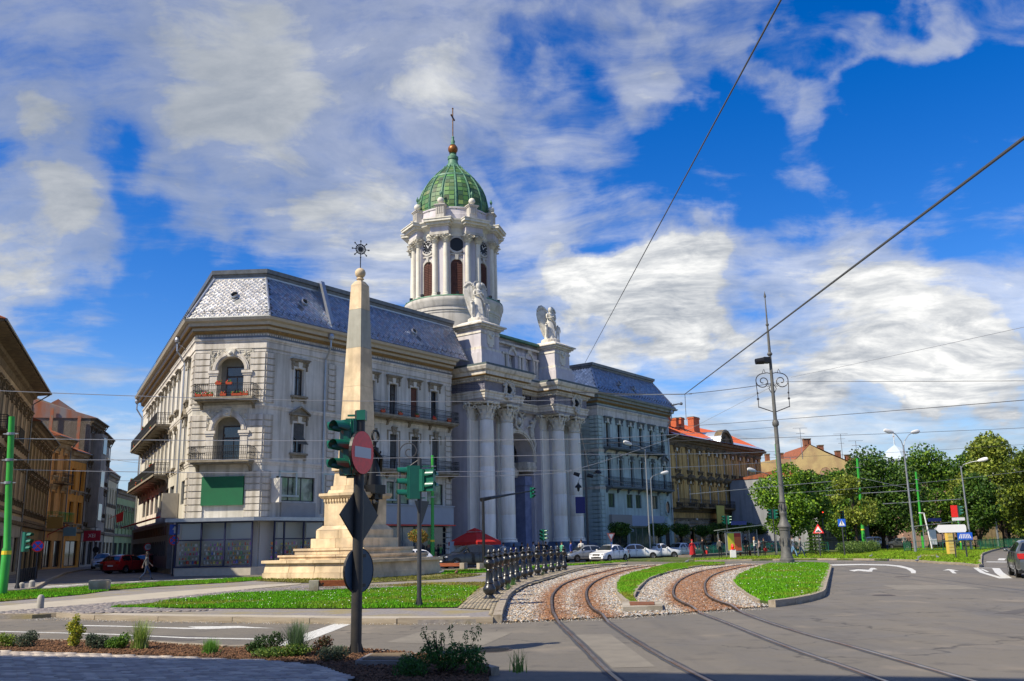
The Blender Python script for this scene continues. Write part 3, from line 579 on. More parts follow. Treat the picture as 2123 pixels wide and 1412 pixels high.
# cobbles: small stone setts on the square, near part
cells=[]
sq=[(-13.6,25.9),(-12.3,26.9),(-10.8,27.8),(-9.6,28.6)]
for i in range(0,150):
    for j in range(0,120):
        x=-19+i*.13; y=25.3+j*.16+(i%2)*.08
        cells.append((x+random.uniform(-.012,.012),y+random.uniform(-.012,.012),.118,.14,random.uniform(-.12,.12)))
ca_=np.array([c[:2] for c in cells]); cb_=[(-13,25.4),(-12.4,25.9),(-11.1,24.7),(-9.1,23.75),(-8.3,25.6),(-11.7,27.5),(-10.6,32),(-10.0,34.6),(-7.5,34.8),(-5.6,35.8),(-4.4,37.5),(-8,41.5),(-11.1,37.4),(-12.25,32.2),(-14.6,26.5),(-15.2,26)]
ok=inside(cb_,ca_[:,0],ca_[:,1])&~inside(GD['path'],ca_[:,0],ca_[:,1])
blocks('cobbles',[c for c,k in zip(cells,ok) if k], H-.035, .045, [(.24,.21,.20),(.19,.17,.17),(.27,.24,.22),(.21,.20,.2)], kind='stuff')
# ---- road markings
for nm,k in (('lane_line','line1'),('turn_arrow','line2'),('edge_line','line3'),('stop_line','stopbig'),('turn_arrow','arrowL'),('lane_line','curve'),('straight_arrow','arrowU'),('lane_dash','dash1'),('lane_dash','dash2'),('stop_line','stopline')):
    flat(nm, GD[k], .004, MRK)
o_=GD['tri']; b=MB()
A,B_,C_=Vector(o_[0]),Vector(o_[1]),Vector(o_[2])
def band(b,P,w,z=.004):
    for i in range(len(P)-1):
        a=Vector(P[i]);c=Vector(P[i+1]);n=(c-a).normalized(); n=Vector((-n.y,n.x))*w/2
        b.add([(a.x+n.x,a.y+n.y,z),(a.x-n.x,a.y-n.y,z),(c.x-n.x,c.y-n.y,z),(c.x+n.x,c.y+n.y,z)],[(0,1,2,3)])
band(b,[(24.3,49.4),(21.4,42.9),(19.15,36.9)],.22); band(b,[(24.6,47.9),(21.9,42.4),(19.35,36.9)],.34,.0045); band(b,[(24.3,49.4),(24.7,47.8)],.3,.005); band(b,[(23.7,47.6),(22.0,43.6)],.12,.0052)
struct('yield_triangle', b, MRK)
b=MB(); 
band(b,[(17.5,75.2),(24,66.5),(29,58.5),(33,52)],.15); struct('lane_line', b, MRK)
for i,(x,y) in enumerate(GD['zebra']):
    b=MB(); b.box(-.3,.3,-1.5,1.5,.0,.004,T(x,y,0)@RZ(R(-35))); b.box(-.28,.28,-1.4,1.4,.0,.003,T(x-.0,y,0)@RZ(R(-35))); struct('zebra_stripe', MB(T(x,y,0)@RZ(R(-38))).quad((-.28,-1.5,.004),(.28,-1.5,.004),(.28,1.5,.004),(-.28,1.5,.004)), MRK)
for i in range(7):
    x=-20+i*1.25; y=55.6+i*.5; struct('zebra_stripe', MB(T(x,y,0)@RZ(R(-38))).quad((-.28,-1.4,.004),(.28,-1.4,.004),(.28,1.4,.004),(-.28,1.4,.004)), MRK)
# ---- left pavement
lk=GD['road_left_kerb']
flat('pavement_left', lk+[(-52,120),(-60,121),(-60,36),(-24,36)], .12, PVG, thick=.14)
kerb('left_kerb', lk, .14, .2, 1.6, smooth=False)
# right of the road: park verge
fk=[(14.5,75.6),(18,75.6),(21.5,74.8),(24.23,72.6),(25.9,69.5),(26.9,65.5),(26.7,61.5),(26.1,57.5),(25.95,54.35),(25.2,51.4),(24.5,49.6)]
vk=[(24.5,49.6),(25.0,50.0),(25.6,51.5),(35.57,71.24),(40.29,80.38),(48.83,95.48),(63.28,119.82),(84.52,154.43)]
kerb('far_kerb', fk, .14, .2, 1.2); kerb('verge_kerb', vk, .16, .2, 1.5)
verge=fk+vk+[(140,245),(60,245),(22,118),(12,99),(7,90),(9,83)]
flat('park_lawn', verge, .12, GRB, thick=.12)
grass([p for p in fk]+vk[1:-1]+[(60,128),(40,112),(28,92),(15,79)], 75, .12, h=.11, w=.05, base=(.20,.36,.02), cap=90000)
flat('path', [(14.5,79.5),(22,79.6),(26.6,80.6),(31,86),(37,99),(44,112),(60,140),(66,139),(47,108),(36,88),(30.8,79),(28.7,76.6),(24,76.2),(16,76.6)], .127, SLB)
flat('path', [(26.8,62.5),(27.2,66),(32,74.5),(44,96),(45,96),(33,73.5),(28,64.5)], .127, SLB)
# tram platform kerb by the shelter
b=MB(); b.prism([(15.7,90.2),(29.8,113.0),(31.0,112.2),(16.9,89.4)],.1,.34); struct('tram_platform',b,mat('platform',(.2,.17,.15),.9,c2=(.14,.12,.1),scale=2))

# worn patches, covers and old cracks filled with newer asphalt
PT1=mat('asphalt_patch',(.085,.08,.076),.85,c2=(.11,.10,.092),scale=3,bump=.5,bscale=80); PT2=mat('asphalt_pale',(.21,.19,.155),.9,c2=(.165,.15,.125),scale=2,bump=.4,bscale=80)
for P_,m_ in (([(-2.4,17.2),(-.6,16.4),(-.1,18.6),(-1.9,19.5)],PT2),([(10.8,20.5),(15.5,24.8),(15.2,25.1),(10.5,20.8)],PT1),([(12.4,30.5),(14.9,29.9),(15.6,32.8),(13.1,33.6)],PT2),([(-8.2,19.0),(-6.3,18.2),(-6.0,18.9),(-7.9,19.8)],PT1),([(1.1,17.9),(1.75,17.9),(1.9,13.2),(1.3,13.2)],PT2)):
    flat('road_patch',P_,.003,m_)
for i,(x,y) in enumerate(((10.9,27.9),(16.6,40.2))):
    t=thing('manhole',('small iron road cover in the wide carriageway at the right','far small iron road cover near the curved lane line')[i],'manhole',T(x,y,0)); b=MB(); b.lathe([(.001,.007),(.3,.007),(.33,.003)],24); b.build('lid',mat('manhole_iron',(.06,.055,.05),.6,metal=.3,c2=(.1,.07,.05),scale=6),t)
# litter of grit along the gutter and white daisies on the lawns
def specks(poly,n,z,s,c):
    X,Y=scatter(poly,n); n=len(X); O=np.array([(-1,-1,0),(1,-1,0),(1,1,0),(-1,1,0)])*s; V=O[None]*RG.uniform(.5,1.3,(n,1,1))+np.stack([X,Y,np.full(n,z)],1)[:,None]; V[:,:,2]+=RG.uniform(-.01,.01,(n,4))
    return V.reshape(-1,3),np.arange(n*4).reshape(n,4),np.array(c)[None]*RG.uniform(.6,1.2,(n,1))
V,F,C=specks(GD['grass_near'],900,H+.085,.012,(.8,.8,.75)); obj('daisies',pieces_mesh('daisies',V,F,C,SATTR,1),kind='stuff')
V,F,C=specks(GD['r_isl'],1800,H+.1,.016,(.8,.8,.75)); obj('daisies',pieces_mesh('daisies',V,F,C,SATTR,1),kind='stuff')
g_=[(-13,24.6),(-9,22.9),(-5.4,21.6),(-1,20.4),(2,21.0),(6.2,23.2),(6.4,23.9),(2,21.6),(-.5,20.9),(-5.4,22.1),(-9,23.4),(-12.4,25.4)]
stones(g_,260,.0,.011,rust=False,name='grit')
# ================================================================ corner palace, church, right wing
FM=frame(-17.9,64.2,36.6)            # front line: x along the street, y into the block
def quoin_mesh(w, h, m, d=.09):
    b=MB(); b.add([(0,0,0),(w,0,0),(w,-d,.03),(0,-d,.03),(0,-d,h-.07),(w,-d,h-.07),(w,0,h-.04),(0,0,h-.04)],[(0,1,2,3),(3,2,5,4),(4,5,6,7),(0,3,4,7),(1,6,5,2)])
    return b.mesh('quoin', m)
_q={}
def quoins(root, Mloc, x, w, z0, z1, m, h=.465, alt=0.):
    k=(round(w,2),m.name)
    if k not in _q: _q[k]=quoin_mesh(w,h,m)
    n=int((z1-z0)/h)
    for i in range(n):
        obj('quoin', _q[k], root, Mloc@T(x, -.012, z0+i*h))
def cornice(mb, path, z, prof, M=None): mb.sweep([(o,z+q) for o,q in prof], path, M)
# window kinds: meshes in local coordinates centred on x=0, bottom z=0
def win_parts(w, h, kind, wall_m, hood_m, glass, frame_m=WDK, depth=.28, sash='double'):
    P={}
    b=MB()
    a=w/2; f=.16
    for x0,x1 in ((-a-f,-a),(a,a+f)): b.box(x0,x1,-.06,.0,-.05,h+f)
    b.box(-a,a,-.06,.0,h,h+f); P['window']=(b.mesh('window_surround',wall_m))
    g=MB(); g.quad((-a,depth,0),(a,depth,0),(a,depth,h),(-a,depth,h)); P['pane']=(g.mesh('pane',glass))
    s=MB(); y=depth-.06
    for x0,x1,z0,z1 in ((-a,-a+.07,0,h),(a-.07,a,0,h),(-a+.07,a-.07,0,.08),(-a+.07,a-.07,h-.07,h),(-.035,.035,.08,h-.07),(-a+.07,-.035,h*.68,h*.68+.06),(.035,a-.07,h*.68,h*.68+.06)): s.box(x0,x1,y,y+.05,z0,z1)
    P['sash']=(s.mesh('sash',frame_m))
    if kind in ('flat','pediment','key'):
        b=MB()
        if kind=='flat':
            b.box(-a-.42,a+.42,-.34,0,h+.62,h+.72); b.box(-a-.36,a+.36,-.26,0,h+.52,h+.62); b.box(-a-.30,a+.30,-.12,0,h+.2,h+.52)
        if kind=='pediment':
            b.box(-a-.42,a+.42,-.32,0,h+.56,h+.64)
            b.plate([(-a-.42,h+.64),(a+.42,h+.64),(0,h+1.16)],-.12,0); b.sweep([(0,-.32),(.09,-.32),(.09,0),(0,0)],[(0,0)]) if 0 else None
            for sgn in (-1,1):
                b.plate([(sgn*(a+.42),h+.64),(sgn*(a+.42),h+.74),(0,h+1.28),(0,h+1.16)],-.32,-.12)
            b.box(-a-.3,a+.3,-.1,0,h+.2,h+.56)
        for sgn in (-1,1):   # scroll brackets
            x=sgn*(a+.22)
            b.box(x-.07,x+.07,-.22,0,h+.28,h+.5); b.box(x-.055,x+.055,-.14,0,h-.05,h+.28); b.box(x-.04,x+.04,-.18,0,h-.12,h-.02)
        if kind=='key':
            b=MB(); b.plate([(-.16,h-.05),(.16,h-.05),(.26,h+.5),(-.26,h+.5)],-.2,0); b.ball((0,-.2,h+.34),.13,8,5); b.ball((-.15,-.17,h+.42),.1,7,4); b.ball((.15,-.17,h+.42),.1,7,4); b.plate([(-.3,h+.5),(.3,h+.5),(.24,h+.62),(-.24,h+.62)],-.26,0)
            b.box(-a-.3,-a-.16,-.05,0,h-.5,h+.28); b.box(a+.16,a+.3,-.05,0,h-.5,h+.28); b.box(-a-.3,-.3,-.05,0,h+.24,h+.32); b.box(.3,a+.3,-.05,0,h+.24,h+.32)
        P['hood']=(b.mesh('hood',hood_m))
        if kind!='key':
            k=MB(); k.plate([(-.14,h+.02),(.14,h+.02),(.2,h+.5),(-.2,h+.5)],-.17,0); P['keystone']=(k.mesh('keystone',CRM))
    b=MB(); b.box(-a-.3,a+.3,-.24,0,-.2,-.05); b.box(-a-.2,-a-.05,-.18,0,-.55,-.2); b.box(a+.05,a+.2,-.18,0,-.55,-.2); b.box(-a-.05,a+.05,-.08,0,-.42,-.2); P['sill']=(b.mesh('sill',hood_m))
    return P
def place_window(root, Mloc, x, z, P, sill=True, extra=None, no=()):
    w=obj('window', P['window'], root, Mloc@T(x,0,z))
    for k,me in P.items():
        if k=='window' or (k=='sill' and not sill) or k in no: continue
        q=obj(k, me, w)
        if k=='pane' and random.random()<.4: q.material_slots[0].link='OBJECT'; q.material_slots[0].material=random.choice((GLH,GLC,GLH))
    if extra:
        for k,me in extra.items(): obj(k, me, w)
    return w
def rail_mesh(L, h=.95, proj=1.0, step=.14, m=IRN, fancy=True, sides=True):
    """balcony railing on three sides, x 0..L, standing proj out"""
    b=MB(); r=.016
    segs=[((0,-proj),(L,-proj))]+([((0,0),(0,-proj)),((L,0),(L,-proj))] if sides else [])
    for (x0,y0),(x1,y1) in segs:
        n=max(2,int(math.hypot(x1-x0,y1-y0)/step)); 
        for z in (h,.1,h-.14): b.tube([(x0,y0,z),(x1,y1,z)],.022 if z==h else .014,4)
        for i in range(n+1):
            x=x0+(x1-x0)*i/n; y=y0+(y1-y0)*i/n; b.tube([(x,y,0),(x,y,h)],r,4,cap=False)
            if fancy and i<n:
                xm=x+(x1-x0)*.5/n; ym=y+(y1-y0)*.5/n; dx=(x1-x0)/n*.5; dy=(y1-y0)/n*.5
                pts=[(xm+dx*math.cos(a)*.8,ym+dy*math.cos(a)*.8,h*.45+.14*math.sin(a)) for a in [k*math.pi/3 for k in range(7)]]
                b.tube(pts,.011,3,cap=False)
    return b.mesh('railing',m)
def balcony(root, Mloc, x0, x1, z, proj=1.0, slab=PLW, pots=0):
    """the slab is the part; railing, brackets and pots belong to it"""
    L=x1-x0; b=MB(); b.box(0,L,-proj-.06,0,-.16,0); b.box(.1,L-.1,-proj+.05,0,-.26,-.16)
    bal=obj('balcony', b.mesh('balcony_slab',slab), root, Mloc@T(x0,0,z))
    obj('railing', rail_mesh(L,.95,proj), bal)
    n=max(2,int(L/2.5)+1); bme=MB().prism([(-proj*.8,-.26),(0,-.26),(0,-.75),(-.12,-.72),(-.25,-.45)],-.1,.1,Matrix(((0,0,1,0),(1,0,0,0),(0,1,0,0),(0,0,0,1)))).mesh('bracket',slab)
    for i in range(n): obj('bracket', bme, bal, T(.25+(L-.5)*i/(n-1),0,0))
    if pots:
        for k in range(pots):
            x=.25+(L-.5)*(k+.5)/pots+random.uniform(-.08,.08); zt=random.choice((.86,.04,.04))
            p=MB(); p.cm=0; p.frus(0,0,0,.16,(.2,.07),(.24,.1)); p.cm=1
            for q in range(16):
                a=random.uniform(-.22,.22); p.cm=random.choice((1,1,2)); p.ball((a,random.uniform(-.08,.08),.18+random.random()*.12),.045,5,3)
            obj('flower_box', p.mesh('flower_box',[mat('terracotta',(.45,.08,.03),.8),mat('pot_leaf',(.06,.16,.03),.8),mat('pot_flower',(.7,.03,.05),.6)]), bal, T(x,-proj+.0,zt))
    return bal
def dentils(b, x0, x1, z, h=.14, d=.12, step=.2, y=0.):
    n=int((x1-x0)/step)
    for i in range(n): b.box(x0+i*step,x0+i*step+step*.55,y-d,y,z,z+h)
CORN=[(0,-.15),(.12,-.15),(.16,.05),(.35,.1),(.38,.35),(.62,.38),(.66,.62),(.95,.68),(1.05,.86),(.0,.9)]
def mould(b, path, z, M=None, k=1.):
    b.sweep([(0,z),(.05*k,z),(.07*k,z+.12),(.12*k,z+.16),(.14*k,z+.3),(0,z+.32)],path,M)
# mansard tiles ---------------------------------------------------------
TIL=attr_mat('metal_tiles',.36,.5,metal=.55)
def tiles(root, a, b, c, d, size, cols, single=0, kind='stuff', holes=()):
    """a,b bottom corners, d,c top corners (left, right); diamond tiles proud of the slope; the first `single` are separate pieces"""
    a,b,c,d=[Vector(v) for v in (a,b,c,d)]; U=(b-a).normalized(); up=(d-a)-U*((d-a).dot(U)); Hh=up.length; Vv=up.normalized(); Nn=U.cross(Vv).normalized()
    L=(b-a).length; xl=(d-a).dot(U); xr=(c-a).dot(U)
    V=[];F=[];C=[];S=[]; s=size; rows=int(Hh/(s*.5))
    for r in range(rows):
        zc=(r+.6)*s*.5; t=zc/Hh; lo=xl*t; hi=L+(xr-L)*t; off=(s*.5 if r%2 else 0.)
        n=int((hi-lo)/s)+2
        k0=math.floor(lo/s)
        for i in range(n+1):
            x=(k0+i)*s+off
            if x-s*.45<lo or x+s*.45>hi or zc+s*.5>Hh: continue
            if any(math.hypot(x-hx,zc-hz)<.3 for hx,hz in holes): continue
            g=random.uniform(.72,1.2); col=random.choice(cols); cc=tuple(q*g for q in col)
            P=[(x,zc-s*.5,.045),(x+s*.48,zc,.03),(x,zc+s*.5,.012),(x-s*.48,zc,.03)]
            q=random.uniform(-.012,.012)
            W_=[a+U*p[0]+Vv*p[1]+Nn*(p[2]+q*(1 if j%2 else -1)) for j,p in enumerate(P)]
            o=len(V); V+= [tuple(w) for w in W_]+[tuple(W_[0]-Nn*.035)]; F+=[(o,o+1,o+2),(o,o+2,o+3),(o,o+4,o+1)]; C.append(cc)
    V=np.array(V);F=np.array(F);C=np.array(C)
    if single:
        k=min(single,len(C))
        for i in range(k):
            me=pieces_mesh('roof_tile',V[i*5:i*5+5],np.array([(0,1,2),(0,2,3),(0,4,1)]),C[i:i+1],TIL,3); obj('roof_tile',me,root)
        V=V[k*5:]; F=F[k*3:]-k*5; C=C[k:]
    if len(C): obj('roof_tiles',pieces_mesh('roof_tiles',V,F,C,TIL,3),root,kind='stuff')
def oculus(root, p, n, r=.3):
    z=Vector(n).normalized(); M=z.to_track_quat('Z','Y').to_matrix().to_4x4(); M.translation=Vector(p)
    b=MB(); b.cm=0; b.lathe([(r*1.25,-.1),(r*1.25,.16),(r,.2),(r,.02)],16,cap=False); b.cm=1; b.lathe([(.001,.04),(r,.04)],16,cap=False)
    o=obj('roof_vent', b.mesh('roof_vent',[ZNC,BLK]), root, M); return o
def mansard(root, path, z0, z1, inset, over, m=ZND, top=None, closed_back=None):
    """path: front eave line; returns list of (a,b,c,d) faces"""
    P=[Vector(p) for p in path]; n=len(P)
    def off(i,dist):
        a=(P[i]-P[i-1]) if i else (P[1]-P[0]); b=(P[i+1]-P[i]) if i<n-1 else (P[i]-P[i-1])
        a=a.normalized(); b=b.normalized(); na=Vector((-a.y,a.x)); nb=Vector((-b.y,b.x)); mn=(na+nb).normalized(); return P[i]+mn*(dist/max(mn.dot(nb),.3))
    lo=[off(i,-over) for i in range(n)]; hi=[off(i,inset) for i in range(n)]
    faces=[]; b=MB()
    for i in range(n-1):
        q=((lo[i].x,lo[i].y,z0),(lo[i+1].x,lo[i+1].y,z0),(hi[i+1].x,hi[i+1].y,z1),(hi[i].x,hi[i].y,z1)); b.quad(*q); faces.append(q)
    return b,faces,lo,hi
# ================================================================ corner palace
pal=thing('corner_palace','white corner palace with metal mansard roof and arched balconies above a corner shop','palace',FM)
CH=Matrix(FM.inverted()@frame(-23.12,64.48,93))     # chamfered corner, 5.23 long, ends at x=0 of the front
LEN_L=37.5
fl=Vector((-23.12,64.48))+Vector((math.sin(R(-27.4)),math.cos(R(-27.4))))*LEN_L
LF=Matrix(FM.inverted()@frame(fl.x,fl.y,152.6))     # side street face, x runs from the far end to the chamfer
FI=FM.inverted()
def loc2(x,y): v=FI@Vector((x,y,0)); return (v.x,v.y)
PATH=[loc2(fl.x,fl.y),loc2(-23.12,64.48),(0,0),(20.6,0)]
# wall sheets with real openings
WT,WK,WP=.9,.92,.92
W4=[1.35+1.7,12.7+.4,15.3+.45,17.8+.45,10.6]; 
top_x=[3.1,10.6,13.15,15.7,18.3]; mid_x=[3.2,10.6,13.25,15.85,18.45]
holes=[]
holes+= [(3.1-.45,3.1+.45,12.85,14.85)]+[(x-.45,x+.45,12.3,15.0) for x in top_x[1:]]
holes+= [(3.2-.5,3.2+.5,8.6,10.75)]+[(x-.46,x+.46,7.9,10.8) for x in mid_x[1:]]
holes+= [(1.35,4.95,5.05,6.8),(12.5,15.2,5.1,6.9),(17.4,19.5,5.1,6.9),(8.4,10.6,5.1,6.9)]
body=MB(); body.wall(0,20.6,0.,18.1,holes+[(7.2,20.2,.4,3.4)],0,.3)
# chamfer: two arched loggia openings
body.wall(0,5.23,0,18.1,[(1.65,3.75,12.4,15.45),(1.6,3.7,7.9,11.1),(0,.001,1,1.1)],0,.9,M=CH)
LH=[]; lx=[LEN_L-3.0,LEN_L-8.3,LEN_L-11.3,LEN_L-14.2,LEN_L-17.1,LEN_L-20.0,LEN_L-22.9,LEN_L-25.7,LEN_L-28.4,LEN_L-31.0]
for i,x in enumerate(lx):
    LH+=[(x-.45,x+.45,12.7,15.2),(x-.45,x+.45,8.1,10.8)]
for x in [LEN_L-2.2,LEN_L-8.9,LEN_L-12.3,LEN_L-15.9,LEN_L-19.4,LEN_L-23.0,LEN_L-26.5,LEN_L-30.]: LH.append((x-1.25,x+1.25,5.0,6.7))
body.wall(0,LEN_L,0,18.1,LH,0,.3,M=LF)
# side faces: the return beside the church and the far end
body.quad((20.6,0,0),(20.6,2.6,0),(20.6,2.6,18.1),(20.6,0,18.1))
body.wall(20.6,23.4,0,18.1,[(21.6,22.5,12.6,15.),(21.6,22.5,8.4,10.8),(21.6,22.3,5.2,6.9)],2.6,.3)
a_=Vector(PATH[0]); body.quad((a_.x,a_.y,0),(a_.x,a_.y,18.1),(a_.x+9,a_.y+4,18.1),(a_.x+9,a_.y+4,0))
body.build('wall', PLA, pal)
back=MB(); back.prism([PATH[0],(PATH[0][0]+11,PATH[0][1]+5),(23.4,26),(23.4,2.95),(20.25,2.95),(20.25,1.6),(1.0,1.6),(CH@Vector((.6,1.6,0)))[:2],(LF@Vector((0,1.6,0)))[:2]],.1,18.0)
back.build('inner_block', mat('interior_dark',(.02,.02,.022),.9), pal)
# mouldings, friezes and cornice
b=MB(); mould(b,PATH,16.45,k=1.3); mould(b,PATH,11.55,k=.7); mould(b,PATH,7.55,k=.7); b.sweep([(0,16.0),(.07,16.0),(.07,16.42),(0,16.42)],PATH)
b.sweep([(0,15.75),(.03,15.75),(.03,15.9),(0,15.9)],PATH)
b.build('string_course', PLW, pal)
b=MB(); b.sweep([(0.02,16.78),(.10,16.78),(.10,16.9),(0.02,16.9)],PATH); b.build('dark_moulding', ZND, pal)
b=MB(); cornice(b,PATH,17.25,CORN)
b.build('cornice', STG, pal)
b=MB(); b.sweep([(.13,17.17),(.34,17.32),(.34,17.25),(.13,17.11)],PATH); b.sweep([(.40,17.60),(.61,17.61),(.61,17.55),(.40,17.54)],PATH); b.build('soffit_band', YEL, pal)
b=MB()
for Mx,x0,x1 in ((I4(),0,20.6),(CH,0,5.23),(LF,LEN_L-14,LEN_L)): 
    bb=MB(Mx); dentils(bb,x0,x1,16.92,.14,.1,.2,-.02); b.v+=[]; o=len(b.v); b.v+=bb.v; b.f+=[tuple(i+o for i in f) for f in bb.f]; b.mi+=bb.mi
b.build('dentil_row', PLW, pal, kind='stuff')
# mansard
mb,faces,lo,hi=mansard(pal,PATH[:-1]+[(22.2,0)],18.2,21.75,1.2,.8)
mb.build('mansard_slope', ZND, pal)
top=MB(); hp=[(p.x,p.y) for p in hi]
top.sweep([(0,21.75),(.12,21.75),(.16,21.95),(.28,22.0),(.32,22.3),(0,22.36)],hp); top.build('roof_moulding', ZND, pal)
top=MB(); top.sweep([(0,21.5),(.08,21.5),(.1,21.74),(0,21.74)],hp); top.build('roof_band', ZNC, pal)
top=MB(); top.prism(hp+[(22.2,14),(hp[0][0]+10,hp[0][1]+4)],22.2,22.34); top.build('roof_deck', ZND, pal)
silver=[(.74,.70,.62),(.82,.78,.70),(.64,.62,.56),(.78,.72,.62)]; blues=[(.30,.36,.46),(.24,.31,.43),(.34,.38,.46),(.38,.36,.42),(.28,.36,.50),(.36,.42,.50)]
tiles(pal,*[Vector(p) for p in faces[1]],.36,silver,single=180,holes=[(3.4,1.45)])
tiles(pal,*[Vector(p) for p in faces[2]],.36,blues,single=110,holes=[(3.5,1.5),(16.6,1.35)])
tiles(pal,*[Vector(p) for p in faces[0]],.5,[(.3,.3,.3),(.24,.25,.26)])
def slope_pt(f,u,v,lift=.03):
    a,b_,c,d=[Vector(q) for q in f]; p=a.lerp(b_,u).lerp(d.lerp(c,u),v); n=(b_-a).cross(d-a).normalized(); return p+n*lift, n
for f,u,v in ((faces[1],.5,.52),(faces[2],.155,.55),(faces[2],.71,.5)):
    p,n=slope_pt(f,u,v); oculus(pal,p,n,.24)
# ridge caps on the hips
b=MB()
for i in (1,2): b.tube([(lo[i].x,lo[i].y,18.22),(hi[i].x,hi[i].y,21.75)],.1,6)
b.build('hip_cap', ZNC, pal)
b=MB(); b.add([(5.6,-.8,18.2),(5.95,-.8,18.2),(5.95,.9,18.2),(5.6,.9,18.2),(5.6,.7,22.45),(5.95,.7,22.45),(5.95,1.7,22.45),(5.6,1.7,22.45)],[(0,3,2,1),(4,5,6,7),(0,1,5,4),(1,2,6,5),(2,3,7,6),(3,0,4,7)]); b.build('fire_wall', ZNC, pal)
# snow guards and gutter
b=MB(); eave=[(p.x,p.y) for p in lo]
b.tube([(x,y,18.18) for x,y in eave],.09,6); b.build('gutter', ZND, pal)
b=MB()
for i in range(len(eave)-1):
    a=Vector(eave[i]); c=Vector(eave[i+1]); n=int((c-a).length/.6); nn=Vector((-(c-a).y,(c-a).x)).normalized()*.18
    for k in range(n):
        p=a+(c-a)*(k/n)+nn; b.tube([(p.x,p.y,18.5),(p.x-nn.x*1.2,p.y-nn.y*1.2,18.8)],.022,4)
    p=a+nn*.5; q=c+nn*.5; b.tube([(p.x,p.y,18.68),(q.x,q.y,18.68)],.014,3); 
b.build('snow_guard', IRN, pal)
# quoins
for x in (0.02,5.95,19.75): quoins(pal,I4(),x,.78,12.0,16.0,PLW); quoins(pal,I4(),x,.78,7.95,11.5,PLW); quoins(pal,I4(),x,.78,3.9 if x<19 else .5,7.5,PLW)
for x in (0.02,4.1): quoins(pal,CH,x,1.1,12.0,16.0,PLW); quoins(pal,CH,x,1.1,7.95,11.5,PLW); quoins(pal,CH,x,1.1,3.9,7.5,PLW)
quoins(pal,LF,LEN_L-1.0,.95,12.0,16.0,PLW); quoins(pal,LF,LEN_L-1.0,.95,7.95,11.5,PLW); quoins(pal,LF,LEN_L-1.0,.95,3.9,7.5,PLW)
# windows of the front
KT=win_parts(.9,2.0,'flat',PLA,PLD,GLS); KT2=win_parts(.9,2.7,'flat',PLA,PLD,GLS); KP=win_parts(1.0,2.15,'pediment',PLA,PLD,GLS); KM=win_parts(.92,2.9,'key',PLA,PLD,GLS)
def shutter(w,h,col,open_=0.):
    b=MB(); n=int(h/.09); 
    for i in range(n): b.box(-w/2,w/2,.12+open_*(1-i/n)*-1.,.15+open_*(1-i/n)*-1.,i*h/n,i*h/n+h/n*.86)
    return b.mesh('roller_shutter',col)
SHG=mat('shutter_grey',(.09,.09,.085),.7,c2=(.06,.06,.055),scale=4); SHB=mat('shutter_brown',(.14,.05,.03),.7)
place_window(pal,I4(),3.1,12.85,KT)
wnd=place_window(pal,I4(),3.2,8.6,KP); b=MB(); 
for i in range(16): b.box(-.46,.46,-.02-max(0,(6-i))*.1,.0-max(0,(6-i))*.1,.55+i*.1,.64+i*.1)
obj('roller_shutter',b.mesh('roller_shutter',SHG),wnd)
for i,x in enumerate(top_x[1:]):
    ex={'roller_shutter':shutter(.9,2.65,SHB)} if i==2 else None
    place_window(pal,I4(),x,12.3,KT2,sill=False,extra=ex)
for i,x in enumerate(mid_x[1:]):
    b=MB(); hh=(1.9,2.2,2.6,1.5)[i]
    for q in range(int(hh/.09)): b.box(-.45,.45,.12,.15,2.9-(q+1)*.09,2.9-q*.09-.012)
    place_window(pal,I4(),x,7.9,KM,sill=False,extra={'roller_shutter':b.mesh('roller_shutter',SHG)})
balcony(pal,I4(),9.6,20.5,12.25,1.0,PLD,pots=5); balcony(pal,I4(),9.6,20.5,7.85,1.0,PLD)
CUR=mat('curtain_reflect',(.30,.34,.26),.12,c2=(.03,.16,.02),scale=1.1,stretch=(1.6,1.6,.7),spec=.7,c3=(.02,.03,.02),s3=.9)
def big_window(root,M,x0,x1,z0,z1,n,m=CUR,fr=DKG,d=.2):
    w=MB(); 
    w.box(x0,x1,d-.06,d,z0,z0+.07); w.box(x0,x1,d-.06,d,z1-.07,z1)
    for i in range(n+1): x=x0+(x1-x0-.07)*i/n; w.box(x,x+.07,d-.06,d,z0+.07,z1-.07)
    o=obj('window',w.mesh('window_frame',fr),root,M)
    for i in range(n):
        a=x0+(x1-x0-.07)*i/n+.07; c=x0+(x1-x0-.07)*(i+1)/n; p=MB(); p.quad((a,d-.02,z0+.07),(c,d-.02,z0+.07),(c,d-.02,z1-.07),(a,d-.02,z1-.07)); obj('pane',p.mesh('pane',m),o)
    return o
big_window(pal,I4(),1.35,4.95,5.05,6.8,3); big_window(pal,I4(),12.5,15.2,5.1,6.9,3); big_window(pal,I4(),17.4,19.5,5.1,6.9,2); big_window(pal,I4(),8.4,10.6,5.1,6.9,2)
for x,z0,z1 in ((22.05,12.6,15.),(22.05,8.4,10.8)): place_window(pal,T(0,2.6,0),x,z0,win_parts(.9,2.4,'flat' if z0>12 else 'pediment',PLA,PLD,GLS))
# windows of the side street
KL=win_parts(.9,2.5,'flat',PLA,PLD,GLC); KL2=win_parts(.9,2.7,'key',PLA,PLD,GLC)
for i,x in enumerate(lx):
    place_window(pal,LF,x,12.7,KL,sill=not 3<=i<=8); place_window(pal,LF,x,8.1,KL2 if i else win_parts(.9,2.7,'pediment',PLA,PLD,GLC),sill=i<3)
for x in [LEN_L-2.2,LEN_L-8.9,LEN_L-12.3,LEN_L-15.9,LEN_L-19.4,LEN_L-23.0,LEN_L-26.5,LEN_L-30.]:
    big_window(pal,LF,x-1.25,x+1.25,5.0,6.7,2,GLC)
balcony(pal,LF,LEN_L-36,LEN_L-12.4,12.1,1.15,PLD,pots=3); balcony(pal,LF,LEN_L-36,LEN_L-11.6,7.85,1.15,PLD,pots=4)
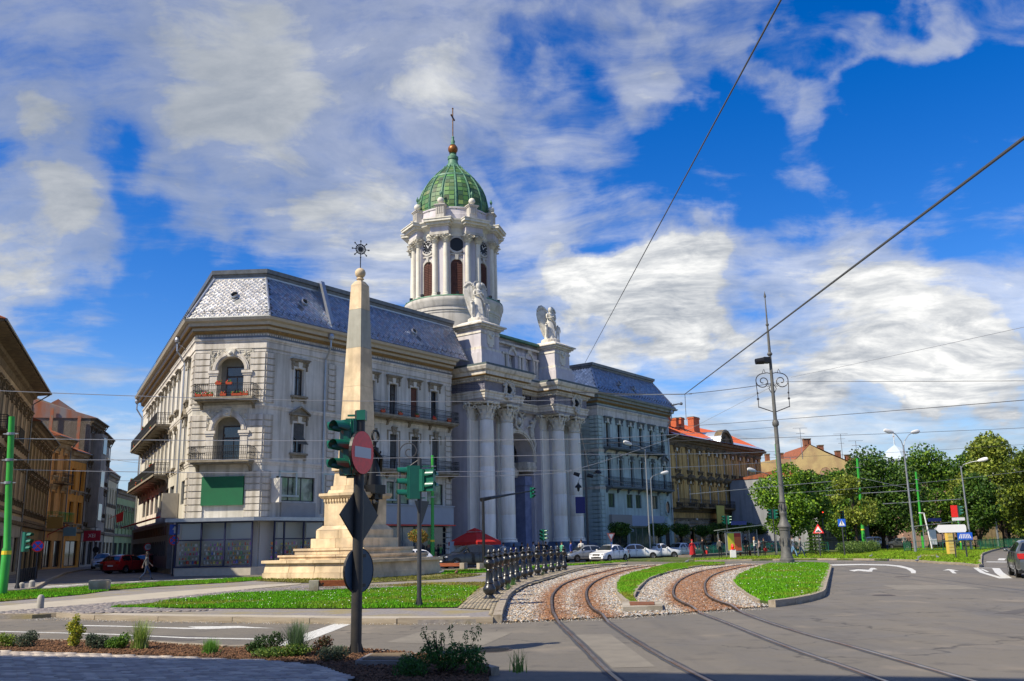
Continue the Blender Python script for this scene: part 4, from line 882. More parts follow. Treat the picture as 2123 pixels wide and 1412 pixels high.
# arched loggias of the chamfer
def arch_ring(b, x, z, r0, r1, y0, y1, n=14, a0=0, a1=math.pi, M=None):
    pts_o=[(x+r1*math.cos(a0+(a1-a0)*i/n),z+r1*math.sin(a0+(a1-a0)*i/n)) for i in range(n+1)]; pts_i=[(x+r0*math.cos(a0+(a1-a0)*i/n),z+r0*math.sin(a0+(a1-a0)*i/n)) for i in range(n+1)]
    vs=[];fs=[]
    for (ox,oz),(ix,iz) in zip(pts_o,pts_i): vs+=[(ox,y0,oz),(ix,y0,iz),(ix,y1,iz),(ox,y1,oz)]
    for i in range(n):
        o=i*4; q=o+4; fs+=[(o,q,q+1,o+1),(o+1,q+1,q+2,o+2),(o+2,q+2,q+3,o+3),(o+3,q+3,q,o)]
    fs+=[(0,1,2,3),(n*4+3,n*4+2,n*4+1,n*4)]; b.add(vs,fs,M)
def spandrel(b, x, z, r, hw, ztop, y0, y1, n=12, M=None):
    """plate filling the corners between an arch of radius r and its square frame"""
    for sg in (-1,1):
        pts=[(x+sg*r*math.cos(math.pi/2*i/n),z+r*math.sin(math.pi/2*i/n)) for i in range(n+1)]
        for i in range(n):
            (xa,za),(xb,zb)=pts[i],pts[i+1]
            v=[(xa,za),(xb,zb),(xb,ztop),(xa,ztop)]
            b.add([(p,y0,q) for p,q in v],[(0,1,2,3)] if sg<0 else [(3,2,1,0)],M); b.add([(p,y1,q) for p,q in v],[(3,2,1,0)] if sg<0 else [(0,1,2,3)],M)
            b.add([(xa,y0,za),(xb,y0,zb),(xb,y1,zb),(xa,y1,za)],[(0,1,2,3),(3,2,1,0)][:1],M)
        b.add([(x+sg*hw,y0,z),(x+sg*r,y0,z),(x+sg*r,y0,ztop),(x+sg*hw,y0,ztop)],[(0,1,2,3),] if sg<0 else [(3,2,1,0)],M) if hw>r else None
for (xc,zs,z0,r) in ((2.7,14.42,12.4,1.02),(2.65,10.05,7.9,1.02)):
    b=MB(); spandrel(b,xc,zs,r,1.05,zs+1.05,-.005,.35,M=CH); arch_ring(b,xc,zs,r,r+.34,-.16,.02,M=CH); arch_ring(b,xc,zs,r+.1,r+.24,-.22,-.15,M=CH)
    for sg in (-1,1):
        x=xc+sg*(r+.22); x0,x1=x-.26,x+.26
        b.add(*(lambda q:(q.v,q.f))(MB().box(x0,x1,-.14,.02,z0,zs-.25)),CH); b.add(*(lambda q:(q.v,q.f))(MB().box(x0-.14,x1+.14,-.24,.02,zs-.25,zs-.05)),CH); b.add(*(lambda q:(q.v,q.f))(MB().box(x0-.07,x1+.07,-.19,.02,zs-.4,zs-.25)),CH)
    lg=b.build('loggia',PLW,pal)
    p=MB(CH); p.box(xc-1.5,xc+1.5,-.03,.0,zs+.0,zs+1.5) if 0 else None
    o=MB(CH)
    for sg in (-1,1):
        for k in range(34):
            a=random.uniform(.15,1.45); rr=random.uniform(1.42,1.95); xx=xc+sg*rr*math.cos(a); z=zs+rr*math.sin(a)
            if abs(xx-xc)<1.5 and z<zs+1.42: 
                o.tube([(xx+.12*math.cos(q),-.05,z+.12*math.sin(q)) for q in [random.random()*6+j*.9 for j in range(4)]],.035,4); o.ball((xx,-.03,z),.07,5,3)
    o.build('carved_ornament',CRM,lg,kind='stuff'); 
    q=MB(CH); q.plate([(xc-.2,zs+.95),(xc+.2,zs+.95),(xc+.34,zs+1.52),(xc-.34,zs+1.52)],-.34,0); q.ball((xc,-.34,zs+1.22),.16,8,5); q.build('keystone',CRM,lg)
    g=MB(CH); g.quad((xc-1.05,.9,z0),(xc+1.05,.9,z0),(xc+1.05,.9,zs+1.1),(xc-1.05,.9,zs+1.1)); g.build('back_wall',mat('loggia_back',(.30,.29,.25),.9,c2=(.22,.21,.18),scale=2),lg)  # back wall coloured darker than the front, the loggia's shade put into it
    d=MB(CH); d.box(xc-.62,xc+1.0,.8,.88,z0,zs+.4); dd=d.build('balcony_door',WDK,lg)
    g=MB(CH)
    for x0,x1,za,zb in ((xc-.52,xc+.16,z0+.15,z0+1.6),(xc+.24,xc+.92,z0+.15,z0+1.6),(xc-.52,xc+.92,z0+1.72,zs+.3)): g.quad((x0,.795,za),(x1,.795,za),(x1,.795,zb),(x0,.795,zb))
    g.build('glazing',GLS,lg)
    b=MB(CH); b.box(xc-1.62,xc-1.46,-.06,.0,z0,zs+1.5); b.box(xc+1.46,xc+1.62,-.06,.0,z0,zs+1.5); b.box(xc-1.46,xc+1.46,-.06,.0,zs+1.44,zs+1.54); b.build('loggia_frame',PLA,lg)
balcony(pal,CH,.45,4.75,12.3,1.15,PLD,pots=9); balcony(pal,CH,.4,4.7,7.85,1.15,PLD)
# signs and boxes on the wall
b=MB(CH); b.box(1.05,4.05,-.22,-.02,4.75,6.75); b.build('blank_green_board',mat('board_green',(.008,.13,.05),.6,c2=(.01,.11,.045),scale=2),pal)
b=MB(); b.box(1.75,4.9,-.2,-.0,3.9,4.95); b.build('blank_sign_board',mat('board_grey',(.33,.32,.30),.8,c2=(.29,.28,.26),scale=1.5),pal)
b=MB(); b.box(.85,1.05,-1.0,-.02,4.9,6.6); b.build('projecting_sign',mat('board_white',(.55,.53,.48),.7),pal)
b=MB(LF); b.box(LEN_L-4.6,LEN_L-4.3,-1.2,-.05,4.1,5.9); b.build('projecting_sign',STG,pal)
b=MB(); b.box(7.2,20.25,-.55,-.02,3.45,4.95); b.box(7.1,20.35,-.62,-.02,4.95,5.03); b.build('fascia',mat('fascia_grey',(.36,.39,.42),.7,c2=(.32,.35,.38),scale=1),pal)
b=MB(); b.box(8.5,20.4,-.66,-.5,3.34,3.42); b.build('red_trim',RED,pal)
# downpipes
def downpipe(root,M,x,z1,side=0):
    b=MB(M); b.lathe([(.04,.0),(.2,.12),(.24,.3),(.2,.5),(.08,.6)],12,(x,-.75,z1-.55)); b.tube([(x,-.75,z1-.5),(x,-.75,z1-1.1),(x+.05,-.16,z1-2.0),(x+.05,-.14,z1-2.4),(x+.05,-.14,4.2)],.075,8); 
    b.tube([(x+.1,-.1,z1-1.),(x+.3,-.4,z1-.8),(x+.1,-.7,z1-.6)],.02,4); b.build('downpipe',ZNC,root)
downpipe(pal,I4(),5.5,17.9); downpipe(pal,LF,LEN_L-4.7,17.9); downpipe(pal,LF,.2,17.9)
# ---- corner shop
SHG2=mat('shop_glass',(.02,.03,.035),.04,spec=.9)
def see_glass():
    m=bpy.data.materials.new('clear_glass'); m.use_nodes=True; t=m.node_tree; t.nodes.clear(); n=t.nodes.new
    tr=n('ShaderNodeBsdfTransparent'); tr.inputs[0].default_value=(.92,.95,.95,1); gl=n('ShaderNodeBsdfGlossy'); gl.inputs['Roughness'].default_value=.02; fr=n('ShaderNodeFresnel'); fr.inputs[0].default_value=1.5
    mx=n('ShaderNodeMixShader'); o=n('ShaderNodeOutputMaterial'); t.links.new(fr.outputs[0],mx.inputs[0]); t.links.new(tr.outputs[0],mx.inputs[1]); t.links.new(gl.outputs[0],mx.inputs[2]); t.links.new(mx.outputs[0],o.inputs[0]); return m
SEE=see_glass()
BFR=mat('shop_frame_blue',(.01,.012,.05),.4)
S0=MB(); 
sp=[(CH@Vector((-.2,-1.0,0))).xy,(CH@Vector((5.1,-1.0,0))).xy]
sp=[Vector(v) for v in sp]; s2=Vector((.55,-1.0)); s3=Vector((5.0,-1.0))
plz=MB(); plz.prism([tuple(sp[0]),tuple(sp[1]),tuple(s2),tuple(s3),(5.0,-.02),(0,-.02),tuple((CH@Vector((-.2,0,0))).xy)],.0,.55); plz.build('shop_plinth',STG,pal)
rf=MB(); rf.prism([tuple((CH@Vector((-.9,-1.35,0))).xy),tuple((CH@Vector((5.3,-1.35,0))).xy),(.7,-1.35),(5.6,-1.3),(5.6,-.02),(.0,-.02),tuple((CH@Vector((-.9,-.02,0))).xy)],3.62,3.86); rf.build('shop_canopy',ZNC,pal)
dkb=MB(CH); dkb.box(-.2,5.2,-.12,-.02,.55,3.6); dkb.build('shop_back',mat('shop_back',(.5,.5,.48),.9),pal); dkb=MB(); dkb.box(0,5,-.12,-.02,.55,3.6); dkb.build('shop_back',MATS['shop_back'],pal)
GOODS=attr_mat('shop_goods',.45,.5)
def shopfront(P0,P1,cols,colour_bias):
    d=(P1-P0); L=d.length; ang=math.atan2(d.y,d.x); M=T(P0.x,P0.y,0)@RZ(ang)
    f=MB(M)
    f.box(0,L,-.04,.04,.55,.65); f.box(0,L,-.04,.04,3.52,3.62); f.box(0,L,-.03,.03,2.34,2.42)
    xs=[0]+cols+[L]
    for x in xs: f.box(x-.05,x+.05,-.05,.05,.55,3.62)
    fr=f.build('shop_frame',BFR,pal)
    for i in range(len(xs)-1):
        for z0,z1 in ((.65,2.34),(2.42,3.52)):
            g=MB(M); g.quad((xs[i]+.05,0,z0),(xs[i+1]-.05,0,z0),(xs[i+1]-.05,0,z1),(xs[i]+.05,0,z1)); g.build('pane',SEE,fr)
        if i%2==0 or L>4.6 and i==2:
            g=MB(M); g.box(xs[i]+.35,xs[i+1]-.08,.12,.15,2.4,3.5); g.build('blind',mat('blind_white',(.5,.5,.48),.8),fr)
        # shelves and goods
        sh=MB(M); V=[];F=[];C=[]
        for k,z in enumerate((.75,1.05,1.35,1.65,1.95)):
            sh.box(xs[i]+.1,xs[i+1]-.1,.3,.62,z,z+.025)
            x=xs[i]+.16
            while x<xs[i+1]-.2:
                w=random.uniform(.08,.2); h=random.uniform(.1,.26); c=random.choice([(.75,.75,.72),(.8,.08,.05),(.85,.35,.08),(.08,.15,.6),(.85,.7,.1),(.5,.3,.15),(.6,.2,.6),(.15,.45,.2),(.8,.75,.7)])
                o=len(V); 
                n=6
                for q in range(3):
                    rr=(w/2)*(1,random.uniform(.6,1.2),random.uniform(.3,1))[q]; zz_=z+.025+h*q/2
                    for j in range(n): p=M@Vector((x+rr*math.cos(j*math.pi/3),.42+rr*math.sin(j*math.pi/3),zz_)); V.append(tuple(p))
                for q in range(2):
                    for j in range(n): F.append((o+q*n+j,o+q*n+(j+1)%n,o+(q+1)*n+(j+1)%n)); F.append((o+q*n+j,o+(q+1)*n+(j+1)%n,o+(q+1)*n+j))
                C.append(c); x+=w+random.uniform(.02,.1)
        sh.build('shelf',mat('shelf_white',(.5,.5,.48),.6),fr)
        if C: obj('goods',pieces_mesh('goods',np.array(V),np.array(F),np.array(C),GOODS,24),fr,kind='stuff')
shopfront(sp[0],sp[1],[1.75,3.4],0); shopfront(s2,s3,[.85,2.6],0)
b=MB(LF); b.box(.3,LEN_L-6.5,-.35,-.02,.4,3.9); b.build('metal_shopfront',mat('metal_front',(.20,.20,.21),.35,metal=.6,c2=(.14,.14,.15),scale=1.5),pal)
for i in range(22):
    x=LEN_L-8.2-i*1.25
    b=MB(LF); b.lathe([(.001,0),(.36,0),(.36,.03)],14,M=T(x,-.36,1.9)@Matrix.Rotation(math.pi/2,4,'X'),sy=1.6,cap=False); b.build('oval_panel',mat('oval_panel',(.06,.065,.07),.3,metal=.4),pal)
    b=MB(LF); b.box(x-.42,x+.42,-.38,-.352,2.9,3.6); b.build('brown_panel',WBR,pal)
b=MB(LF); b.add([(.5,-.3,4.5),(LEN_L-10,-.3,4.5),(LEN_L-10,-1.5,4.2),(.5,-1.5,4.2),(.5,-.3,4.4),(LEN_L-10,-.3,4.4),(LEN_L-10,-1.5,4.1),(.5,-1.5,4.1)],[(0,1,2,3),(7,6,5,4),(3,2,6,7),(0,3,7,4),(1,5,6,2)]); b.build('awning',AWN,pal)
b=MB(); b.wall(7.2,20.2,.4,3.4,[],.5,.1); b.build('shop_back',MATS['shop_back'],pal)
big_window(pal,I4(),7.3,11.6,.5,3.3,3,GLS,ZND,.12); big_window(pal,I4(),11.7,15.9,.5,3.3,3,GLC,ZND,.12); big_window(pal,I4(),16,20.1,.5,3.3,2,GLS,ZND,.12)
# ================================================================ figures: one skinned surface from a skeleton
DEPS=None
def skin_mesh(name, joints, bones, mats, paint, sub=1):
    """joints {k:(pos,radius or (rx,ry))}; paint(p)->material index by face centre"""
    keys=list(joints); me=bpy.data.meshes.new(name); me.from_pydata([joints[k][0] for k in keys],[(keys.index(a),keys.index(b)) for a,b in bones],[]); me.update()
    o=bpy.data.objects.new(name,me); COL.objects.link(o); md=o.modifiers.new('s','SKIN')
    for i,k in enumerate(keys):
        r=joints[k][1]; sv=me.skin_vertices[0].data[i]; sv.radius=r if isinstance(r,tuple) else (r,r); sv.use_root=(k in ('pelvis','root'))
    if sub: ms=o.modifiers.new('u','SUBSURF'); ms.levels=sub; ms.render_levels=sub
    dg=bpy.context.evaluated_depsgraph_get(); dg.update(); e=o.evaluated_get(dg); out=bpy.data.meshes.new_from_object(e); out.name=name
    bpy.data.objects.remove(o); bpy.data.meshes.remove(me)
    out.materials.clear()
    for m in mats: out.materials.append(m)
    for p in out.polygons: p.material_index=paint(p.center); p.use_smooth=True
    return out
def figure_joints(pose, h=1.75, bulk=1.):
    """pose: dict of joint overrides in a 1.75 m figure facing -y"""
    J={'pelvis':((0,0,.95),(.15,.11)),'waist':((0,0,1.10),(.13,.10)),'chest':((0,0,1.32),(.17,.115)),'neck':((0,0,1.50),(.055,.055)),'head0':((0,-.01,1.58),(.078,.085)),'head1':((0,-.015,1.69),(.08,.09)),
       'hipl':((-.09,0,.9),(.09,.095)),'kneel':((-.1,-.02,.5),(.058,.062)),'anklel':((-.1,.02,.1),(.04,.045)),'toel':((-.1,-.13,.045),(.038,.03)),
       'hipr':((.09,0,.9),(.09,.095)),'kneer':((.1,-.02,.5),(.058,.062)),'ankler':((.1,.02,.1),(.04,.045)),'toer':((.1,-.13,.045),(.038,.03)),
       'shl':((-.19,0,1.42),(.062,.062)),'ell':((-.25,.02,1.14),(.042,.042)),'wrl':((-.25,-.06,.90),(.03,.034)),'hal':((-.25,-.08,.81),(.028,.042)),
       'shr':((.19,0,1.42),(.062,.062)),'elr':((.25,.02,1.14),(.042,.042)),'wrr':((.25,-.06,.90),(.03,.034)),'har':((.25,-.08,.81),(.028,.042))}
    for k,v in pose.items(): J[k]=(v,J[k][1])
    s=h/1.78
    return {k:(tuple(c*s for c in p),tuple(q*s*(bulk if k not in('head0','head1','neck') else 1) for q in r)) for k,(p,r) in J.items()}
BONES=[('pelvis','waist'),('waist','chest'),('chest','neck'),('neck','head0'),('head0','head1'),('pelvis','hipl'),('hipl','kneel'),('kneel','anklel'),('anklel','toel'),('pelvis','hipr'),('hipr','kneer'),('kneer','ankler'),('ankler','toer'),
       ('chest','shl'),('shl','ell'),('ell','wrl'),('wrl','hal'),('chest','shr'),('shr','elr'),('elr','wrr'),('wrr','har')]
# ================================================================ church
CX=31.2
chu=thing('church','lavender grey baroque church with giant columns, angel pedestals and a green domed tower','church',FM@T(CX,0,0))
def ch(M=None): return MB(T(-CX,0,0)@M if M is not None else T(-CX,0,0))
GL=(22.7,28.2); GR=(34.2,39.7)
b=ch()
b.box(GL[0],GL[1],-.2,6,1.6,14.6); b.box(GR[0],GR[1],-.2,6,1.6,14.6)
# recessed centre bay with the great arch
b.wall(28.2,34.2,9.7,14.6,[(28.2,34.2,9.7,13.3)],.55,.01)
spandrel(b,31.2,9.7,2.75,3.0,14.6,.5,2.4,n=18)
b.box(28.2,28.45,.5,2.4,1.6,9.7); b.box(33.95,34.2,.5,2.4,1.6,9.7)
b.box(20.6,22.7,3.2,6,0,17.8); b.box(39.7,45.8,3.2,8,0,17.8)
b.build('wall',LAV,chu)
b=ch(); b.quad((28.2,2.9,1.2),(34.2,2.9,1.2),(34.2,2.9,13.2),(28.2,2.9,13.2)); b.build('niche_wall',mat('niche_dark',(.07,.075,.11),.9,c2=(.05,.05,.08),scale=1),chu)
b=ch(); 
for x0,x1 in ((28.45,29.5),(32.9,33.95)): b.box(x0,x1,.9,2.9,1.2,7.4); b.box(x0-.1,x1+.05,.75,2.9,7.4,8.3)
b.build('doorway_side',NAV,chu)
b=ch(); b.box(29.5,32.9,1.7,2.9,8.2,8.45); b.box(29.6,32.8,1.55,2.9,8.45,8.8); b.box(29.9,30.2,2.0,2.9,1.2,8.2); b.box(32.2,32.5,2.0,2.9,1.2,8.2); b.plate([(29.4,8.8),(33.0,8.8),(31.2,9.8)],1.6,2.9); b.build('door_surround',PLW,chu)
b=ch(); b.box(30.2,32.2,2.6,2.8,1.2,7.6)
for x in (30.3,31.25): b.box(x,x+.85,2.55,2.62,1.4,4.0); b.box(x,x+.85,2.55,2.62,4.3,7.0)
b.build('door',WDK,chu)
b=ch(); arch_ring(b,31.2,9.7,2.75,3.2,.35,.56,24); arch_ring(b,31.2,9.7,2.9,3.05,.27,.36,24); arch_ring(b,31.2,9.7,2.1,2.35,2.7,2.9,20); b.build('arch_moulding',PLW,chu)
b=ch()
for i in range(26):
    a=math.pi*(i+.5)/26; b.ball((31.2+3.38*math.cos(a),.5,9.7+3.38*math.sin(a)),.09,6,4)
b.build('arch_beads',CRM,chu,kind='stuff')
b=ch()
for x0,x1 in ((28.0,29.7),(32.7,34.4)):
    b.box(x0,x1,.35,2.9,8.95,9.1); b.box(x0+.06,x1-.06,.42,2.9,8.75,8.95); b.box(x0-.06,x1+.06,.28,2.9,9.1,9.3); b.box(x0+.03,x1-.03,.38,2.9,9.3,9.7)
b.build('impost',PLW,chu)
# relief angels in the spandrels and the crowning cartouche
for sg in (-1,1):
    b=ch(); cx=31.2+sg*2.55; 
    b.tube([(cx,.45,12.0),(cx-sg*.25,.35,12.5),(cx-sg*.35,.3,13.1),(cx-sg*.3,.3,13.5)],[.22,.3,.26,.12],8); b.ball((cx-sg*.35,.22,13.75),.2,10,6); b.tube([(cx-sg*.35,.28,13.2),(cx-sg*.9,.2,13.3),(cx-sg*1.3,.2,13.0)],[.11,.09,.06],6); b.tube([(cx,.4,12.2),(cx+sg*.3,.3,11.6),(cx+sg*.25,.3,10.9)],[.2,.15,.08],6)
    b.add([(cx,.4,12.7),(cx+sg*.35,.25,13.9),(cx+sg*.15,.3,14.2),(cx-sg*.25,.35,13.4),(cx,.3,12.7),(cx+sg*.35,.15,13.9),(cx+sg*.15,.2,14.2),(cx-sg*.25,.25,13.4)],[(4,5,6,7),(0,3,2,1),(0,1,5,4),(1,2,6,5),(2,3,7,6)])
    b.build('relief_angel',MRB,chu,smooth=True)
b=ch(); b.tube([(31.2+.55*math.cos(a)*(1+.15*math.cos(3*a)),.25,13.7+.85*math.sin(a)) for a in [k*math.pi/10 for k in range(20)]],.14,6,closed=True); b.ball((31.2,.3,13.65),.38,10,6); b.ball((31.2,.2,14.75),.22,8,5)
for sg in (-1,1): b.tube([(31.2+sg*.5,.25,14.2),(31.2+sg*1.0,.2,14.5),(31.2+sg*1.15,.2,14.1),(31.2+sg*.8,.25,13.9)],.12,6)
b.build('cartouche',MRB,chu,smooth=True)
# plinth
b=ch()
for g0,g1 in (GL,GR):
    b.box(g0-.35,g1+.35,-2.5,6,0,1.35); b.box(g0-.25,g1+.25,-2.42,6,1.35,1.5)
b.box(GL[1]+.35,GR[0]-.35,-.9,2.9,0,.5); b.box(GL[1]+.35,GR[0]-.35,-.4,2.9,.5,.9); b.box(GL[1]+.35,GR[0]-.35,.1,2.9,.9,1.2)
b.box(GR[1]+.35,45.8,.6,6,0,1.7)
b.build('plinth',BLU,chu)
b=ch()
COLX=(23.85,26.85,35.55,38.55)
for x in COLX: b=ch(); b.box(x-1.0,x+1.0,-2.5,-.2,1.5,1.68); b.box(x-.92,x+.92,-2.42,-.2,1.68,1.86); b.build('column_plinth',BLU,chu)
# column: shaft drums, base and Corinthian capital
COLM=mat('column_plaster',(.86,.82,.74),.8,c2=(.76,.72,.64),scale=1.,bump=.15,streak=.4,stretch=(1,1,.5))
sh=MB(); sh.lathe([(.86,1.86),(.86,1.98),(.80,2.02),(.80,2.08),(.86,2.14),(.72,2.2)],24)
z=2.2
prof=[]
for k in range(5):
    z1=2.2+(12.85-2.2)*(k+1)/5; 
    r0=.70-.09*(max(0,(z-5))/8)**1.5; r1=.70-.09*(max(0,(z1-5))/8)**1.5
    prof+=[(r0-.012,z),(r0,z+.02),(r1,z1-.02),(r1-.012,z1)]; z=z1
sh.lathe(prof,28); SHM=sh.mesh('shaft',COLM,True)
def capital(rb=.62, h=1.6, half=1.0, sq=False):
    b=MB(); b.lathe([(rb+.02,0),(rb+.08,.05),(rb+.02,.1),(rb-.02,.14),(rb,.9),(rb+.2,1.25)],20)
    for row,(z0,n,rr,hh) in enumerate(((.12,8,rb,.5),(.48,8,rb+.02,.52))):
        for i in range(n):
            a=2*math.pi*(i+.5*row)/n; ca,sa=math.cos(a),math.sin(a); M_=RZ(a)
            vs=[];fs=[]
            for k,(o,zq,w) in enumerate(((.01,0,.17),(.07,.22,.19),(.13,hh*.8,.17),(.26,hh,.12),(.30,hh-.1,.05))):
                for s_ in (-1,0,1): vs.append((rr+o-(.03 if s_ else -.015),s_*w,z0+zq))
            for k in range(4):
                for s_ in (0,1): q=k*3+s_; fs.append((q,q+1,q+4,q+3)); 
            b.add(vs,fs,M_)
    for i in range(4):      # corner volutes
        a=math.pi/4+i*math.pi/2; M_=RZ(a)
        pts=[]
        for k in range(16): t=k/15; ang=math.pi*.5-t*4.4; r=.2*(1-.75*t); pts.append((rb+.42+r*math.cos(ang),0,1.18+r*math.sin(ang)))
        b.tube([(rb+.02,0,.75),(rb+.15,0,1.1)]+pts,[.08]*2+[.085-.003*k for k in range(16)],6,M=M_)
    for i in range(4):
        b.ball((0,-rb-.28,1.45),.12,8,5,M=RZ(i*math.pi/2)); b.tube([(-.1,-rb-.1,.9),(-.28,-rb-.2,1.2),(-.18,-rb-.25,1.35)],.05,5,M=RZ(i*math.pi/2)); b.tube([(.1,-rb-.1,.9),(.28,-rb-.2,1.2),(.18,-rb-.25,1.35)],.05,5,M=RZ(i*math.pi/2))
    # abacus with concave sides
    pl=[]
    for i in range(4):
        a=math.pi/4+i*math.pi/2
        c0=(half*1.22*math.cos(a-.07),half*1.22*math.sin(a-.07)); c1=(half*1.22*math.cos(a+.07),half*1.22*math.sin(a+.07)); pl+=[c0,c1]
        am=a+math.pi/4
        for q in (-.45,0,.45): rr=half*(.82+.12*abs(q)/.45*1.0); pl.append((rr*math.cos(am+q*.8)/max(math.cos(q*.8),.7),rr*math.sin(am+q*.8)/max(math.cos(q*.8),.7)))
    b.prism(pl,1.42,1.52); b.prism([(x*1.04,y*1.04) for x,y in pl],1.52,1.6)
    return b.mesh('capital',CRM,True)
CAP=capital()
for x in COLX:
    c=obj('column',SHM,chu,T(x-CX,-1.5,0)); obj('capital',CAP,c,T(0,0,12.87))
# pilasters behind
pm=MB(); pm.box(-.62,.62,-.22,.1,1.9,12.9); pm.box(-.72,.72,-.32,.1,1.6,1.9)
for k in range(1,5): pass
PMM=pm.mesh('pilaster',COLM)
cp=capital(.6,1.6,.92)
for x in (23.3,27.55,34.85,39.1):
    p=obj('pilaster',PMM,chu,T(x-CX,-.2,0)); o=obj('capital',cp,p,Matrix.Translation((0,-.02,12.87))@Matrix.Diagonal((1.,.42,1,1)))
p=MB(); p.box(-.62,.1,-.5,.5,1.9,12.9)
# entablature following the plan
EP=[(20.6,3.1),(22.55,3.1),(22.55,-2.35),(28.35,-2.35),(28.35,-.05),(34.05,-.05),(34.05,-2.35),(39.85,-2.35),(39.85,3.1),(45.8,3.1)]
def ent(b): return b
b=ch(); b.sweep([(0,14.5),(.0,14.72),(.05,14.74),(.05,15.0),(.1,15.02),(.1,15.2),(.2,15.3),(.22,15.42),(0,15.44)],EP); b.build('architrave',PLW,chu)
b=ch(); b.sweep([(0,15.44),(0,16.3)],EP); b.build('frieze',mat('frieze_blue',(.22,.23,.33),.85,c2=(.18,.185,.28),scale=1.5,streak=.4),chu)
b=ch(); b.sweep([(0,16.3),(.1,16.32),(.14,16.5),(.3,16.55),(.32,16.75),(.62,16.8),(.66,17.1),(.85,17.2),(.98,17.45),(1.0,17.55),(0,17.75)],EP); b.build('cornice',PLW,chu)
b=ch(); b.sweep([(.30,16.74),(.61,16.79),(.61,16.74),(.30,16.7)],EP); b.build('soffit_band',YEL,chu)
b=ch()
for i in range(len(EP)-1):
    a=Vector(EP[i]);c=Vector(EP[i+1]); L=(c-a).length; u=(c-a)/L; n=Vector((u.y,-u.x)); k=int(L/.26)
    for q in range(k):
        p=a+u*(q*.26+.05); M_=Matrix(((u.x,-n.x,0,p.x),(u.y,-n.y,0,p.y),(0,0,1,0),(0,0,0,1))); b.box(0,.14,-.27,-.1,16.34,16.5,M_)
b.build('dentil_row',PLW,chu,kind='stuff')
core=ch()
core.prism([(22.55,3.1),(22.55,-2.35),(28.35,-2.35),(28.35,-.05),(34.05,-.05),(34.05,-2.35),(39.85,-2.35),(39.85,3.1)],14.5,17.6); core.box(20.6,45.8,3.2,20,.1,17.7); core.build('core',LAV,chu)
LE=EP[1:-1]
b=ch(); b.prism([(21.7,3.2),(21.7,-3.25),(29.2,-3.25),(29.2,-.95),(33.2,-.95),(33.2,-3.25),(40.7,-3.25),(40.7,3.2)],17.66,17.78); b.prism([(21.6,3.2),(21.6,-3.35),(29.3,-3.35),(29.3,-1.05),(33.1,-1.05),(33.1,-3.35),(40.8,-3.35),(40.8,3.2)],17.56,17.64); b.build('lead_flashing',mat('lead_sheet',(.09,.12,.12),.6,c2=(.06,.08,.085),scale=3),chu)
# wreath cartouches on the frieze
for x in (26.0,37.6):
    b=ch(); b.tube([(x+.5*math.cos(a)*(1+.2*math.cos(5*a)),-2.5,15.8+.62*math.sin(a)*(1+.2*math.sin(4*a))) for a in [k*math.pi/20 for k in range(40)]],.15,6,closed=True)
    for k in range(30): a=k*math.pi/15; q_=random.uniform(.6,.98); b.ball((x+q_*.85*math.cos(a),-2.55-.12*random.random(),15.8+q_*math.sin(a)),random.uniform(.08,.17),6,4)
    b.tube([(x-.5,-2.6,16.6),(x,-2.7,16.9),(x+.5,-2.6,16.6)],.14,6); b.tube([(x-.3,-2.6,15.0),(x,-2.7,14.7),(x+.3,-2.6,15.0)],.1,6)
    b.build('wreath',MRB,chu,smooth=True); q=ch(); q.ball((x,-2.5,15.8),.32,10,6); q.build('wreath_core',BRZ,chu)
# inscription on the frieze
def text_mesh(body, s, size, m, depth=.02, align='CENTER'):
    cu=bpy.data.curves.new(body,'FONT'); cu.body=s; cu.size=size; cu.extrude=depth; cu.align_x=align; cu.align_y='CENTER'; cu.resolution_u=2
    o=bpy.data.objects.new(body,cu); COL.objects.link(o); dg=bpy.context.evaluated_depsgraph_get(); dg.update(); me=bpy.data.meshes.new_from_object(o.evaluated_get(dg)); bpy.data.objects.remove(o); me.name=body; me.materials.clear(); me.materials.append(m); return me
XR=Matrix.Rotation(math.pi/2,4,'X')
obj('inscription',text_mesh('inscription','IMPARATULUI',.62,BRZ),chu,T(31.0-CX,-.1,16.0)@XR); obj('inscription',text_mesh('inscription','CERESC',.5,BRZ),chu,T(31.9-CX,-.1,15.35)@XR)
# attic and the two pedestals
b=ch(); b.wall(26.7,35.6,17.6,22.0,[(x-.5,x+.5,18.9,20.4) for x in (28.35,31.2,34.1)],.9,1.0)
for x in (28.35,31.2,34.1): 
    spandrel(b,x,20.4,.5,.5,20.95,.9,1.9); 
b.build('attic_wall',LAV,chu)
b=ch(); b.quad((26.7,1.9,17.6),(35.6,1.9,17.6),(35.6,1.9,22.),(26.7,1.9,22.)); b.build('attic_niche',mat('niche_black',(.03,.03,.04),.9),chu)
b=ch(); b.box(26.7,35.6,.9,3,20.95,22.0,); b.build('attic_top',LAV,chu)
b=ch()
for x in (28.35,31.2,34.1): arch_ring(b,x,20.4,.5,.72,.76,.9,12); b.box(x-.3,x+.3,.7,.9,20.98,21.3)
for x in (27.4,29.8,32.6,35.1): b.box(x-.42,x-.12,.72,.9,18.5,20.3); b.box(x+.12,x+.42,.72,.9,18.5,20.3); b.box(x-.5,x+.5,.66,.9,20.3,20.5)
b.box(26.7,35.6,.6,.9,21.3,21.5); b.box(26.7,35.6,.7,.9,18.3,18.5)
b.build('attic_trim',PLW,chu)
b=ch(); b.box(26.7,35.6,.45,3.2,21.9,22.15); b.build('attic_coping',CPD,chu)
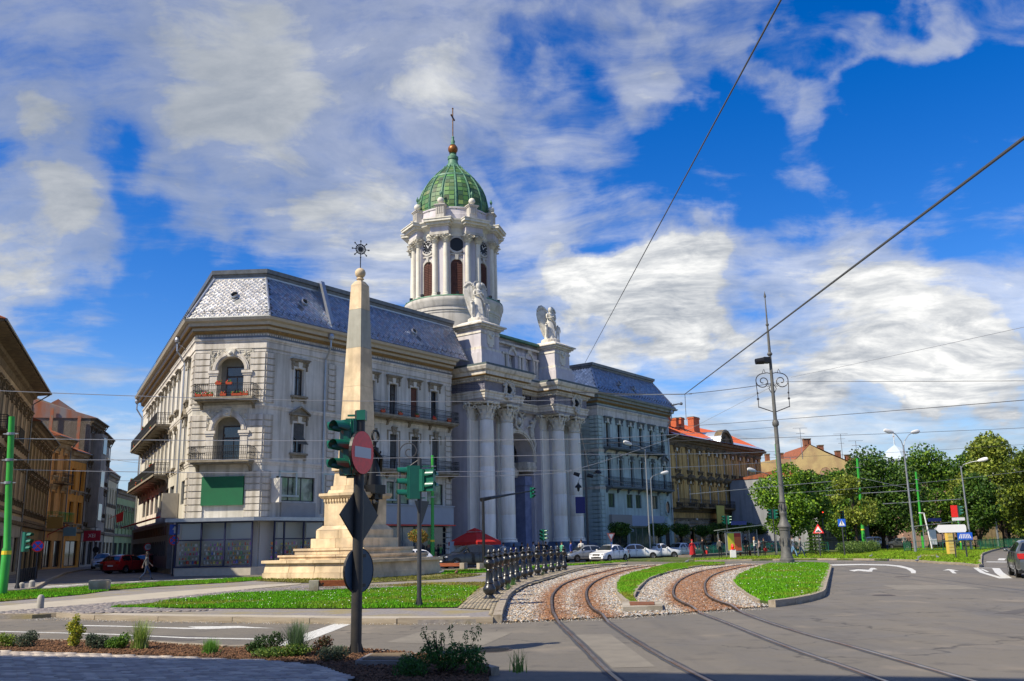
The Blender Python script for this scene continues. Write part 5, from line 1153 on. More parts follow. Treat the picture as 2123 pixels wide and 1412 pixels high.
for cx in (25.05,37.35):
    pd=obj('pedestal',ch().mesh('x',LAV) if 0 else None,chu) if 0 else None
    b=ch(); b.box(cx-1.75,cx+1.75,-1.45,2.0,17.75,19.2); b.box(cx-1.62,cx+1.62,-1.32,2.0,19.2,19.55); b.box(cx-1.4,cx+1.4,-1.1,1.8,19.8,21.6); o=b.build('pedestal',LAV,chu)
    b=ch(); b.box(cx-1.55,cx+1.55,-1.25,1.9,19.55,19.8); b.box(cx-1.46,cx+1.46,-1.16,1.85,21.15,21.35); b.box(cx-1.75,cx+1.75,-1.45,2.1,21.75,21.95); b.box(cx-1.55,cx+1.55,-1.25,1.95,21.6,21.75); b.build('band',PLW,o)
    b=ch(); b.box(cx-1.95,cx+1.95,-1.65,2.3,21.95,22.08); b.frus(cx,.3,22.08,22.5,(1.8,1.8),(1.1,1.1)); b.lathe([(1.02,22.5),(1.02,22.85),(.95,22.9)],20,(cx,.3,0)); b.build('pedestal_cap',PLW,o)
    b=ch(); b.plate([(cx-.5,21.5),(cx+.5,21.5),(cx+.5,20.2),(cx+.28,20.2),(cx+.28,19.95),(cx-.28,19.95),(cx-.28,20.2),(cx-.5,20.2)],-1.22,-1.1)
    b.tube([(cx-.3,-1.25,21.4),(cx-.35,-1.3,21.1),(cx,-1.3,20.8),(cx+.35,-1.3,21.1),(cx+.3,-1.25,21.4)],.09,6); b.build('hanging_tablet',CRM,o)
# saints in the attic niches
def robed(h, lean=0.):
    b=MB(); b.lathe([(.26,0),(.24,.3),(.2,.9),(.17,1.15),(.21,1.35),(.2,1.5),(.08,1.62)],12,sx=1.,sy=.75); b.ball((0,-.02,1.74),.105,10,7,sz=1.2); b.tube([(-.2,0,1.5),(-.27,-.06,1.2),(-.1,-.22,1.15)],[.075,.065,.05],6); b.tube([(.2,0,1.5),(.27,-.05,1.2),(.14,-.2,1.3)],[.075,.065,.05],6)
    b.tube([(-.2,-.1,1.4),(0,-.2,1.0),(.18,-.15,.5),(.1,-.18,0.02)],[.04,.06,.07,.06],6)
    return b.mesh('saint',MRB,True)
SA=robed(1.8)
for i,x in enumerate((28.35,31.2,34.1)):
    s=obj('saint_statue',SA,None,chu.matrix_world@T(x-CX,1.35,18.9)@Matrix.Scale(1.02,4)); tag(s,('weathered saint statue in the attic niche behind the left angel','weathered saint statue in the middle niche of the church attic','weathered saint statue in the attic niche next to the right pedestal')[i],'statue','saints in the church attic niches')
# ---------------------------------------------------------------- angels on the pedestals
def angel_mesh():
    P=dict(shl=(-.2,0,1.42),ell=(-.26,-.08,1.16),wrl=(-.08,-.24,1.18),hal=(.02,-.26,1.24),shr=(.2,0,1.42),elr=(.27,-.06,1.16),wrr=(.1,-.24,1.2),har=(.02,-.27,1.27),head0=(.02,-.02,1.58),head1=(.03,-.05,1.68),kneel=(-.1,-.1,.5),anklel=(-.1,-.02,.08))
    J=figure_joints(P,1.78)
    return skin_mesh('angel_body',J,BONES,[MRB],lambda p:0,1)
AB=angel_mesh()
def robe_mesh():
    vs=[];fs=[];n=20
    rings=[(1.36,.17,.12,0),(1.15,.165,.12,0),(.98,.20,.16,-.01),(.6,.25,.22,-.02),(.25,.30,.27,-.02),(.0,.34,.31,-.02)]
    for z,rx_,ry_,oy in rings:
        for i in range(n):
            a=2*math.pi*i/n; f=1+.09*math.sin(a*5+z*2)*(1.4-z)/1.4+.04*math.sin(a*9)*(1.4-z); vs.append((rx_*f*math.cos(a),oy+ry_*f*math.sin(a),z))
    for k in range(len(rings)-1):
        for i in range(n): fs.append((k*n+i,(k+1)*n+i,(k+1)*n+(i+1)%n,k*n+(i+1)%n))
    b=MB(); b.add(vs,fs); b.tube([(-.2,-.1,1.45),(-.05,-.22,1.2),(.18,-.2,.95),(.3,-.05,.7),(.28,.1,.3)],[.04,.055,.06,.06,.04],6); return b.mesh('robe',MRB,True)
ROB=robe_mesh()
def wing_mesh(sg):
    b=MB()
    out=[(.05,1.35),(.14,1.62),(.26,1.84),(.42,1.95),(.58,1.9),(.68,1.7),(.70,1.4),(.62,1.0),(.5,.6),(.36,.25),(.22,.05),(.18,.4),(.12,.8),(.06,1.1)]
    b.plate([(x*sg,z) for x,z in out],.13,.17)
    for k in range(9):   # feather rows
        t=k/8; x0=.16+.5*t; z0=1.8-.25*abs(t-.5)*2; x1=.2+.12*t+.3*t; z1=.12+1.0*t
        b.tube([(x0*sg,.1,z0),((x0+x1)/2*sg+.03*sg,.08,(z0+z1)/2),(x1*sg,.11,z1)],[.03,.042,.015],5)
    for k in range(8): t=k/7; b.ball(((.15+.48*t)*sg,.1,1.62+.2*math.sin(t*3)),.075,6,4)
    return b.mesh('wing',MRB,True)
WL,WR=wing_mesh(-1),wing_mesh(1)
kid=skin_mesh('cherub',figure_joints(dict(shl=(-.2,0,1.42),ell=(-.3,-.1,1.3),wrl=(-.2,-.3,1.45),hal=(-.15,-.35,1.5)),.95,1.35),BONES,[MRB],lambda p:0,1)
HAL=MB().tube([(.2*math.cos(a),.06,1.72+.2*math.sin(a)) for a in [k*math.pi/8 for k in range(16)]],.018,5,closed=True).mesh('halo',MRB)
HRM=MB().lathe([(.001,1.82),(.1,1.78),(.125,1.7),(.12,1.58),(.07,1.5)],12,(.03,.005,0)).mesh('hair',MRB,True)
for cx,lab,rot in ((25.05,'stone angel with a halo on the left church pedestal, in front of the tower',-.45),(37.35,'stone angel on the right church pedestal against the clouds',-.35)):
    a=thing('angel_statue',lab,'statue',chu.matrix_world@T(cx-CX,.3,22.9)@RZ(rot)@Matrix.Scale(2.02,4),'winged stone angels on the church pedestals')
    obj('body',AB,a); obj('robe',ROB,a); obj('wing',WL,a,RZ(-.35)); obj('wing',WR,a,RZ(.35)); obj('hair',HRM,a)
    if rot==-.45: obj('halo',HAL,a)
    obj('cherub',kid,a,T(-.38,-.2,0)@RZ(.4)); obj('cherub',kid,a,T(.42,-.1,0)@RZ(-.5)@Matrix.Scale(.95,4))
# ---------------------------------------------------------------- tower and dome
TW=Matrix(T(0,8.62,-1.0)); TD=Matrix(T(0,8.62,0))   # axis, in church local coordinates
def tw(): return MB(TW)
def td(): return MB(TD)
PWL=mat('tower_white',(.54,.51,.46),.85,c2=(.43,.41,.37),scale=1.2,bump=.15,streak=.5)
b=tw(); b.lathe([(5.06,17),(5.06,24.4),(4.94,24.5),(4.94,26.0),(5.0,26.05),(5.0,26.2)],56); b.build('lower_drum',PWL,chu,smooth=True)
b=tw(); b.lathe([(4.98,26.2),(5.08,26.3),(5.08,26.6),(5.2,26.75),(5.22,27.0),(5.34,27.2),(5.36,27.55),(5.24,27.75),(4.2,27.9)],64); b.build('gallery_ring',PWL,chu,smooth=True)
b=tw(); b.lathe([(5.22,27.6),(5.34,27.66),(5.3,27.78),(5.0,27.84)],64); b.build('ring_flashing',CPD,chu)
b=tw(); b.lathe([(4.0,27.8),(4.0,34.4)],64,cap=False); b.build('drum_wall',LAV,chu,smooth=True)
OPEN=[math.radians(-90+45*k) for k in range(8)]   # local directions of the eight bays
SHT=mat('tower_louvre',(.10,.035,.022),.7,c2=(.06,.02,.014),scale=3)
ac=MB(); # tower column
ac.lathe([(.36,0),(.36,.1),(.32,.15),(.35,.22),(.28,.3),(.285,2.5),(.25,5.75)],14); TCM=ac.mesh('tower_column',CRM,True)
tcap=capital(.26,1.,.42); 
for v in tcap.vertices: v.co.z*=.48
for k,a in enumerate(OPEN):
    Mr=TW@RZ(a+math.pi/2)     # local -y faces outward
    def at(): return MB(Mr)
    # arched louvred opening built proud of the drum
    b=at(); y=-4.06
    n=12; pts=[(-.62,28.1),(.62,28.1)]+[(.62*math.cos(math.pi*i/n),31.3+.62*math.sin(math.pi*i/n)) for i in range(n+1)]
    b.plate(pts,-4.04,-3.6); w=b.build('louvre_window',SHT,chu)
    b=at()
    for q in range(18):
        z=28.2+q*.19; 
        if z>31.6: break
        b.box(-.58,-.03,-4.09,-4.04,z,z+.13); b.box(.03,.58,-4.09,-4.04,z,z+.13)
    b.build('louvre_slat',SHT,w,kind='stuff')
    b=at(); arch_ring(b,0,31.3,.62,.86,-4.16,-3.7,14); b.box(-.86,-.62,-4.16,-3.7,28.0,31.3); b.box(.62,.86,-4.16,-3.7,28.0,31.3); b.plate([(-.12,31.85),(.12,31.85),(.18,32.4),(-.18,32.4)],-4.28,-4.0); b.box(-1.1,1.1,-4.14,-3.7,32.42,32.58)
    b.build('arch_surround',PWL,w)
    disc=Mr@T(0,-4.08,33.5)@XR
    if k%2==0:
        c=obj('clock',MB().lathe([(.74,-.05),(.92,-.05),(.92,.14),(.74,.14)],28,cap=False).mesh('clock_ring',PWL,True),chu,disc)
        obj('dial',MB().lathe([(.001,.05),(.76,.05)],28,cap=False).mesh('dial',BLK),c)
        m=MB()
        for q in range(12): a_=q*math.pi/6; m.box(-.035,.035,.5,.68,.055,.075,M=RZ(a_))
        m.box(-.03,.03,-.1,.55,.08,.095,M=RZ(-.9)); m.box(-.04,.04,-.1,.36,.08,.095,M=RZ(.6)); obj('clock_hand',m.mesh('clock_hands',SWH),c,kind='stuff')
    else:
        c=obj('round_window',MB().lathe([(.74,-.05),(.95,-.05),(.95,.14),(.74,.14)],28,cap=False).mesh('oculus_ring',PWL,True),chu,disc)
        obj('pane',MB().lathe([(.001,.04),(.76,.04)],28,cap=False).mesh('pane',BLK),c)
    # pair of columns between this bay and the next
    am=a+math.radians(22.5)
    for da in (-.135,.135):
        t=am+da; Mc=TW@T(4.5*math.cos(t),4.5*math.sin(t),27.9)@RZ(t); c=obj('tower_column',TCM,chu,Mc); obj('capital',tcap,c,T(0,0,5.75))
    Mp=TW@RZ(am+math.pi/2)
    b=MB(Mp); b.box(-.95,.95,-4.35,-3.8,28,34.6); b.build('pier',PWL if 0 else LAV,chu)
    b=MB(Mp); b.box(-1.05,1.05,-4.95,-3.8,34.45,34.75); b.build('tower_architrave',PWL,chu)
    b=MB(Mp); b.box(-1.0,1.0,-4.85,-3.8,34.75,35.35); b.build('tower_frieze',LAV,chu)
    b=MB(Mp)
    for z0,z1,d,w_ in ((35.35,35.5,5.0,1.1),(35.5,35.75,5.3,1.3),(35.75,36.0,5.55,1.5),(36.0,36.1,5.62,1.56)): b.box(-w_,w_,-d,-3.8,z0,z1)
    b.build('tower_cornice',CRM,chu)
    # pedestal with ball above
    b=MB(Mp); b.frus(0,-4.35,36.1,36.4,(.72,.5),(.62,.42)); b.box(-.46,.46,-4.66,-3.9,36.4,37.7); b.box(-.54,.54,-4.74,-3.85,37.7,37.82); b.box(-.62,.62,-4.82,-3.8,37.82,37.92)
    for q in (-.3,-.1,.1,.3): b.box(q-.05,q+.05,-4.72,-4.66,36.9,37.6)
    p=b.build('finial_pedestal',PWL,chu)
    b=MB(Mp); b.lathe([(.3,37.92),(.16,38.02),(.16,38.1)],10,(0,-4.35,0)); b.ball((0,-4.35,38.42),.36,12,8); b.build('finial_ball',CRM,p,smooth=True)
    b=MB(Mp); b.tube([(0,-4.35,38.7),(0,-4.35,39.6)],.05,5); b.ball((0,-4.35,39.25),.15,6,5,sz=1.6); b.build('finial_spike',CPD,p)
b=tw(); b.lathe([(4.2,34.4),(4.3,34.6),(4.3,34.75),(4.2,34.78),(4.2,35.3),(4.3,35.35),(4.45,35.5),(4.8,35.6),(4.85,35.8),(5.05,35.95),(5.08,36.1),(4.2,36.2)],64); b.build('tower_entablature',CRM,chu,smooth=True)
b=tw(); b.lathe([(4.06,36.1),(4.06,37.0),(4.0,37.05),(3.95,37.6),(4.05,37.65),(4.05,37.8),(3.8,37.85)],64); b.build('attic_ring',LAV,chu,smooth=True)
DP=[(3.84,36.5),(3.9,37.3),(3.84,38.2),(3.66,39.05),(3.32,39.9),(2.88,40.65),(2.40,41.25),(1.95,41.8),(1.5,42.25),(1.12,42.6),(.95,42.9)]
b=td(); b.lathe(DP,64); b.build('dome_shell',CPD,chu,smooth=True)
# copper plates: proud sheets in courses, joined where they are too small to pick apart
PL=attr_mat('copper_plates',.55,.4)
def dome_pt(t):
    s=t*(len(DP)-1); i=min(int(s),len(DP)-2); f=s-i; return DP[i][0]*(1-f)+DP[i+1][0]*f, DP[i][1]*(1-f)+DP[i+1][1]*f
rows=15; plates=[]
for r in range(rows):
    t0=r/rows*.93+.02; t1=(r+1)/rows*.93+.012; r0,z0=dome_pt(t0); r1,z1=dome_pt(t1)
    for q in range(16):
        w=2*math.pi/16; a0=q*w+.05+.0; a1=(q+1)*w-.05; n=max(1,int((a1-a0)*r0/.42))
        for i in range(n):
            sh_=(.5/n if r%2 else 0)*0
            aa=a0+(a1-a0)*i/n+.004; ab=a0+(a1-a0)*(i+1)/n-.004; e=random.uniform(.035,.06)
            v=[((r0+e)*math.cos(aa),(r0+e)*math.sin(aa),z0),((r0+e)*math.cos(ab),(r0+e)*math.sin(ab),z0),((r1+e*.4)*math.cos(ab),(r1+e*.4)*math.sin(ab),z1),((r1+e*.4)*math.cos(aa),(r1+e*.4)*math.sin(aa),z1)]
            plates.append((v,random.choice([(.08,.17,.05),(.11,.22,.07),(.055,.13,.04),(.15,.25,.09),(.07,.15,.07),(.04,.08,.035)])))
random.shuffle(plates)
vis=[p for p in plates if p[0][0][0]*-.3+p[0][0][1]*-1>-.5][:200]; rest=[p for p in plates if p not in vis]
def pm_(L,nm): 
    V=np.array([tuple(TD@Vector(q)) for v,c in L for q in v]); F=np.arange(len(L)*4).reshape(-1,4); return pieces_mesh(nm,V,F,np.array([tuple(k*random.uniform(.75,1.2) for k in c) for v,c in L]),PL,1)
for p in vis: obj('copper_plate',pm_([p],'copper_plate'),chu)
obj('copper_plates',pm_(rest,'copper_plates'),chu,kind='stuff')
for q in range(16):
    a=q*2*math.pi/16; b=td(); b.tube([((r_+.06)*math.cos(a),(r_+.06)*math.sin(a),z_) for r_,z_ in DP],.085 if q%2==0 else .07,6); b.build('dome_rib',CPD,chu,smooth=True)
b=td(); b.lathe([(2.50,41.05),(2.58,41.12),(2.52,41.32),(2.38,41.4)],48,cap=False); b.lathe([(3.9,36.6),(4.0,36.65),(3.98,36.85),(3.88,36.9)],48,cap=False); b.build('dome_band',CPD,chu)
b=td(); b.lathe([(1.15,42.5),(1.2,42.65),(.98,42.8),(.8,43.0),(.6,43.4),(.52,43.8),(.6,43.9),(.6,44.2),(.45,44.3),(.35,44.55),(.42,44.62)],20); b.build('lantern',CPD,chu,smooth=True)
b=td(); b.ball((0,0,45.15),.56,18,12); b.build('gilt_ball',GLD,chu,smooth=True)
b=td(); b.lathe([(.35,45.65),(.2,45.8),(.25,46.1),(.12,46.4),(.16,46.6),(.08,46.75)],12); b.build('ball_finial',CPD,chu,smooth=True)
b=td(); b.box(-.07,.07,-.05,.05,46.7,50.1,M=RZ(.45)); b.box(-.62,.62,-.05,.05,48.95,49.15,M=RZ(.45)); 
for x,z in ((-.66,49.05),(.66,49.05),(0,50.15)): b.ball((0,0,0),.11,6,5,M=RZ(.45)@T(x,0,z))
b.build('cross',mat('cross_iron',(.05,.03,.02),.5,metal=.5,c2=(.2,.1,.03),scale=3),chu)
b=tw()
for k in range(16):
    a=k*math.pi/8; b.box(4.9,5.15,-.15,.15,27.9,28.15,M=RZ(a))
b.build('floodlight',BLK,chu,kind='stuff')
# ================================================================ right wing: same palace, pale blue
rw=thing('right_wing','pale blue palace wing with grey mansard roof between the church and the ochre house','palace',FM@T(45.8,0,0))
def rwb(M=None): return MB(T(-45.8,0,0)@M) if M is not None else MB(T(-45.8,0,0))
RM=T(-45.8,0,0)
rx=[47.9,50.5,53.1,55.65,58.25]
hl=[(x-.44,x+.44,12.3,15.0) for x in rx]+[(60.75,61.65,12.3,15.0)]+[(x-.44,x+.44,7.9,10.88) for x in rx]+[(60.85,61.7,8.0,10.88)]
hl+=[(47.5,48.9,5.5,7.05),(51.6,53.0,5.5,7.05),(53.7,55.05,5.5,7.05),(57.75,59.15,5.5,7.05),(48,51.6,.4,3.35),(52,59.8,.4,3.35),(60.4,61.9,.2,3.2)]
b=rwb(); b.wall(45.8,63.0,0,18.1,hl,0,.3); b.wall(0,5.2,0,18.1,[],0,.1,M=Matrix(((0,-1,0,45.8),(-1,0,0,5.2),(0,0,1,0),(0,0,0,1)))); 
b.quad((45.8,5.2,0),(45.8,0,0),(45.8,0,18.1),(45.8,5.2,18.1)); b.quad((63,0,0),(63,12,0),(63,12,18.1),(63,0,18.1))
b.build('wall',PLB,rw)
b=rwb(); b.box(46.1,62.7,1.2,12,.1,18); b.build('inner_block',MATS['interior_dark'],rw)
RP=[(45.8,5.0),(45.8,0),(63.0,0),(63.0,10)]
b=rwb(); mould(b,RP,16.45,k=1.3); mould(b,RP,11.6,k=.6); mould(b,RP,7.45,k=.6); b.sweep([(0,15.7),(.06,15.7),(.06,16.42),(0,16.42)],RP); b.build('string_course',PLW,rw)
b=rwb(); b.sweep([(0.02,16.78),(.12,16.78),(.12,16.92),(0.02,16.92)],RP); b.build('dark_moulding',ZND,rw)
b=rwb(); cornice(b,RP,17.25,CORN); b.build('cornice',mat('cornice_bluegrey',(.30,.34,.34),.9,c2=(.24,.27,.27),scale=2,streak=.5),rw)
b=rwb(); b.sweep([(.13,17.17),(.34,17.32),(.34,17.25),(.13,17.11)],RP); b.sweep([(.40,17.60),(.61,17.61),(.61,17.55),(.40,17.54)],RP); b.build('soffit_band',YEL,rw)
mb,faces,lo,hi=mansard(rw,RP,18.2,21.6,1.3,.8); mb.M=I4(); mb.v=[(x-45.8,y,z) for x,y,z in mb.v]; mb.build('mansard_slope',ZND,rw)
sh3=lambda f:[Vector((p[0]-45.8,p[1],p[2])) for p in f]
tiles(rw,*sh3(faces[0]),.36,silver,single=60); tiles(rw,*sh3(faces[1]),.40,blues,single=0,holes=[(5.8,1.5),(9.4,1.3)])
for u,v in ((.32,.52),(.51,.47)): p,n=slope_pt(sh3(faces[1]),u,v); oculus(rw,p,n,.24)
b=rwb(); hp=[(p.x,p.y) for p in hi]; b.sweep([(0,21.5),(.12,21.5),(.16,21.7),(.28,21.75),(.32,22.05),(0,22.1)],hp); b.build('roof_moulding',ZND,rw)
b=rwb(); b.prism(hp,21.9,22.08); b.build('roof_deck',ZND,rw)
b=rwb()
for i in (1,2): b.tube([(lo[i].x,lo[i].y,18.22),(hi[i].x,hi[i].y,21.6)],.09,6)
b.build('hip_cap',ZNC,rw)
b=rwb(); b.tube([(p.x,p.y,18.18) for p in lo],.09,6); b.build('gutter',ZND,rw)
b=rwb(); a=lo[1]; c=lo[2]
for k in range(30):
    p=a+(c-a)*((k+.3)/30); b.tube([(p.x,p.y+.2,18.55),(p.x,p.y-.05,18.85)],.03,4)
b.tube([(a.x,a.y+.12,18.7),(c.x,c.y+.12,18.7)],.018,3); b.build('snow_guard',IRN,rw)
for x in (45.82,59.6): quoins(rw,RM,x,.85 if x<50 else .6,12.0,16.0,PLB); quoins(rw,RM,x,.85 if x<50 else .6,7.95,11.5,PLB); quoins(rw,RM,x,.85 if x<50 else .6,.6,7.4,PLB)
SIDE=Matrix(((0,-1,0,0),(-1,0,0,0),(0,0,1,0),(0,0,0,1)))@T(-1.0,0,0)
SM=T(-.0,0,0)@RZ(-math.pi/2)@T(-1.0,0,0)
for z0,z1 in ((12.0,16.0),(7.95,11.5),(.6,7.4)): quoins(rw,RZ(-math.pi/2)@T(-1.02,0,0),0,.98,z0,z1,PLB)
b=MB(RZ(-math.pi/2))
for k in range(32): z=.6+k*.465; b.box(-5.0,-1.05,-.015,.0,z,z+.42) if z<15.6 else None
b.build('side_courses',PLB,rw,kind='stuff')
HDB=mat('hood_bluegrey',(.12,.14,.15),.85,c2=(.2,.22,.22),scale=4)
K1=win_parts(.88,2.7,'flat',PLB,HDB,GLS); K2=win_parts(.88,2.95,'key',PLB,HDB,GLS); K3=win_parts(.85,2.85,'pediment',PLB,HDB,GLS)
for x in rx: place_window(rw,RM,x,12.3,K1,sill=False); place_window(rw,RM,x,7.93,K2,sill=False)
place_window(rw,RM,61.2,12.3,K1); place_window(rw,RM,61.27,8.02,K3)
balcony(rw,RM,46.8,59.9,12.2,.95,mat('slab_blue',(.16,.19,.21),.9,c2=(.1,.12,.13),scale=3)); balcony(rw,RM,46.9,61.9,7.85,.95,MATS['slab_blue'])
GRC=mat('glass_green_curtain',(.015,.05,.045),.1,spec=.7,c2=(.16,.2,.12),scale=4,stretch=(7,7,.4))
for x0,x1 in ((47.5,48.9),(51.6,53.0),(53.7,55.05),(57.75,59.15)):
    w=big_window(rw,RM,x0,x1,5.5,7.05,2,GRC); b=rwb(); b.box(x0-.2,x1+.2,-.16,0,5.34,5.48); b.box(x0-.12,x0,-.06,0,5.48,7.15); b.box(x1,x1+.12,-.06,0,5.48,7.15); b.box(x0-.12,x1+.12,-.06,0,7.07,7.2); b.build('surround',PLB,w)
c=obj('oval_window',MB().lathe([(.5,-.05),(.66,-.05),(.66,.14),(.5,.14)],24,sy=1.5,cap=False).mesh('oval_ring',PLB,True),rw,T(61.45-45.8,-.02,5.75)@XR); obj('pane',MB().lathe([(.001,.04),(.52,.04)],24,sy=1.5,cap=False).mesh('pane',GLS),c)
b=rwb(); b.box(47.5,52.0,-.35,-.02,3.4,4.7); b.build('blank_sign_board',mat('board_warm',(.30,.28,.25),.8),rw)
b=rwb(); b.box(52.02,60.1,-.25,-.02,3.45,4.65); b.build('blank_fascia',mat('board_pale_blue',(.34,.40,.50),.7),rw)
b=rwb(); b.add([(48,-.36,3.4),(51,-.36,3.4),(51,-1.1,3.0),(48,-1.1,3.0),(51,-1.1,2.8),(48,-1.1,2.8)],[(0,1,2,3),(3,2,4,5)]); b.build('awning',mat('awning_grey',(.3,.3,.29),.8),rw)
big_window(rw,RM,48,51.6,.4,3.35,2,GLS,SWH,.15); big_window(rw,RM,52,59.8,.4,3.35,5,GRC,TUBM,.15)
b=rwb(); b.box(60.4,61.9,.1,.2,.2,3.2); d=b.build('door',WDK,rw); b=rwb(); b.box(60.0,60.3,-.2,0,.2,3.3); b.box(62.0,62.3,-.2,0,.2,3.3); b.box(59.9,62.4,-.35,0,3.3,3.5); b.plate([(59.8,3.5),(62.5,3.5),(61.15,4.6)],-.3,0); b.build('door_surround',PLB,d)
downpipe(rw,RM,62.6,17.9)
b=rwb(); b.tube([(63.0,-.9,18.6),(63.5,-1.4,18.75),(64.0,-1.7,18.7)],[.12,.09,.06],6); b.ball((63.9,-1.6,18.8),.2,6,5); b.build('gargoyle',ZND,rw)
# ================================================================ ochre house
oh=thing('ochre_house','sooty ochre three storey house with red roof, dark ornaments and a curved gable','house',FM@T(63.1,0,0))
ob=lambda: MB(T(-63.1,0,0)); OM=T(-63.1,0,0)
ox=[64.9,68.3,71.5,74.4,77.0,79.7,82.45,85.1,88.0,91.0]
hl=[(x-.45,x+.45,10.7,12.9) for x in ox]+[(x-.5,x+.5,6.5,8.9) for x in ox]+[(x-.8,x+.8,.4,3.1) for x in ox[1::2]]+[(x-.6,x+.6,.4,3.0) for x in ox[::2]]
b=ob(); b.wall(63.1,93.2,0,14.6,hl,0,.3); b.quad((93.2,0,0),(93.2,14,0),(93.2,14,14.6),(93.2,0,14.6)); b.quad((63.1,9,0),(63.1,0,0),(63.1,0,14.6),(63.1,9,14.6)); b.build('wall',SOOT,oh)
b=ob(); b.box(63.4,92.9,1.2,13,.1,14.5); b.build('inner_block',MATS['interior_dark'],oh)
b=ob(); OP=[(63.1,6),(63.1,0),(93.2,0),(93.2,8)]; cornice(b,OP,14.3,[(0,-.7),(.08,-.7),(.1,-.2),(.3,-.1),(.32,.1),(.7,.2),(.8,.5),(0,.6)]); mould(b,OP,9.4); mould(b,OP,5.2,k=2.2); mould(b,OP,4.2); b.sweep([(0,5.55),(.5,5.55),(.5,5.75),(0,5.75)],OP)
b.build('cornice',SOOD,oh)
RTL=mat('roof_tile_red',(.50,.10,.035),.85,c2=(.34,.07,.03),scale=4,bump=.6,bscale=18)
b=ob(); r0=14.85; b.quad((62.9,-.8,r0),(93.6,-.8,r0),(93.4,5.6,18.1),(62.9,5.6,18.1)); b.quad((93.6,-.8,r0),(93.6,13,r0),(93.4,13,17.2),(93.4,5.6,18.1)); b.quad((62.9,5.6,18.1),(93.4,5.6,18.1),(93.4,13,15),(62.9,13,15)); b.build('roof',RTL,oh)
b=ob()
for k in range(75):
    x=63+k*.41; b.tube([(x,-.75,r0+.03),(x,5.5,18.1)],.045,4)
b.build('roof_tiles',RTL,oh,kind='stuff')
b=ob(); b.quad((74.5,-.9,14.95),(93.7,-.9,14.95),(93.7,.4,15.55),(74.5,.4,15.55)); b.quad((62.9,-.9,14.93),(74.5,-.9,14.93),(74.5,-.3,15.2),(62.9,-.3,15.2)); b.build('zinc_edge',mat('zinc_bright',(.55,.6,.66),.3,metal=.6),oh)
b=ob(); 
n=14; pts=[(79.3+2.0*math.cos(math.pi*i/n),14.7+1.75*math.sin(math.pi*i/n)) for i in range(n+1)]
b.plate(pts,-.5,0); arch_ring(b,79.3,14.7,1.75,2.2,-.75,.3,14); b.lathe([(.001,0),(.62,0),(.62,.2),(.45,.25)],14,M=T(79.3,-.5,15.3)@XR); g=b.build('gable',SOOD,oh)
b=ob(); vs=[];fs=[]
for i in range(n+1):
    a=math.pi*i/n; vs+=[(79.3+2.25*math.cos(a),-.8,14.75+2.0*math.sin(a)),(79.3+2.25*math.cos(a),5.0,14.75+2.0*math.sin(a))]
b.add(vs,[(2*i,2*i+2,2*i+3,2*i+1) for i in range(n)]); b.build('gable_roof',MATS['zinc_bright'],g)
KO=win_parts(.9,2.2,'flat',SOOT,SOOD,GLC,SWH); KO2=win_parts(1.0,2.4,'pediment',SOOT,SOOD,GLC,SWH)
for x in ox: place_window(oh,OM,x,10.7,KO); place_window(oh,OM,x,6.5,KO2)
b=MB(); b.ball((0,-.25,9.7),.62,9,6,sz=.6); b.ball((-.45,-.2,9.5),.3,7,5); b.ball((.45,-.2,9.5),.3,7,5); ORN=b.mesh('shell_ornament',SOOD,True)
b=MB(); b.ball((0,-.1,13.35),.3,8,5); b.tube([(-.6,-.1,13.5),(-.3,-.15,13.2),(0,-.18,13.1),(.3,-.15,13.2),(.6,-.1,13.5)],.1,5); ORN2=b.mesh('garland',SOOD,True)
for x in ox: obj('shell_ornament',ORN,oh,OM@T(x,0,0)); obj('garland',ORN2,oh,OM@T((x),0,.35))
for x in [63.5]+[(ox[i]+ox[i+1])/2 for i in range(9)]+[92.7]:
    b=ob(); b.box(x-.22,x+.22,-.12,0,5.8,9.3); b.box(x-.3,x+.3,-.2,0,9.0,9.3); b.box(x-.18,x+.18,-.1,0,9.9,13.4); b.build('pilaster',SOOT,oh)
for k in range(26):
    z=.3+(k%9)*.44; pass
cr=attr_mat('rusticated_stone',.95,.3); cells=[];V=[];F=[];C=[]
for r in range(10):
    z=.35+r*.42; x=63.3+(r%2)*.4
    while x<93:
        w=.8+random.uniform(-.05,.05)
        if not any(h[0]-.1<x+w/2<h[1]+.1 and z<h[3] for h in hl[20:]):
            o=len(V); e=random.uniform(.06,.1)
            for hx,hz,q in ((0,0,0),(w,0,0),(w,.4,0),(0,.4,0),(.05,.05,1),(w-.05,.05,1),(w-.05,.35,1),(.05,.35,1)): V.append((x+hx-63.1,-e*q-.002,z+hz))
            F+=[(o+4,o+5,o+6,o+7),(o,o+1,o+5,o+4),(o+1,o+2,o+6,o+5),(o+2,o+3,o+7,o+6),(o+3,o,o+4,o+7)]; g=random.uniform(.5,1.1); C.append((.30*g,.26*g,.20*g) if x<73 else (.13*g,.10*g,.07*g))
        x+=w+.02
obj('stone_block',pieces_mesh('stone_block',np.array(V),np.array(F),np.array(C),cr,5),oh,kind='stuff')
for x0,x1,z in ((64,68,6.2),(69.5,82,6.2)): 
    bal=obj('balcony',ob().box(x0,x1,-1.1,0,5.75,5.95).mesh('balcony_slab',SOOD),oh); obj('railing',rail_mesh(x1-x0,.9,1.1,.2),bal,OM@T(x0,0,5.95))
for x,w,h in ((64.0,.9,18.2),(68.3,1.4,18.5),(71.0,.8,18.1),(72.6,1.0,18.3),(77.0,1.9,18.8)):
    b=ob(); b.box(x-w/2,x+w/2,2.6,3.5,15.5,h-.3); b.box(x-w/2-.08,x+w/2+.08,2.52,3.58,h-.3,h-.12); c=b.build('chimney',ORG,oh); b=ob(); b.box(x-w/2-.04,x+w/2+.04,2.56,3.54,h-.12,h); b.build('chimney_cap',SOOD,c)
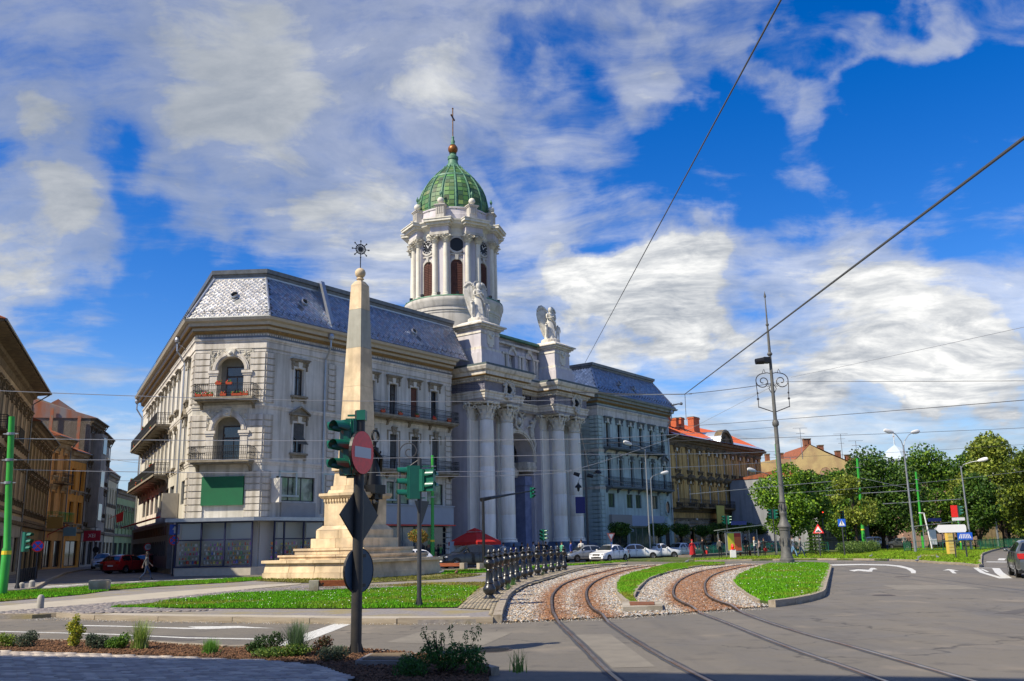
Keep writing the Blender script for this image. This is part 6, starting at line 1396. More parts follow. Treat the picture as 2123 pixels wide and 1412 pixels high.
b=ob(); b.box(73.2,75.6,-1.3,-1.2,3.6,6.2); b.build('blank_yellow_sign',mat('sign_yellow',(.45,.42,.10),.6),oh)
b=ob(); b.box(68.8,69.0,-.5,-.3,4.3,4.5); b.build('lamp_box',WHT,oh)
# shops signs
b=ob(); b.box(82.2,88.5,-.2,-.02,3.5,4.1); s_=b.build('shop_sign',SOOD,oh); obj('lettering',text_mesh('lettering','A. BANCI POPULARE SA',.42,YLW,.01),s_,OM@T(85.4,-.22,3.8)@XR)
# ================================================================ obelisk
OBM=T(-9.05,52.1,.1)@RZ(R(-27.5))
ob_=thing('obelisk','tall cream stone obelisk on a stepped pedestal with an iron star on top','monument',OBM)
def oblk(name, size, z0, z1, m=STO, n=3, rows=1, top=None, parent=ob_):
    """a course of separate stone blocks around a square plan; size is the side"""
    h=size/2; th=top/2 if top else h; d=min(.6,h*.5)
    for r in range(rows):
        za=z0+(z1-z0)*r/rows; zb=z0+(z1-z0)*(r+1)/rows; ha=h+(th-h)*r/rows; hb=h+(th-h)*(r+1)/rows
        for side in range(4):
            if side in (1,2): continue          # the two faces away from the square are one piece below
        core=MB(); core.frus(0,0,za,zb,ha-.03,hb-.03); core.build('stone_core',m,parent)
        for side in (0,3):
            Mr=RZ(side*math.pi/2); k=n+(r%2)
            for i in range(k):
                x0=-1+2*i/k; x1=-1+2*(i+1)/k; g=.012; e=random.uniform(-.006,.01)
                b=MB(Mr); b.add([(x0*ha+g,-ha-e,za+g),(x1*ha-g,-ha-e,za+g),(x1*ha-g,-ha+.1,za+g),(x0*ha+g,-ha+.1,za+g),(x0*hb+g,-hb-e,zb-g*.3),(x1*hb-g,-hb-e,zb-g*.3),(x1*hb-g,-hb+.1,zb-g*.3),(x0*hb+g,-hb+.1,zb-g*.3)],[(0,3,2,1),(4,5,6,7),(0,1,5,4),(1,2,6,5),(2,3,7,6),(3,0,4,7)]); b.build('stone_block',m,parent)
oblk('plinth',7.1,-.1,.32,STO,4); oblk('plinth',7.0,.32,.82,STO,4,top=6.85); oblk('coping',7.2,.82,.98,STO,4)
oblk('step',5.85,.98,1.13,n=3); oblk('step',6.0,1.13,1.24,n=3); oblk('step',4.7,1.24,1.45,n=3); oblk('step',4.82,1.45,1.58,n=3)
oblk('base',3.5,1.58,2.1,n=2); oblk('base',3.1,2.1,2.55,n=2); oblk('base',3.1,2.55,2.8,n=1,top=2.6)
oblk('die',2.5,2.8,4.15,n=1)
b=MB(); b.sweep([(0,2.82),(.0,3.0)],[(-1.25,-1.25)]) if 0 else None
b=MB()
for i in range(13):
    for Mr in (I4(),RZ(math.pi*1.5)): b.box(-1.22+i*.195,-1.11+i*.195,-1.36,-1.24,4.12,4.26,M=Mr)
b.build('dentil_row',STO,ob_,kind='stuff')
oblk('cornice',2.5,4.15,4.3,n=1); oblk('cornice',2.75,4.28,4.42,n=2,top=2.95); oblk('cornice',2.98,4.42,4.58,n=2)
oblk('mould',2.3,4.58,4.78,n=2,top=2.2); oblk('mould',2.05,4.78,5.0,n=2); oblk('block',1.85,5.0,5.75,n=2,rows=1,top=1.75); oblk('plate',1.8,5.75,5.85,n=1); oblk('plate',2.02,5.85,6.02,n=1)
GREYS=mat('stone_grey_band',(.36,.35,.29),.85,c2=(.3,.29,.24),scale=2,bump=.3,streak=.3)
def sh_w(z): return 1.56+(.76-1.56)*(z-6.02)/(16.9-6.02)
for z0,z1,m in ((6.02,8.4,STO),(8.4,10.7,STO),(10.7,13.0,STO),(13.0,15.35,GREYS),(15.35,16.9,STO)):
    b=MB(); b.frus(0,0,z0+.01,z1,sh_w(z0)/2,sh_w(z1)/2); b.build('shaft_block',m,ob_)
b=MB(); b.frus(0,0,16.9,17.15,.38,.22); b.lathe([(.2,17.1),(.15,17.22),(.24,17.3),(.17,17.38)],14); b.build('neck',STO,ob_)
b=MB(); b.ball((0,0,17.68),.32,18,12); b.build('ball',STO,ob_,smooth=True)
b=MB(); b.tube([(0,0,17.9),(0,0,19.2)],.03,6); RS=RZ(1.0); Z=19.2
b.tube([(.3*math.cos(a),0,Z+.3*math.sin(a)) for a in [k*math.pi/10 for k in range(20)]],.035,5,M=RS,closed=True); b.lathe([(.001,-.04),(.13,-.04),(.13,.04),(.001,.04)],10,M=RS@T(0,0,Z)@XR)
for k in range(16):
    a=k*math.pi/8; L=.52 if k%2==0 else .33; b.tube([(0,0,Z),(L*math.cos(a),0,Z+L*math.sin(a))],.026,4,M=RS)
    if k%2==0: b.ball((L*math.cos(a),0,Z+L*math.sin(a)),.055,5,4,M=RS)
b.build('iron_star',IRN,ob_)
for i,(tx,z,s) in enumerate((('S GEN   TAL',3.75,.2),('1746  -  1849',3.45,.2),('MARTIRILOR',3.1,.16))):
    obj('inscription',text_mesh('inscription',tx,s,STG,.006),ob_,RZ(-math.pi/2)@T(0,-1.265,z)@XR)
# bronze figure on the right hand face of the pedestal
def bronze():
    P=dict(shl=(-.2,0,1.42),ell=(-.42,-.1,1.3),wrl=(-.55,-.25,1.12),hal=(-.6,-.3,1.05),shr=(.2,0,1.42),elr=(.3,.05,1.2),wrr=(.2,-.15,1.25),har=(.12,-.2,1.3),kneel=(-.1,-.2,.52),anklel=(-.12,-.05,.1))
    return skin_mesh('figure',figure_joints(P,2.6),BONES,[BRZ],lambda p:0,1)
M_=OBM@RZ(math.pi*.5)@T(0,-1.3,4.55)
st=thing('bronze_statue','black bronze figure standing on the right side of the obelisk pedestal','statue',OBM@RZ(math.pi/2)@T(-.1,-1.3,5.0))
obj('body',bronze(),st); b=MB(); b.lathe([(.5,0),(.36,1.0),(.26,1.5),(.28,2.1)],14,sy=.8); b.tube([(-.3,-.2,2.0),(.1,-.4,1.5),(.45,-.1,.8)],[.08,.12,.1],6); b.build('cloak',BRZ,st,smooth=True)
b=MB(); b.tube([(.32*math.cos(a),-.05,2.75+.32*math.sin(a)) for a in [k*math.pi/8 for k in range(16)]],.07,5,closed=True); b.build('wreath',BRZ,st)
b=MB(); b.box(-.5,.5,-.45,.4,-.5,0); b.box(-.35,.35,-.35,.4,-.8,-.5); b.build('bracket',BRZ,st)
st=thing('bronze_trophy','small black bronze relief below the statue on the obelisk','statue',OBM@RZ(math.pi/2)@T(0,-1.35,4.0))
b=MB(); b.ball((0,-.1,.45),.28,10,6); b.tube([(0,0,.1),(-.1,-.2,.6),(-.05,-.1,1.0)],[.12,.2,.1],8); b.tube([(0,-.1,.1),(-.45,-.35,0),(-.7,-.4,.05)],[.12,.1,.12],8); b.tube([(0,0,-.6),(0,0,.2)],[.1,.2],8); b.build('relief',BRZ,st,smooth=True)
# ================================================================ traffic signals
def signal_head(parent, M, lamps=(0,0,0), n=3, m=SGN):
    """a signal head facing local -y, visors and lenses included; origin at its bottom"""
    h=n*.3; b=MB(); b.box(-.15,.15,0,.16,0,h); b.box(-.13,.13,-.03,0,0.02,h-.02)
    hd=obj('signal_head',b.mesh('signal_head',m),parent,M)
    for i in range(n):
        z=h-.15-i*.3; v=MB(); N_=12; vs=[];fs=[]
        for k in range(N_+1):
            a=-.35+ (math.pi+.7)*k/N_; x=.12*math.cos(a); zz_=.12*math.sin(a); l=.26 if 0<=a<=math.pi else .26*(1-min(1,abs(min(a,math.pi-a))/.5)); vs+=[(x,-.03,z+zz_),(x*.93,-.03-max(l,.05),z+zz_*.93+(0.0)),(x*.9,-.03,z+zz_*.9)]
        for k in range(N_): o=k*3; fs+=[(o,o+3,o+4,o+1),(o+1,o+4,o+5,o+2)]
        v.add(vs,fs); obj('visor',v.mesh('visor',m),hd)
        on=lamps[i] if i<len(lamps) else 0
        col=(mat('lens_red',(.12,.01,.01),.3),mat('lens_amber',(.12,.06,.005),.3),mat('lens_green',(.01,.08,.04),.3))[min(i,2)]
        if on: col=mat('lens_red_lit',(.5,.02,.01),.3,emit=((1,.04,.02),6)) if on==1 else mat('lens_green_lit',(.02,.4,.2),.3,emit=((.05,1,.4),3))
        l=MB(); l.lathe([(.001,.05),(.06,.04),(.105,.01)],12,M=T(0,-.03,z)@XR,cap=False); obj('lens',l.mesh('lens',col),hd)
    return hd
def pole(parent, r, z1, m=DKG, r2=None, base=True, name='pole'):
    b=MB(); b.lathe([(r,0),(r,z1*.36),(r*.97,z1*.37),((r2 or r),z1)],14); 
    if base:
        b.lathe([(r*2,0),(r*2,.03),(r*1.1,.04)],14)
        for k in range(4): b.add([(r*.9,-.008,.03),(r*2,-.008,.03),(r*.9,-.008,.28),(r*.9,.008,.03),(r*2,.008,.03),(r*.9,.008,.28)],[(0,1,2),(5,4,3),(0,3,4,1),(1,4,5,2),(2,5,3,0)],RZ(k*math.pi/2+.5))
    return b.build(name,m,parent,smooth=True) if parent is None else obj(name,b.mesh(name,m,True),parent)
def disc(r, y0, y1, n=28, sx=1.): return MB().lathe([(.001,-y1),(r,-y1),(r,-y0),(.001,-y0)],n,M=XR,cap=False,sx=sx)
def sign(parent, M, shape, face=None, back=mat('sign_back',(.10,.11,.12),.45,metal=.4)):
    """flat sign facing local -y"""
    b=MB()
    if shape=='round': b=disc(.33,-.02,.004)
    s=obj('sign_plate',b.mesh('sign_plate',back),parent,M)
    return s
# foreground pole with signal, no-entry disc and two signs seen from behind
fg=thing('signal_pole','dark signal pole in the foreground with a green signal and a red no-entry disc','traffic signal',T(-2.49,14.55,.0))
pole(fg,.085,3.86,mat('pole_near',(.022,.022,.022),.5,c2=(.04,.035,.03),scale=5))
HM=T(-.26,-.05,2.84)@RZ(R(62))
signal_head(fg,T(-.23,0,2.82)@RZ(R(-80)),n=3)
signal_head(fg,T(-.2,-.05,2.82)@RZ(R(-38)),n=3)
b=MB(); b.box(-.2,0,-.015,.015,3.77,3.80); b.box(-.2,0,-.015,.015,2.78,2.81); b.box(-.04,.1,-.1,.1,3.7,3.86); b.build('bracket',SGN,fg)
NE=T(.06,-.13,3.17)@RZ(R(69))
s=obj('no_entry_sign',disc(.34,-.02,0).mesh('no_entry_sign',RED),fg,NE); obj('white_bar',MB().box(-.25,.25,-.026,-.0205,-.085,.085).mesh('white_bar',mat('bar_grey_white',(.5,.5,.5),.5)),s); obj('rim',MB().lathe([(.345,-.03),(.345,.018)],28,M=XR,cap=False).mesh('rim',BLK),s)
SB=mat('sign_back_dark',(.035,.038,.04),.45,metal=.3,c2=(.05,.052,.055),scale=4)
s=obj('diamond_sign',MB().plate([(0,.5),(.5,0),(0,-.5),(-.5,0)],-.012,.012).mesh('diamond_sign_back',SB),fg,T(.0,.09,2.2)@RZ(R(63))); b=MB(); b.tube([(.5*math.cos(k*math.pi/2),0,.5*math.sin(k*math.pi/2)) for k in range(4)],.012,4,closed=True); obj('rim',b.mesh('rim',BLK),s)
b=MB(); b.box(-.02,.02,-.05,-.012,-.3,.3); obj('rail',b.mesh('rail',SB),s)
s=obj('round_sign',disc(.345,-.012,.012).mesh('round_sign_back',mat('sign_back_blue',(.045,.075,.11),.5,metal=.3)),fg,T(.0,.11,1.34)@RZ(R(60))); obj('rim',MB().lathe([(.35,-.02),(.35,.02)],28,M=XR,cap=False).mesh('rim',BLK),s)
b=MB(); b.box(-.02,.02,-.05,-.012,-.25,.25); b.box(-.12,.12,-.05,-.03,.2,.25); b.box(-.12,.12,-.05,-.03,-.25,-.2); obj('rail',b.mesh('rail',BLK),s)
# second pole, on the lawn
p2=thing('signal_pole','slim dark signal pole on the lawn with two green signal heads','traffic signal',T(-2.61,24.97,.1))
pole(p2,.06,3.95); signal_head(p2,T(-.33,0,2.85)@RZ(R(-75)),n=3); signal_head(p2,T(-.17,.02,2.85)@RZ(R(-160)),n=3); signal_head(p2,T(.16,0,3.05)@RZ(R(65)),n=2); signal_head(p2,T(.3,.04,3.05)@RZ(R(160)),n=2)
b=MB(); b.box(-.3,.3,-.015,.015,3.72,3.75); b.box(-.3,.16,-.015,.015,2.86,2.89); b.build('bracket',SGN,p2)
b=MB(); b.plate([(-.35,.3),(.35,.3),(0,-.3)],-.01,.01); s=obj('triangle_sign',b.mesh('yield_sign',SB),p2,T(.06,.08,2.5)@RZ(R(62)))
b=MB(); b.plate([(-.27,.255),(.27,.255),(0,-.2)],.011,.014); obj('face',b.mesh('face',SWH),s)
# small signals farther off
def small_signal(x,y,z0,ztop,lab,heads=((-.2,-60),),mz=None,lamps=(0,0,0),pm=DKG,g='signals at the far crossings'):
    t=thing('traffic_signal',lab,'traffic signal',T(x,y,z0),g); pole(t,.06,ztop-z0,pm)
    for dx,a in heads: signal_head(t,T(dx,-.1,ztop-z0-.95),lamps=lamps) if a is None else signal_head(t,T(dx,0,ztop-z0-.95)@RZ(R(a)),lamps=lamps)
    return t
small_signal(-23.35,43.6,.12,2.75,'small signal on the left pavement in front of the leftmost house',((.25,70),))
small_signal(2.28,78.,.1,2.9,'black signal standing before the church steps',((.15,60),(-.1,-30)),pm=BLK)
small_signal(22.9,100.,.1,4.3,'green signal with two heads in front of the ochre house',((-.3,-60),(.3,60)))
small_signal(24.6,88.,.1,4.5,'dark green signal beside the green pole behind the lamp column',((-.3,-50),(.3,40)))
small_signal(32.6,98.,.1,4.6,'signal showing a red light under the trees, above the triangle sign',((.1,10),),lamps=(1,0,0))
small_signal(36.0,101.,.1,4.6,'signal behind the blue crossing sign',((-.2,-30),))
t=small_signal(45.7,95.,.12,4.7,'signal with a red backing board at the right of the park',((.25,40),)); b=MB(); b.box(-.75,-.1,-.05,0,3.4,4.6); b.build('red_board',RED,t); b=MB(); b.box(-.75,.55,-.06,0,3.05,3.35); b.build('white_board',SWH,t)
small_signal(-18.1,76.,.12,3.3,'small signal by the dark shop doorway',((.1,50),))
# gantry
t=thing('signal_gantry','black mast arm reaching right over the street with a small signal at its end','traffic signal',T(-2.45,70,.05)); b=MB(); b.tube([(0,0,0),(0,0,5.1)],[.13,.1],10); b.build('pole',BLK,t); b=MB(); b.tube([(-.15,0,5.0),(.5,.6,5.15),(1.9,4.0,5.55),(3.9,8,6.05)],[.16,.13,.08,.05],8); b.build('arm',BLK,t); signal_head(t,T(3.95,8,5.45)@RZ(R(40)))
# ================================================================ green catenary poles
def green_pole(x,y,z,h,lab,r=.12,lean=(0,0),z0=.1):
    t=thing('catenary_pole',lab,'pole',T(x,y,z0),'green tram wire poles'); b=MB(); s=[(0,0,0),(0,0,h*.25),(0,0,h*.26),(lean[0]*.5,lean[1]*.5,h*.6),(lean[0],lean[1],h)]
    b.tube(s,[r*1.25,r*1.25,r,r*.95,r*.85],14); b.build('mast',GPN,t,smooth=True)
    for k in (.62,.75,.9): b=MB(); b.lathe([(r*1.15,h*k-.05),(r*1.15,h*k+.05)],12,(lean[0]*k,lean[1]*k,0)); b.box(-r*2.2,r*2.2,-.03,.03,h*k-.02,h*k+.02,M=T(lean[0]*k,lean[1]*k,0)); b.build('clamp',GAL,t)
    b=MB(); b.lathe([(r*1.3,h*.22),(r*1.3,h*.22+.15)],12); b.build('sticker',YLW,t); return t
green_pole(-20.6,37.4,0,7.2,'green pole at the left edge of the street',.14,(-.35,0))
green_pole(-6.5,72,0,8.6,'green pole behind the obelisk steps in front of the shops',.13)
green_pole(24.6,85.,0,10.3,'green pole standing just left of the ornate lamp column',.14,(0,0))
green_pole(41.3,110.,0,10.9,'leftmost green pole in the park, before the dense tree',.17,(.2,0))
green_pole(50.5,115.,0,9.5,'green pole beside the bus shelter in the park',.15,(.1,0))
green_pole(47.5,99.,0,3.9,'short green post behind the white arrow sign',.09)
# ================================================================ street lamps
LH_=MB(); LH_.lathe([(.001,.0),(.1,.02),(.16,.15),(.17,.4),(.13,.75),(.05,.9)],10,sy=.55,M=Matrix.Rotation(math.pi/2,4,'Y')@Matrix.Rotation(0,4,'Z')); LHM=LH_.mesh('lamp_head',mat('lamp_head_white',(.66,.66,.64),.4),True)
def lamp(x,y,h,arms,lab,r=.09,z0=.1,rl=.8,m=GAL,up=.45,head=1.):
    """arms: list of (dx,dy) directions"""
    t=thing('street_lamp',lab,'street lamp',T(x,y,z0),'grey street lamps'); b=MB(); b.tube([(0,0,0),(0,0,h*.15),(0,0,h)],[r*1.3,r*1.1,r*.7],10); b.build('pole',m,t,smooth=True)
    for dx,dy in arms:
        L=math.hypot(dx,dy); a=math.atan2(dy,dx); b=MB(); b.tube([(0,0,h-.3),(dx*.15,dy*.15,h+up*.3),(dx*.6,dy*.6,h+up*.8),(dx,dy,h+up)],.04,6); b.build('arm',m,t)
        obj('lamp_head',LHM,t,T(dx,dy,h+up+.02)@RZ(a+math.pi)@Matrix.Rotation(.18,4,'Y')@T(-.75*head,0,0)@Matrix.Scale(head,4))
    return t
lamp(39.4,91.7,10.6,[(-1.1,-.3),(1.3,.5)],'tall double lamp with two arms beside the bus shelter',.11,head=1.3,up=1.3)
lamp(49.0,100.,9.0,[(1.5,-1.2)],'single lamp left of the rightmost one, in the park',.1,head=1.2)
lamp(65.0,125.,9.6,[(2.4,-1.6)],'rightmost single lamp by the far road',.13,head=1.6)
lamp(13.3,92.,10.7,[(-1.6,-1.2)],'thin lamp in front of the pale blue wing',.08,head=1.3)
lamp(14.0,94.,8.0,[(1.3,.6)],'lower lamp with an arm to the right before the pale blue wing',.07,head=1.1)
lamp(28.9,103.,8.6,[(-2.0,-1.0)],'lamp behind the ochre house corner above the lime tree',.08,head=1.4)
# ornate lamp column -------------------------------------------------------
oc=thing('ornate_lamp_column','tall ornate iron tram column with scroll brackets and floodlight, on the grass corner','lamp column',T(17.7,60.85,.1))
PG=mat('column_grey',(.13,.13,.12),.55,c2=(.085,.085,.08),scale=4,bump=.2,streak=.3)
b=MB(); b.lathe([(.72,0),(.72,.28),(.62,.34),(.62,.42),(.55,.5),(.55,.62),(.5,.7),(.5,2.1),(.56,2.15),(.56,2.25),(.66,2.35),(.64,2.45),(.46,2.6),(.4,2.75),(.3,2.95),(.3,3.1),(.36,3.2),(.36,3.3),(.27,3.45),(.27,3.9),(.33,3.95),(.33,4.05),(.26,4.15),(.25,5.0)],24,sx=.66,sy=.66); b.build('pedestal',PG,oc,smooth=True)
for z,k in ((3.6,8),(1.4,8)):
    b=MB()
    for i in range(k): a=i*2*math.pi/k; r=.2 if z>2 else .34; b.tube([(r*math.cos(a),r*math.sin(a),z-.25),((r+.06)*math.cos(a),(r+.06)*math.sin(a),z),(r*math.cos(a),r*math.sin(a),z+.25)],.04,5)
    b.build('leaf_ornament',PG,oc,kind='stuff')
b=MB(); b.tube([(0,0,4.9),(0,0,9.3)],[.165,.13],14); b.lathe([(.15,9.0),(.22,9.1),(.22,9.3),(.14,9.45)],14); b.tube([(0,0,9.3),(0,0,15.6)],[.13,.085],12); b.lathe([(.14,13.9),(.19,14.0),(.14,14.1)],12); b.tube([(0,0,15.6),(.0,0,18.2)],[.07,.03],8); b.lathe([(.05,18.0),(.09,18.1),(.001,18.5)],8); b.lathe([(.1,16.0),(.12,16.1),(.08,16.15)],10); b.build('mast',PG,oc,smooth=True)
IRG=mat('iron_grey',(.07,.07,.075),.5,metal=.4)
for sg in (-1,1):
    b=MB(); C0=Vector((sg*.62,0,12.1)); 
    b.tube([(C0.x+(.55-.016*k)*math.cos(-k*.33+(math.pi*.5))*sg,0,C0.z+(.55-.016*k)*math.sin(-k*.33+math.pi*.5)) for k in range(30)],.035,5)
    b.tube([(sg*.1,0,12.65),(sg*.3,0,12.7),(sg*.62,0,12.65)],.03,5); b.tube([(sg*.1,0,11.9),(sg*.25,0,11.6),(sg*.1,0,11.3)],.03,5); b.tube([(sg*1.1,0,12.0),(sg*1.05,0,11.0),(sg*1.05,0,10.3)],.03,5); b.tube([(sg*1.05,0,10.35),(sg*.1,0,10.0)],.035,5); b.ball((sg*1.05,0,10.9),.09,6,5); b.ball((sg*1.05,0,11.3),.07,6,5)
    b.tube([(sg*(.35+.12*math.cos(k*.6)),0,11.85+.12*math.sin(k*.6)) for k in range(9)],.022,4); b.tube([(sg*.4,0,12.65),(sg*.5,0,12.95),(sg*.62,0,12.7)],.025,5)
    b.build('scroll_bracket',IRG,oc)
b=MB(); b.box(-.55,-.1,-.25,.2,13.35,13.75,M=RZ(.2)); b.lathe([(.24,0),(.2,.55)],14,M=T(-.5,-.1,13.52)@Matrix.Rotation(-math.pi/2-.1,4,'Y')); b.build('floodlight',BLK,oc)
b=MB(); b.tube([(.28,-.1,1.9),(.5,-.3,1.6),(.55,-.2,1.1),(.4,-.4,.8),(.5,-.3,.5)],.02,5); b.build('cable',BLK,oc)
# lantern posts with a scroll
def lantern(x,y,h,lab,z0=.1,m=IRG,sg=1,lant=True):
    t=thing('lantern_post',lab,'street lamp',T(x,y,z0),'iron scroll lantern posts'); b=MB(); b.lathe([(.3,0),(.3,1.0),(.2,1.2),(.14,1.4)],10); b.tube([(0,0,1.3),(0,0,h-2)],[.13,.08],8); b.tube([(0,0,h-2),(0,0,h)],.05,6); b.build('pole',m,t,smooth=True)
    b=MB(); b.tube([(sg*(.62+(.62-.02*k)*math.cos(math.pi-k*.33)),0,h-.8+(.62-.02*k)*math.sin(math.pi-k*.33)) for k in range(26)],.035,5); b.tube([(sg*1.2,0,h-.9),(sg*1.2,0,h-1.9)],.025,5); b.tube([(0,0,h-1.9),(sg*.6,0,h-1.7),(sg*1.2,0,h-1.3)],.025,5); b.build('scroll',m,t)
    b=MB(); b.lathe([(.06,.6),(.1,.5),(.36,.3),(.42,.15),(.2,.12)],10,(sg*1.2,0,h-2.5)); b.build('lamp_cap',BLK,t)
    if lant: b=MB(); b.lathe([(.2,.12),(.22,-.05),(.1,-.3),(.03,-.34)],10,(sg*1.2,0,h-2.5)); b.build('lamp_glass',mat('lamp_glass',(.5,.5,.45),.2),t)
    return t
lantern(-7.1,56.,8.1,'scroll lantern post just behind the obelisk',.1)
t=lantern(7.0,90.,10.6,'iron post with a scroll, floodlights and a blue board beside the church',.1,lant=False)
b=MB(); b.box(-1.1,-.15,-.1,0,4.4,6.0); b.build('blue_board',mat('board_navy',(.012,.015,.12),.5),t); b=MB(); b.lathe([(.2,0),(.16,.6)],10,M=T(-.6,0,8.1)@Matrix.Rotation(-1.2,4,'Y')); b.lathe([(.2,0),(.16,.6)],10,M=T(.15,0,8.1)@Matrix.Rotation(1.8,4,'Y')); b.build('floodlight',BLK,t)
b=MB(); b.lathe([(.05,.9),(.1,.75),(.3,.55),(.34,.4),(.15,.38),(.1,.1),(.02,0)],10,(-.75,0,6.5)); b.tube([(-.75,0,7.4),(-.6,0,7.8),(-.1,0,7.7)],.025,5); b.build('lamp_cap',BLK,t)
# ================================================================ road signs
def post_sign(x,y,z0,h,lab,kind,rot=0.,cat='road sign',pm=DKG,pr=.035,sz=1.):
    t=thing('road_sign',lab,cat,T(x,y,z0)@RZ(R(rot)),'road signs on posts'); pole(t,pr,h,pm,base=False); y_=-.06
    if kind=='crossing':
        b=MB().box(-.32,.32,y_-.01,y_+.01,h-.66,h); s=obj('plate',b.mesh('plate',BSG),t); obj('white_triangle',MB().plate([(-.27,h-.6),(.27,h-.6),(0,h-.08)],y_-.018,y_-.011).mesh('white_triangle',SWH),s)
        b=MB(); b.plate([(-.03,h-.2),(.03,h-.2),(.03,h-.36),(.1,h-.5),(.05,h-.5),(0,h-.4),(-.06,h-.5),(-.1,h-.5),(-.03,h-.36)],y_-.024,y_-.019); b.box(-.09,.09,y_-.024,y_-.019,h-.3,h-.27)
        for k in range(5): b.box(-.22+k*.1,-.17+k*.1,y_-.024,y_-.019,h-.58,h-.53)
        b.add(*(lambda q:(q.v,q.f))(disc(.035,-.004,0)),T(0,y_-.02,h-.17)); obj('walker',b.mesh('walker',BLK),s)
    elif kind=='hump':
        obj('plate',MB().plate([(-.45,h-.78),(.45,h-.78),(0,h)],y_-.01,y_+.01).mesh('plate',RED),t); s=t.children[-1]; obj('face',MB().plate([(-.3,h-.7),(.3,h-.7),(0,h-.19)],y_-.018,y_-.011).mesh('face',SWH),s); obj('hump',MB().plate([(-.2,h-.66),(.2,h-.66),(.2,h-.58),(.08,h-.58),(.05,h-.52),(-.05,h-.52),(-.08,h-.58),(-.2,h-.58)],y_-.024,y_-.019).mesh('hump',BLK),s)
    elif kind=='nostop':
        s=obj('plate',disc(.34,-.01,.01).mesh('plate',RED),t,T(0,y_,h-.34)); obj('face',disc(.27,-.016,-.011).mesh('face',BSG),s); b=MB()
        for a in (math.pi/4,-math.pi/4): b.add(*(lambda q:(q.v,q.f))(MB().box(-.28,.28,-.022 if a>0 else -.0215,-.017,-.03,.03)),Matrix.Rotation(a,4,'Y'))
        obj('cross_bars',b.mesh('cross_bars',RED),s)
    elif kind=='thirty':
        s=obj('plate',disc(.34,-.01,.01).mesh('plate',RED),t,T(0,y_,h-.34)); obj('face',disc(.26,-.016,-.011).mesh('face',SWH),s); obj('number',text_mesh('number','30',.34,BLK,.002),s,T(0,-.02,0)@XR)
    elif kind=='arrow_up':
        b=MB().box(-.34,.34,y_-.01,y_+.01,h-.7,h); s=obj('plate',b.mesh('plate',BSG),t); obj('arrow',MB().plate([(-.05,h-.6),(.05,h-.6),(.05,h-.35),(.16,h-.35),(0,h-.1),(-.16,h-.35),(-.05,h-.35)],y_-.018,y_-.011).mesh('arrow',SWH),s)
        q=obj('no_stopping_plate',disc(.34,-.01,.01).mesh('no_stopping_plate',RED),t,T(0,y_,h-1.08)); obj('face',disc(.27,-.016,-.011).mesh('face',BSG),q); b=MB()
        for a in (math.pi/4,-math.pi/4): b.add(*(lambda q_:(q_.v,q_.f))(MB().box(-.28,.28,-.022 if a>0 else -.0215,-.017,-.03,.03)),Matrix.Rotation(a,4,'Y'))
        obj('cross_bars',b.mesh('cross_bars',RED),q)
    elif kind=='parking':
        b=MB().box(-.3,.3,y_-.01,y_+.01,h-.6,h); s=obj('crossing_plate',b.mesh('plate',BSG),t); obj('white_triangle',MB().plate([(-.25,h-.55),(.25,h-.55),(0,h-.08)],y_-.018,y_-.011).mesh('white_triangle',SWH),s); obj('walker',MB().plate([(-.03,h-.2),(.03,h-.2),(.09,h-.48),(-.09,h-.48)],y_-.024,y_-.019).mesh('walker',BLK),s)
        b=MB().box(-.3,.3,y_-.01,y_+.01,h-1.25,h-.65); s=obj('parking_plate',b.mesh('plate',BSG),t); obj('letter',text_mesh('letter','P',.5,SWH,.002),s,T(0,y_-.014,h-.95)@XR)
        b=MB().box(-.28,.28,y_-.01,y_+.01,h-1.7,h-1.3); obj('red_plate',b.mesh('plate',SWH),t)
    elif kind=='yield':
        s=obj('plate',MB().plate([(-.42,h),(.42,h),(0,h-.75)],y_-.01,y_+.01).mesh('plate',mat('sign_faded_red',(.5,.16,.13),.6)),t); obj('face',MB().plate([(-.24,h-.1),(.24,h-.1),(0,h-.52)],y_-.018,y_-.011).mesh('face',SWH),s)
        s=obj('blue_disc',disc(.3,-.01,.01).mesh('blue_disc',BSG),t,T(0,y_,h-1.1)@RZ(.9)); obj('arrow',MB().plate([(-.04,-.2),(.04,-.2),(.04,.05),(.12,.05),(0,.2),(-.12,.05),(-.04,.05)],-.018,-.011).mesh('arrow',SWH),s)
    elif kind=='back':
        obj('plate',disc(.34,-.01,.01).mesh('plate',SB),t,T(0,y_,h-.34))
    return t
post_sign(29.16,82.5,.12,3.2,'blue pedestrian crossing sign on a dark post by the path','crossing',-20,sz=1.3,pr=.06)
post_sign(25.75,78.7,.12,2.75,'red triangle bump warning sign on a dark post','hump',-15,pr=.05)
post_sign(-28.2,54.5,.12,2.35,'no stopping disc on the left pavement','nostop',20)
post_sign(-32.0,80.4,.12,2.3,'round thirty speed limit sign in the side street','thirty',15)
post_sign(-23.9,64.6,.0,3.5,'blue arrow sign with a no stopping disc at the shop corner','arrow_up',10,pr=.05)
post_sign(-18.2,74.0,.1,2.5,'crossing sign with a parking sign below in front of the shop','parking',0)
post_sign(8.3,81.0,.12,2.35,'faded yield triangle with a blue disc in front of the white sedan','yield',30)
post_sign(-44.5,98.,.12,2.2,'round sign seen from behind beside the parked red cars','back',0)
t=thing('direction_sign','white blank arrow board on two dark posts at the road bend','direction sign',T(31.05,65.7,.12)@RZ(R(-8)))
pole(t,.045,2.1,DKG,base=False); b=MB(); b.lathe([(.045,0),(.045,2.1)],8,(.75,.1,0)); b.build('post',DKG,t)
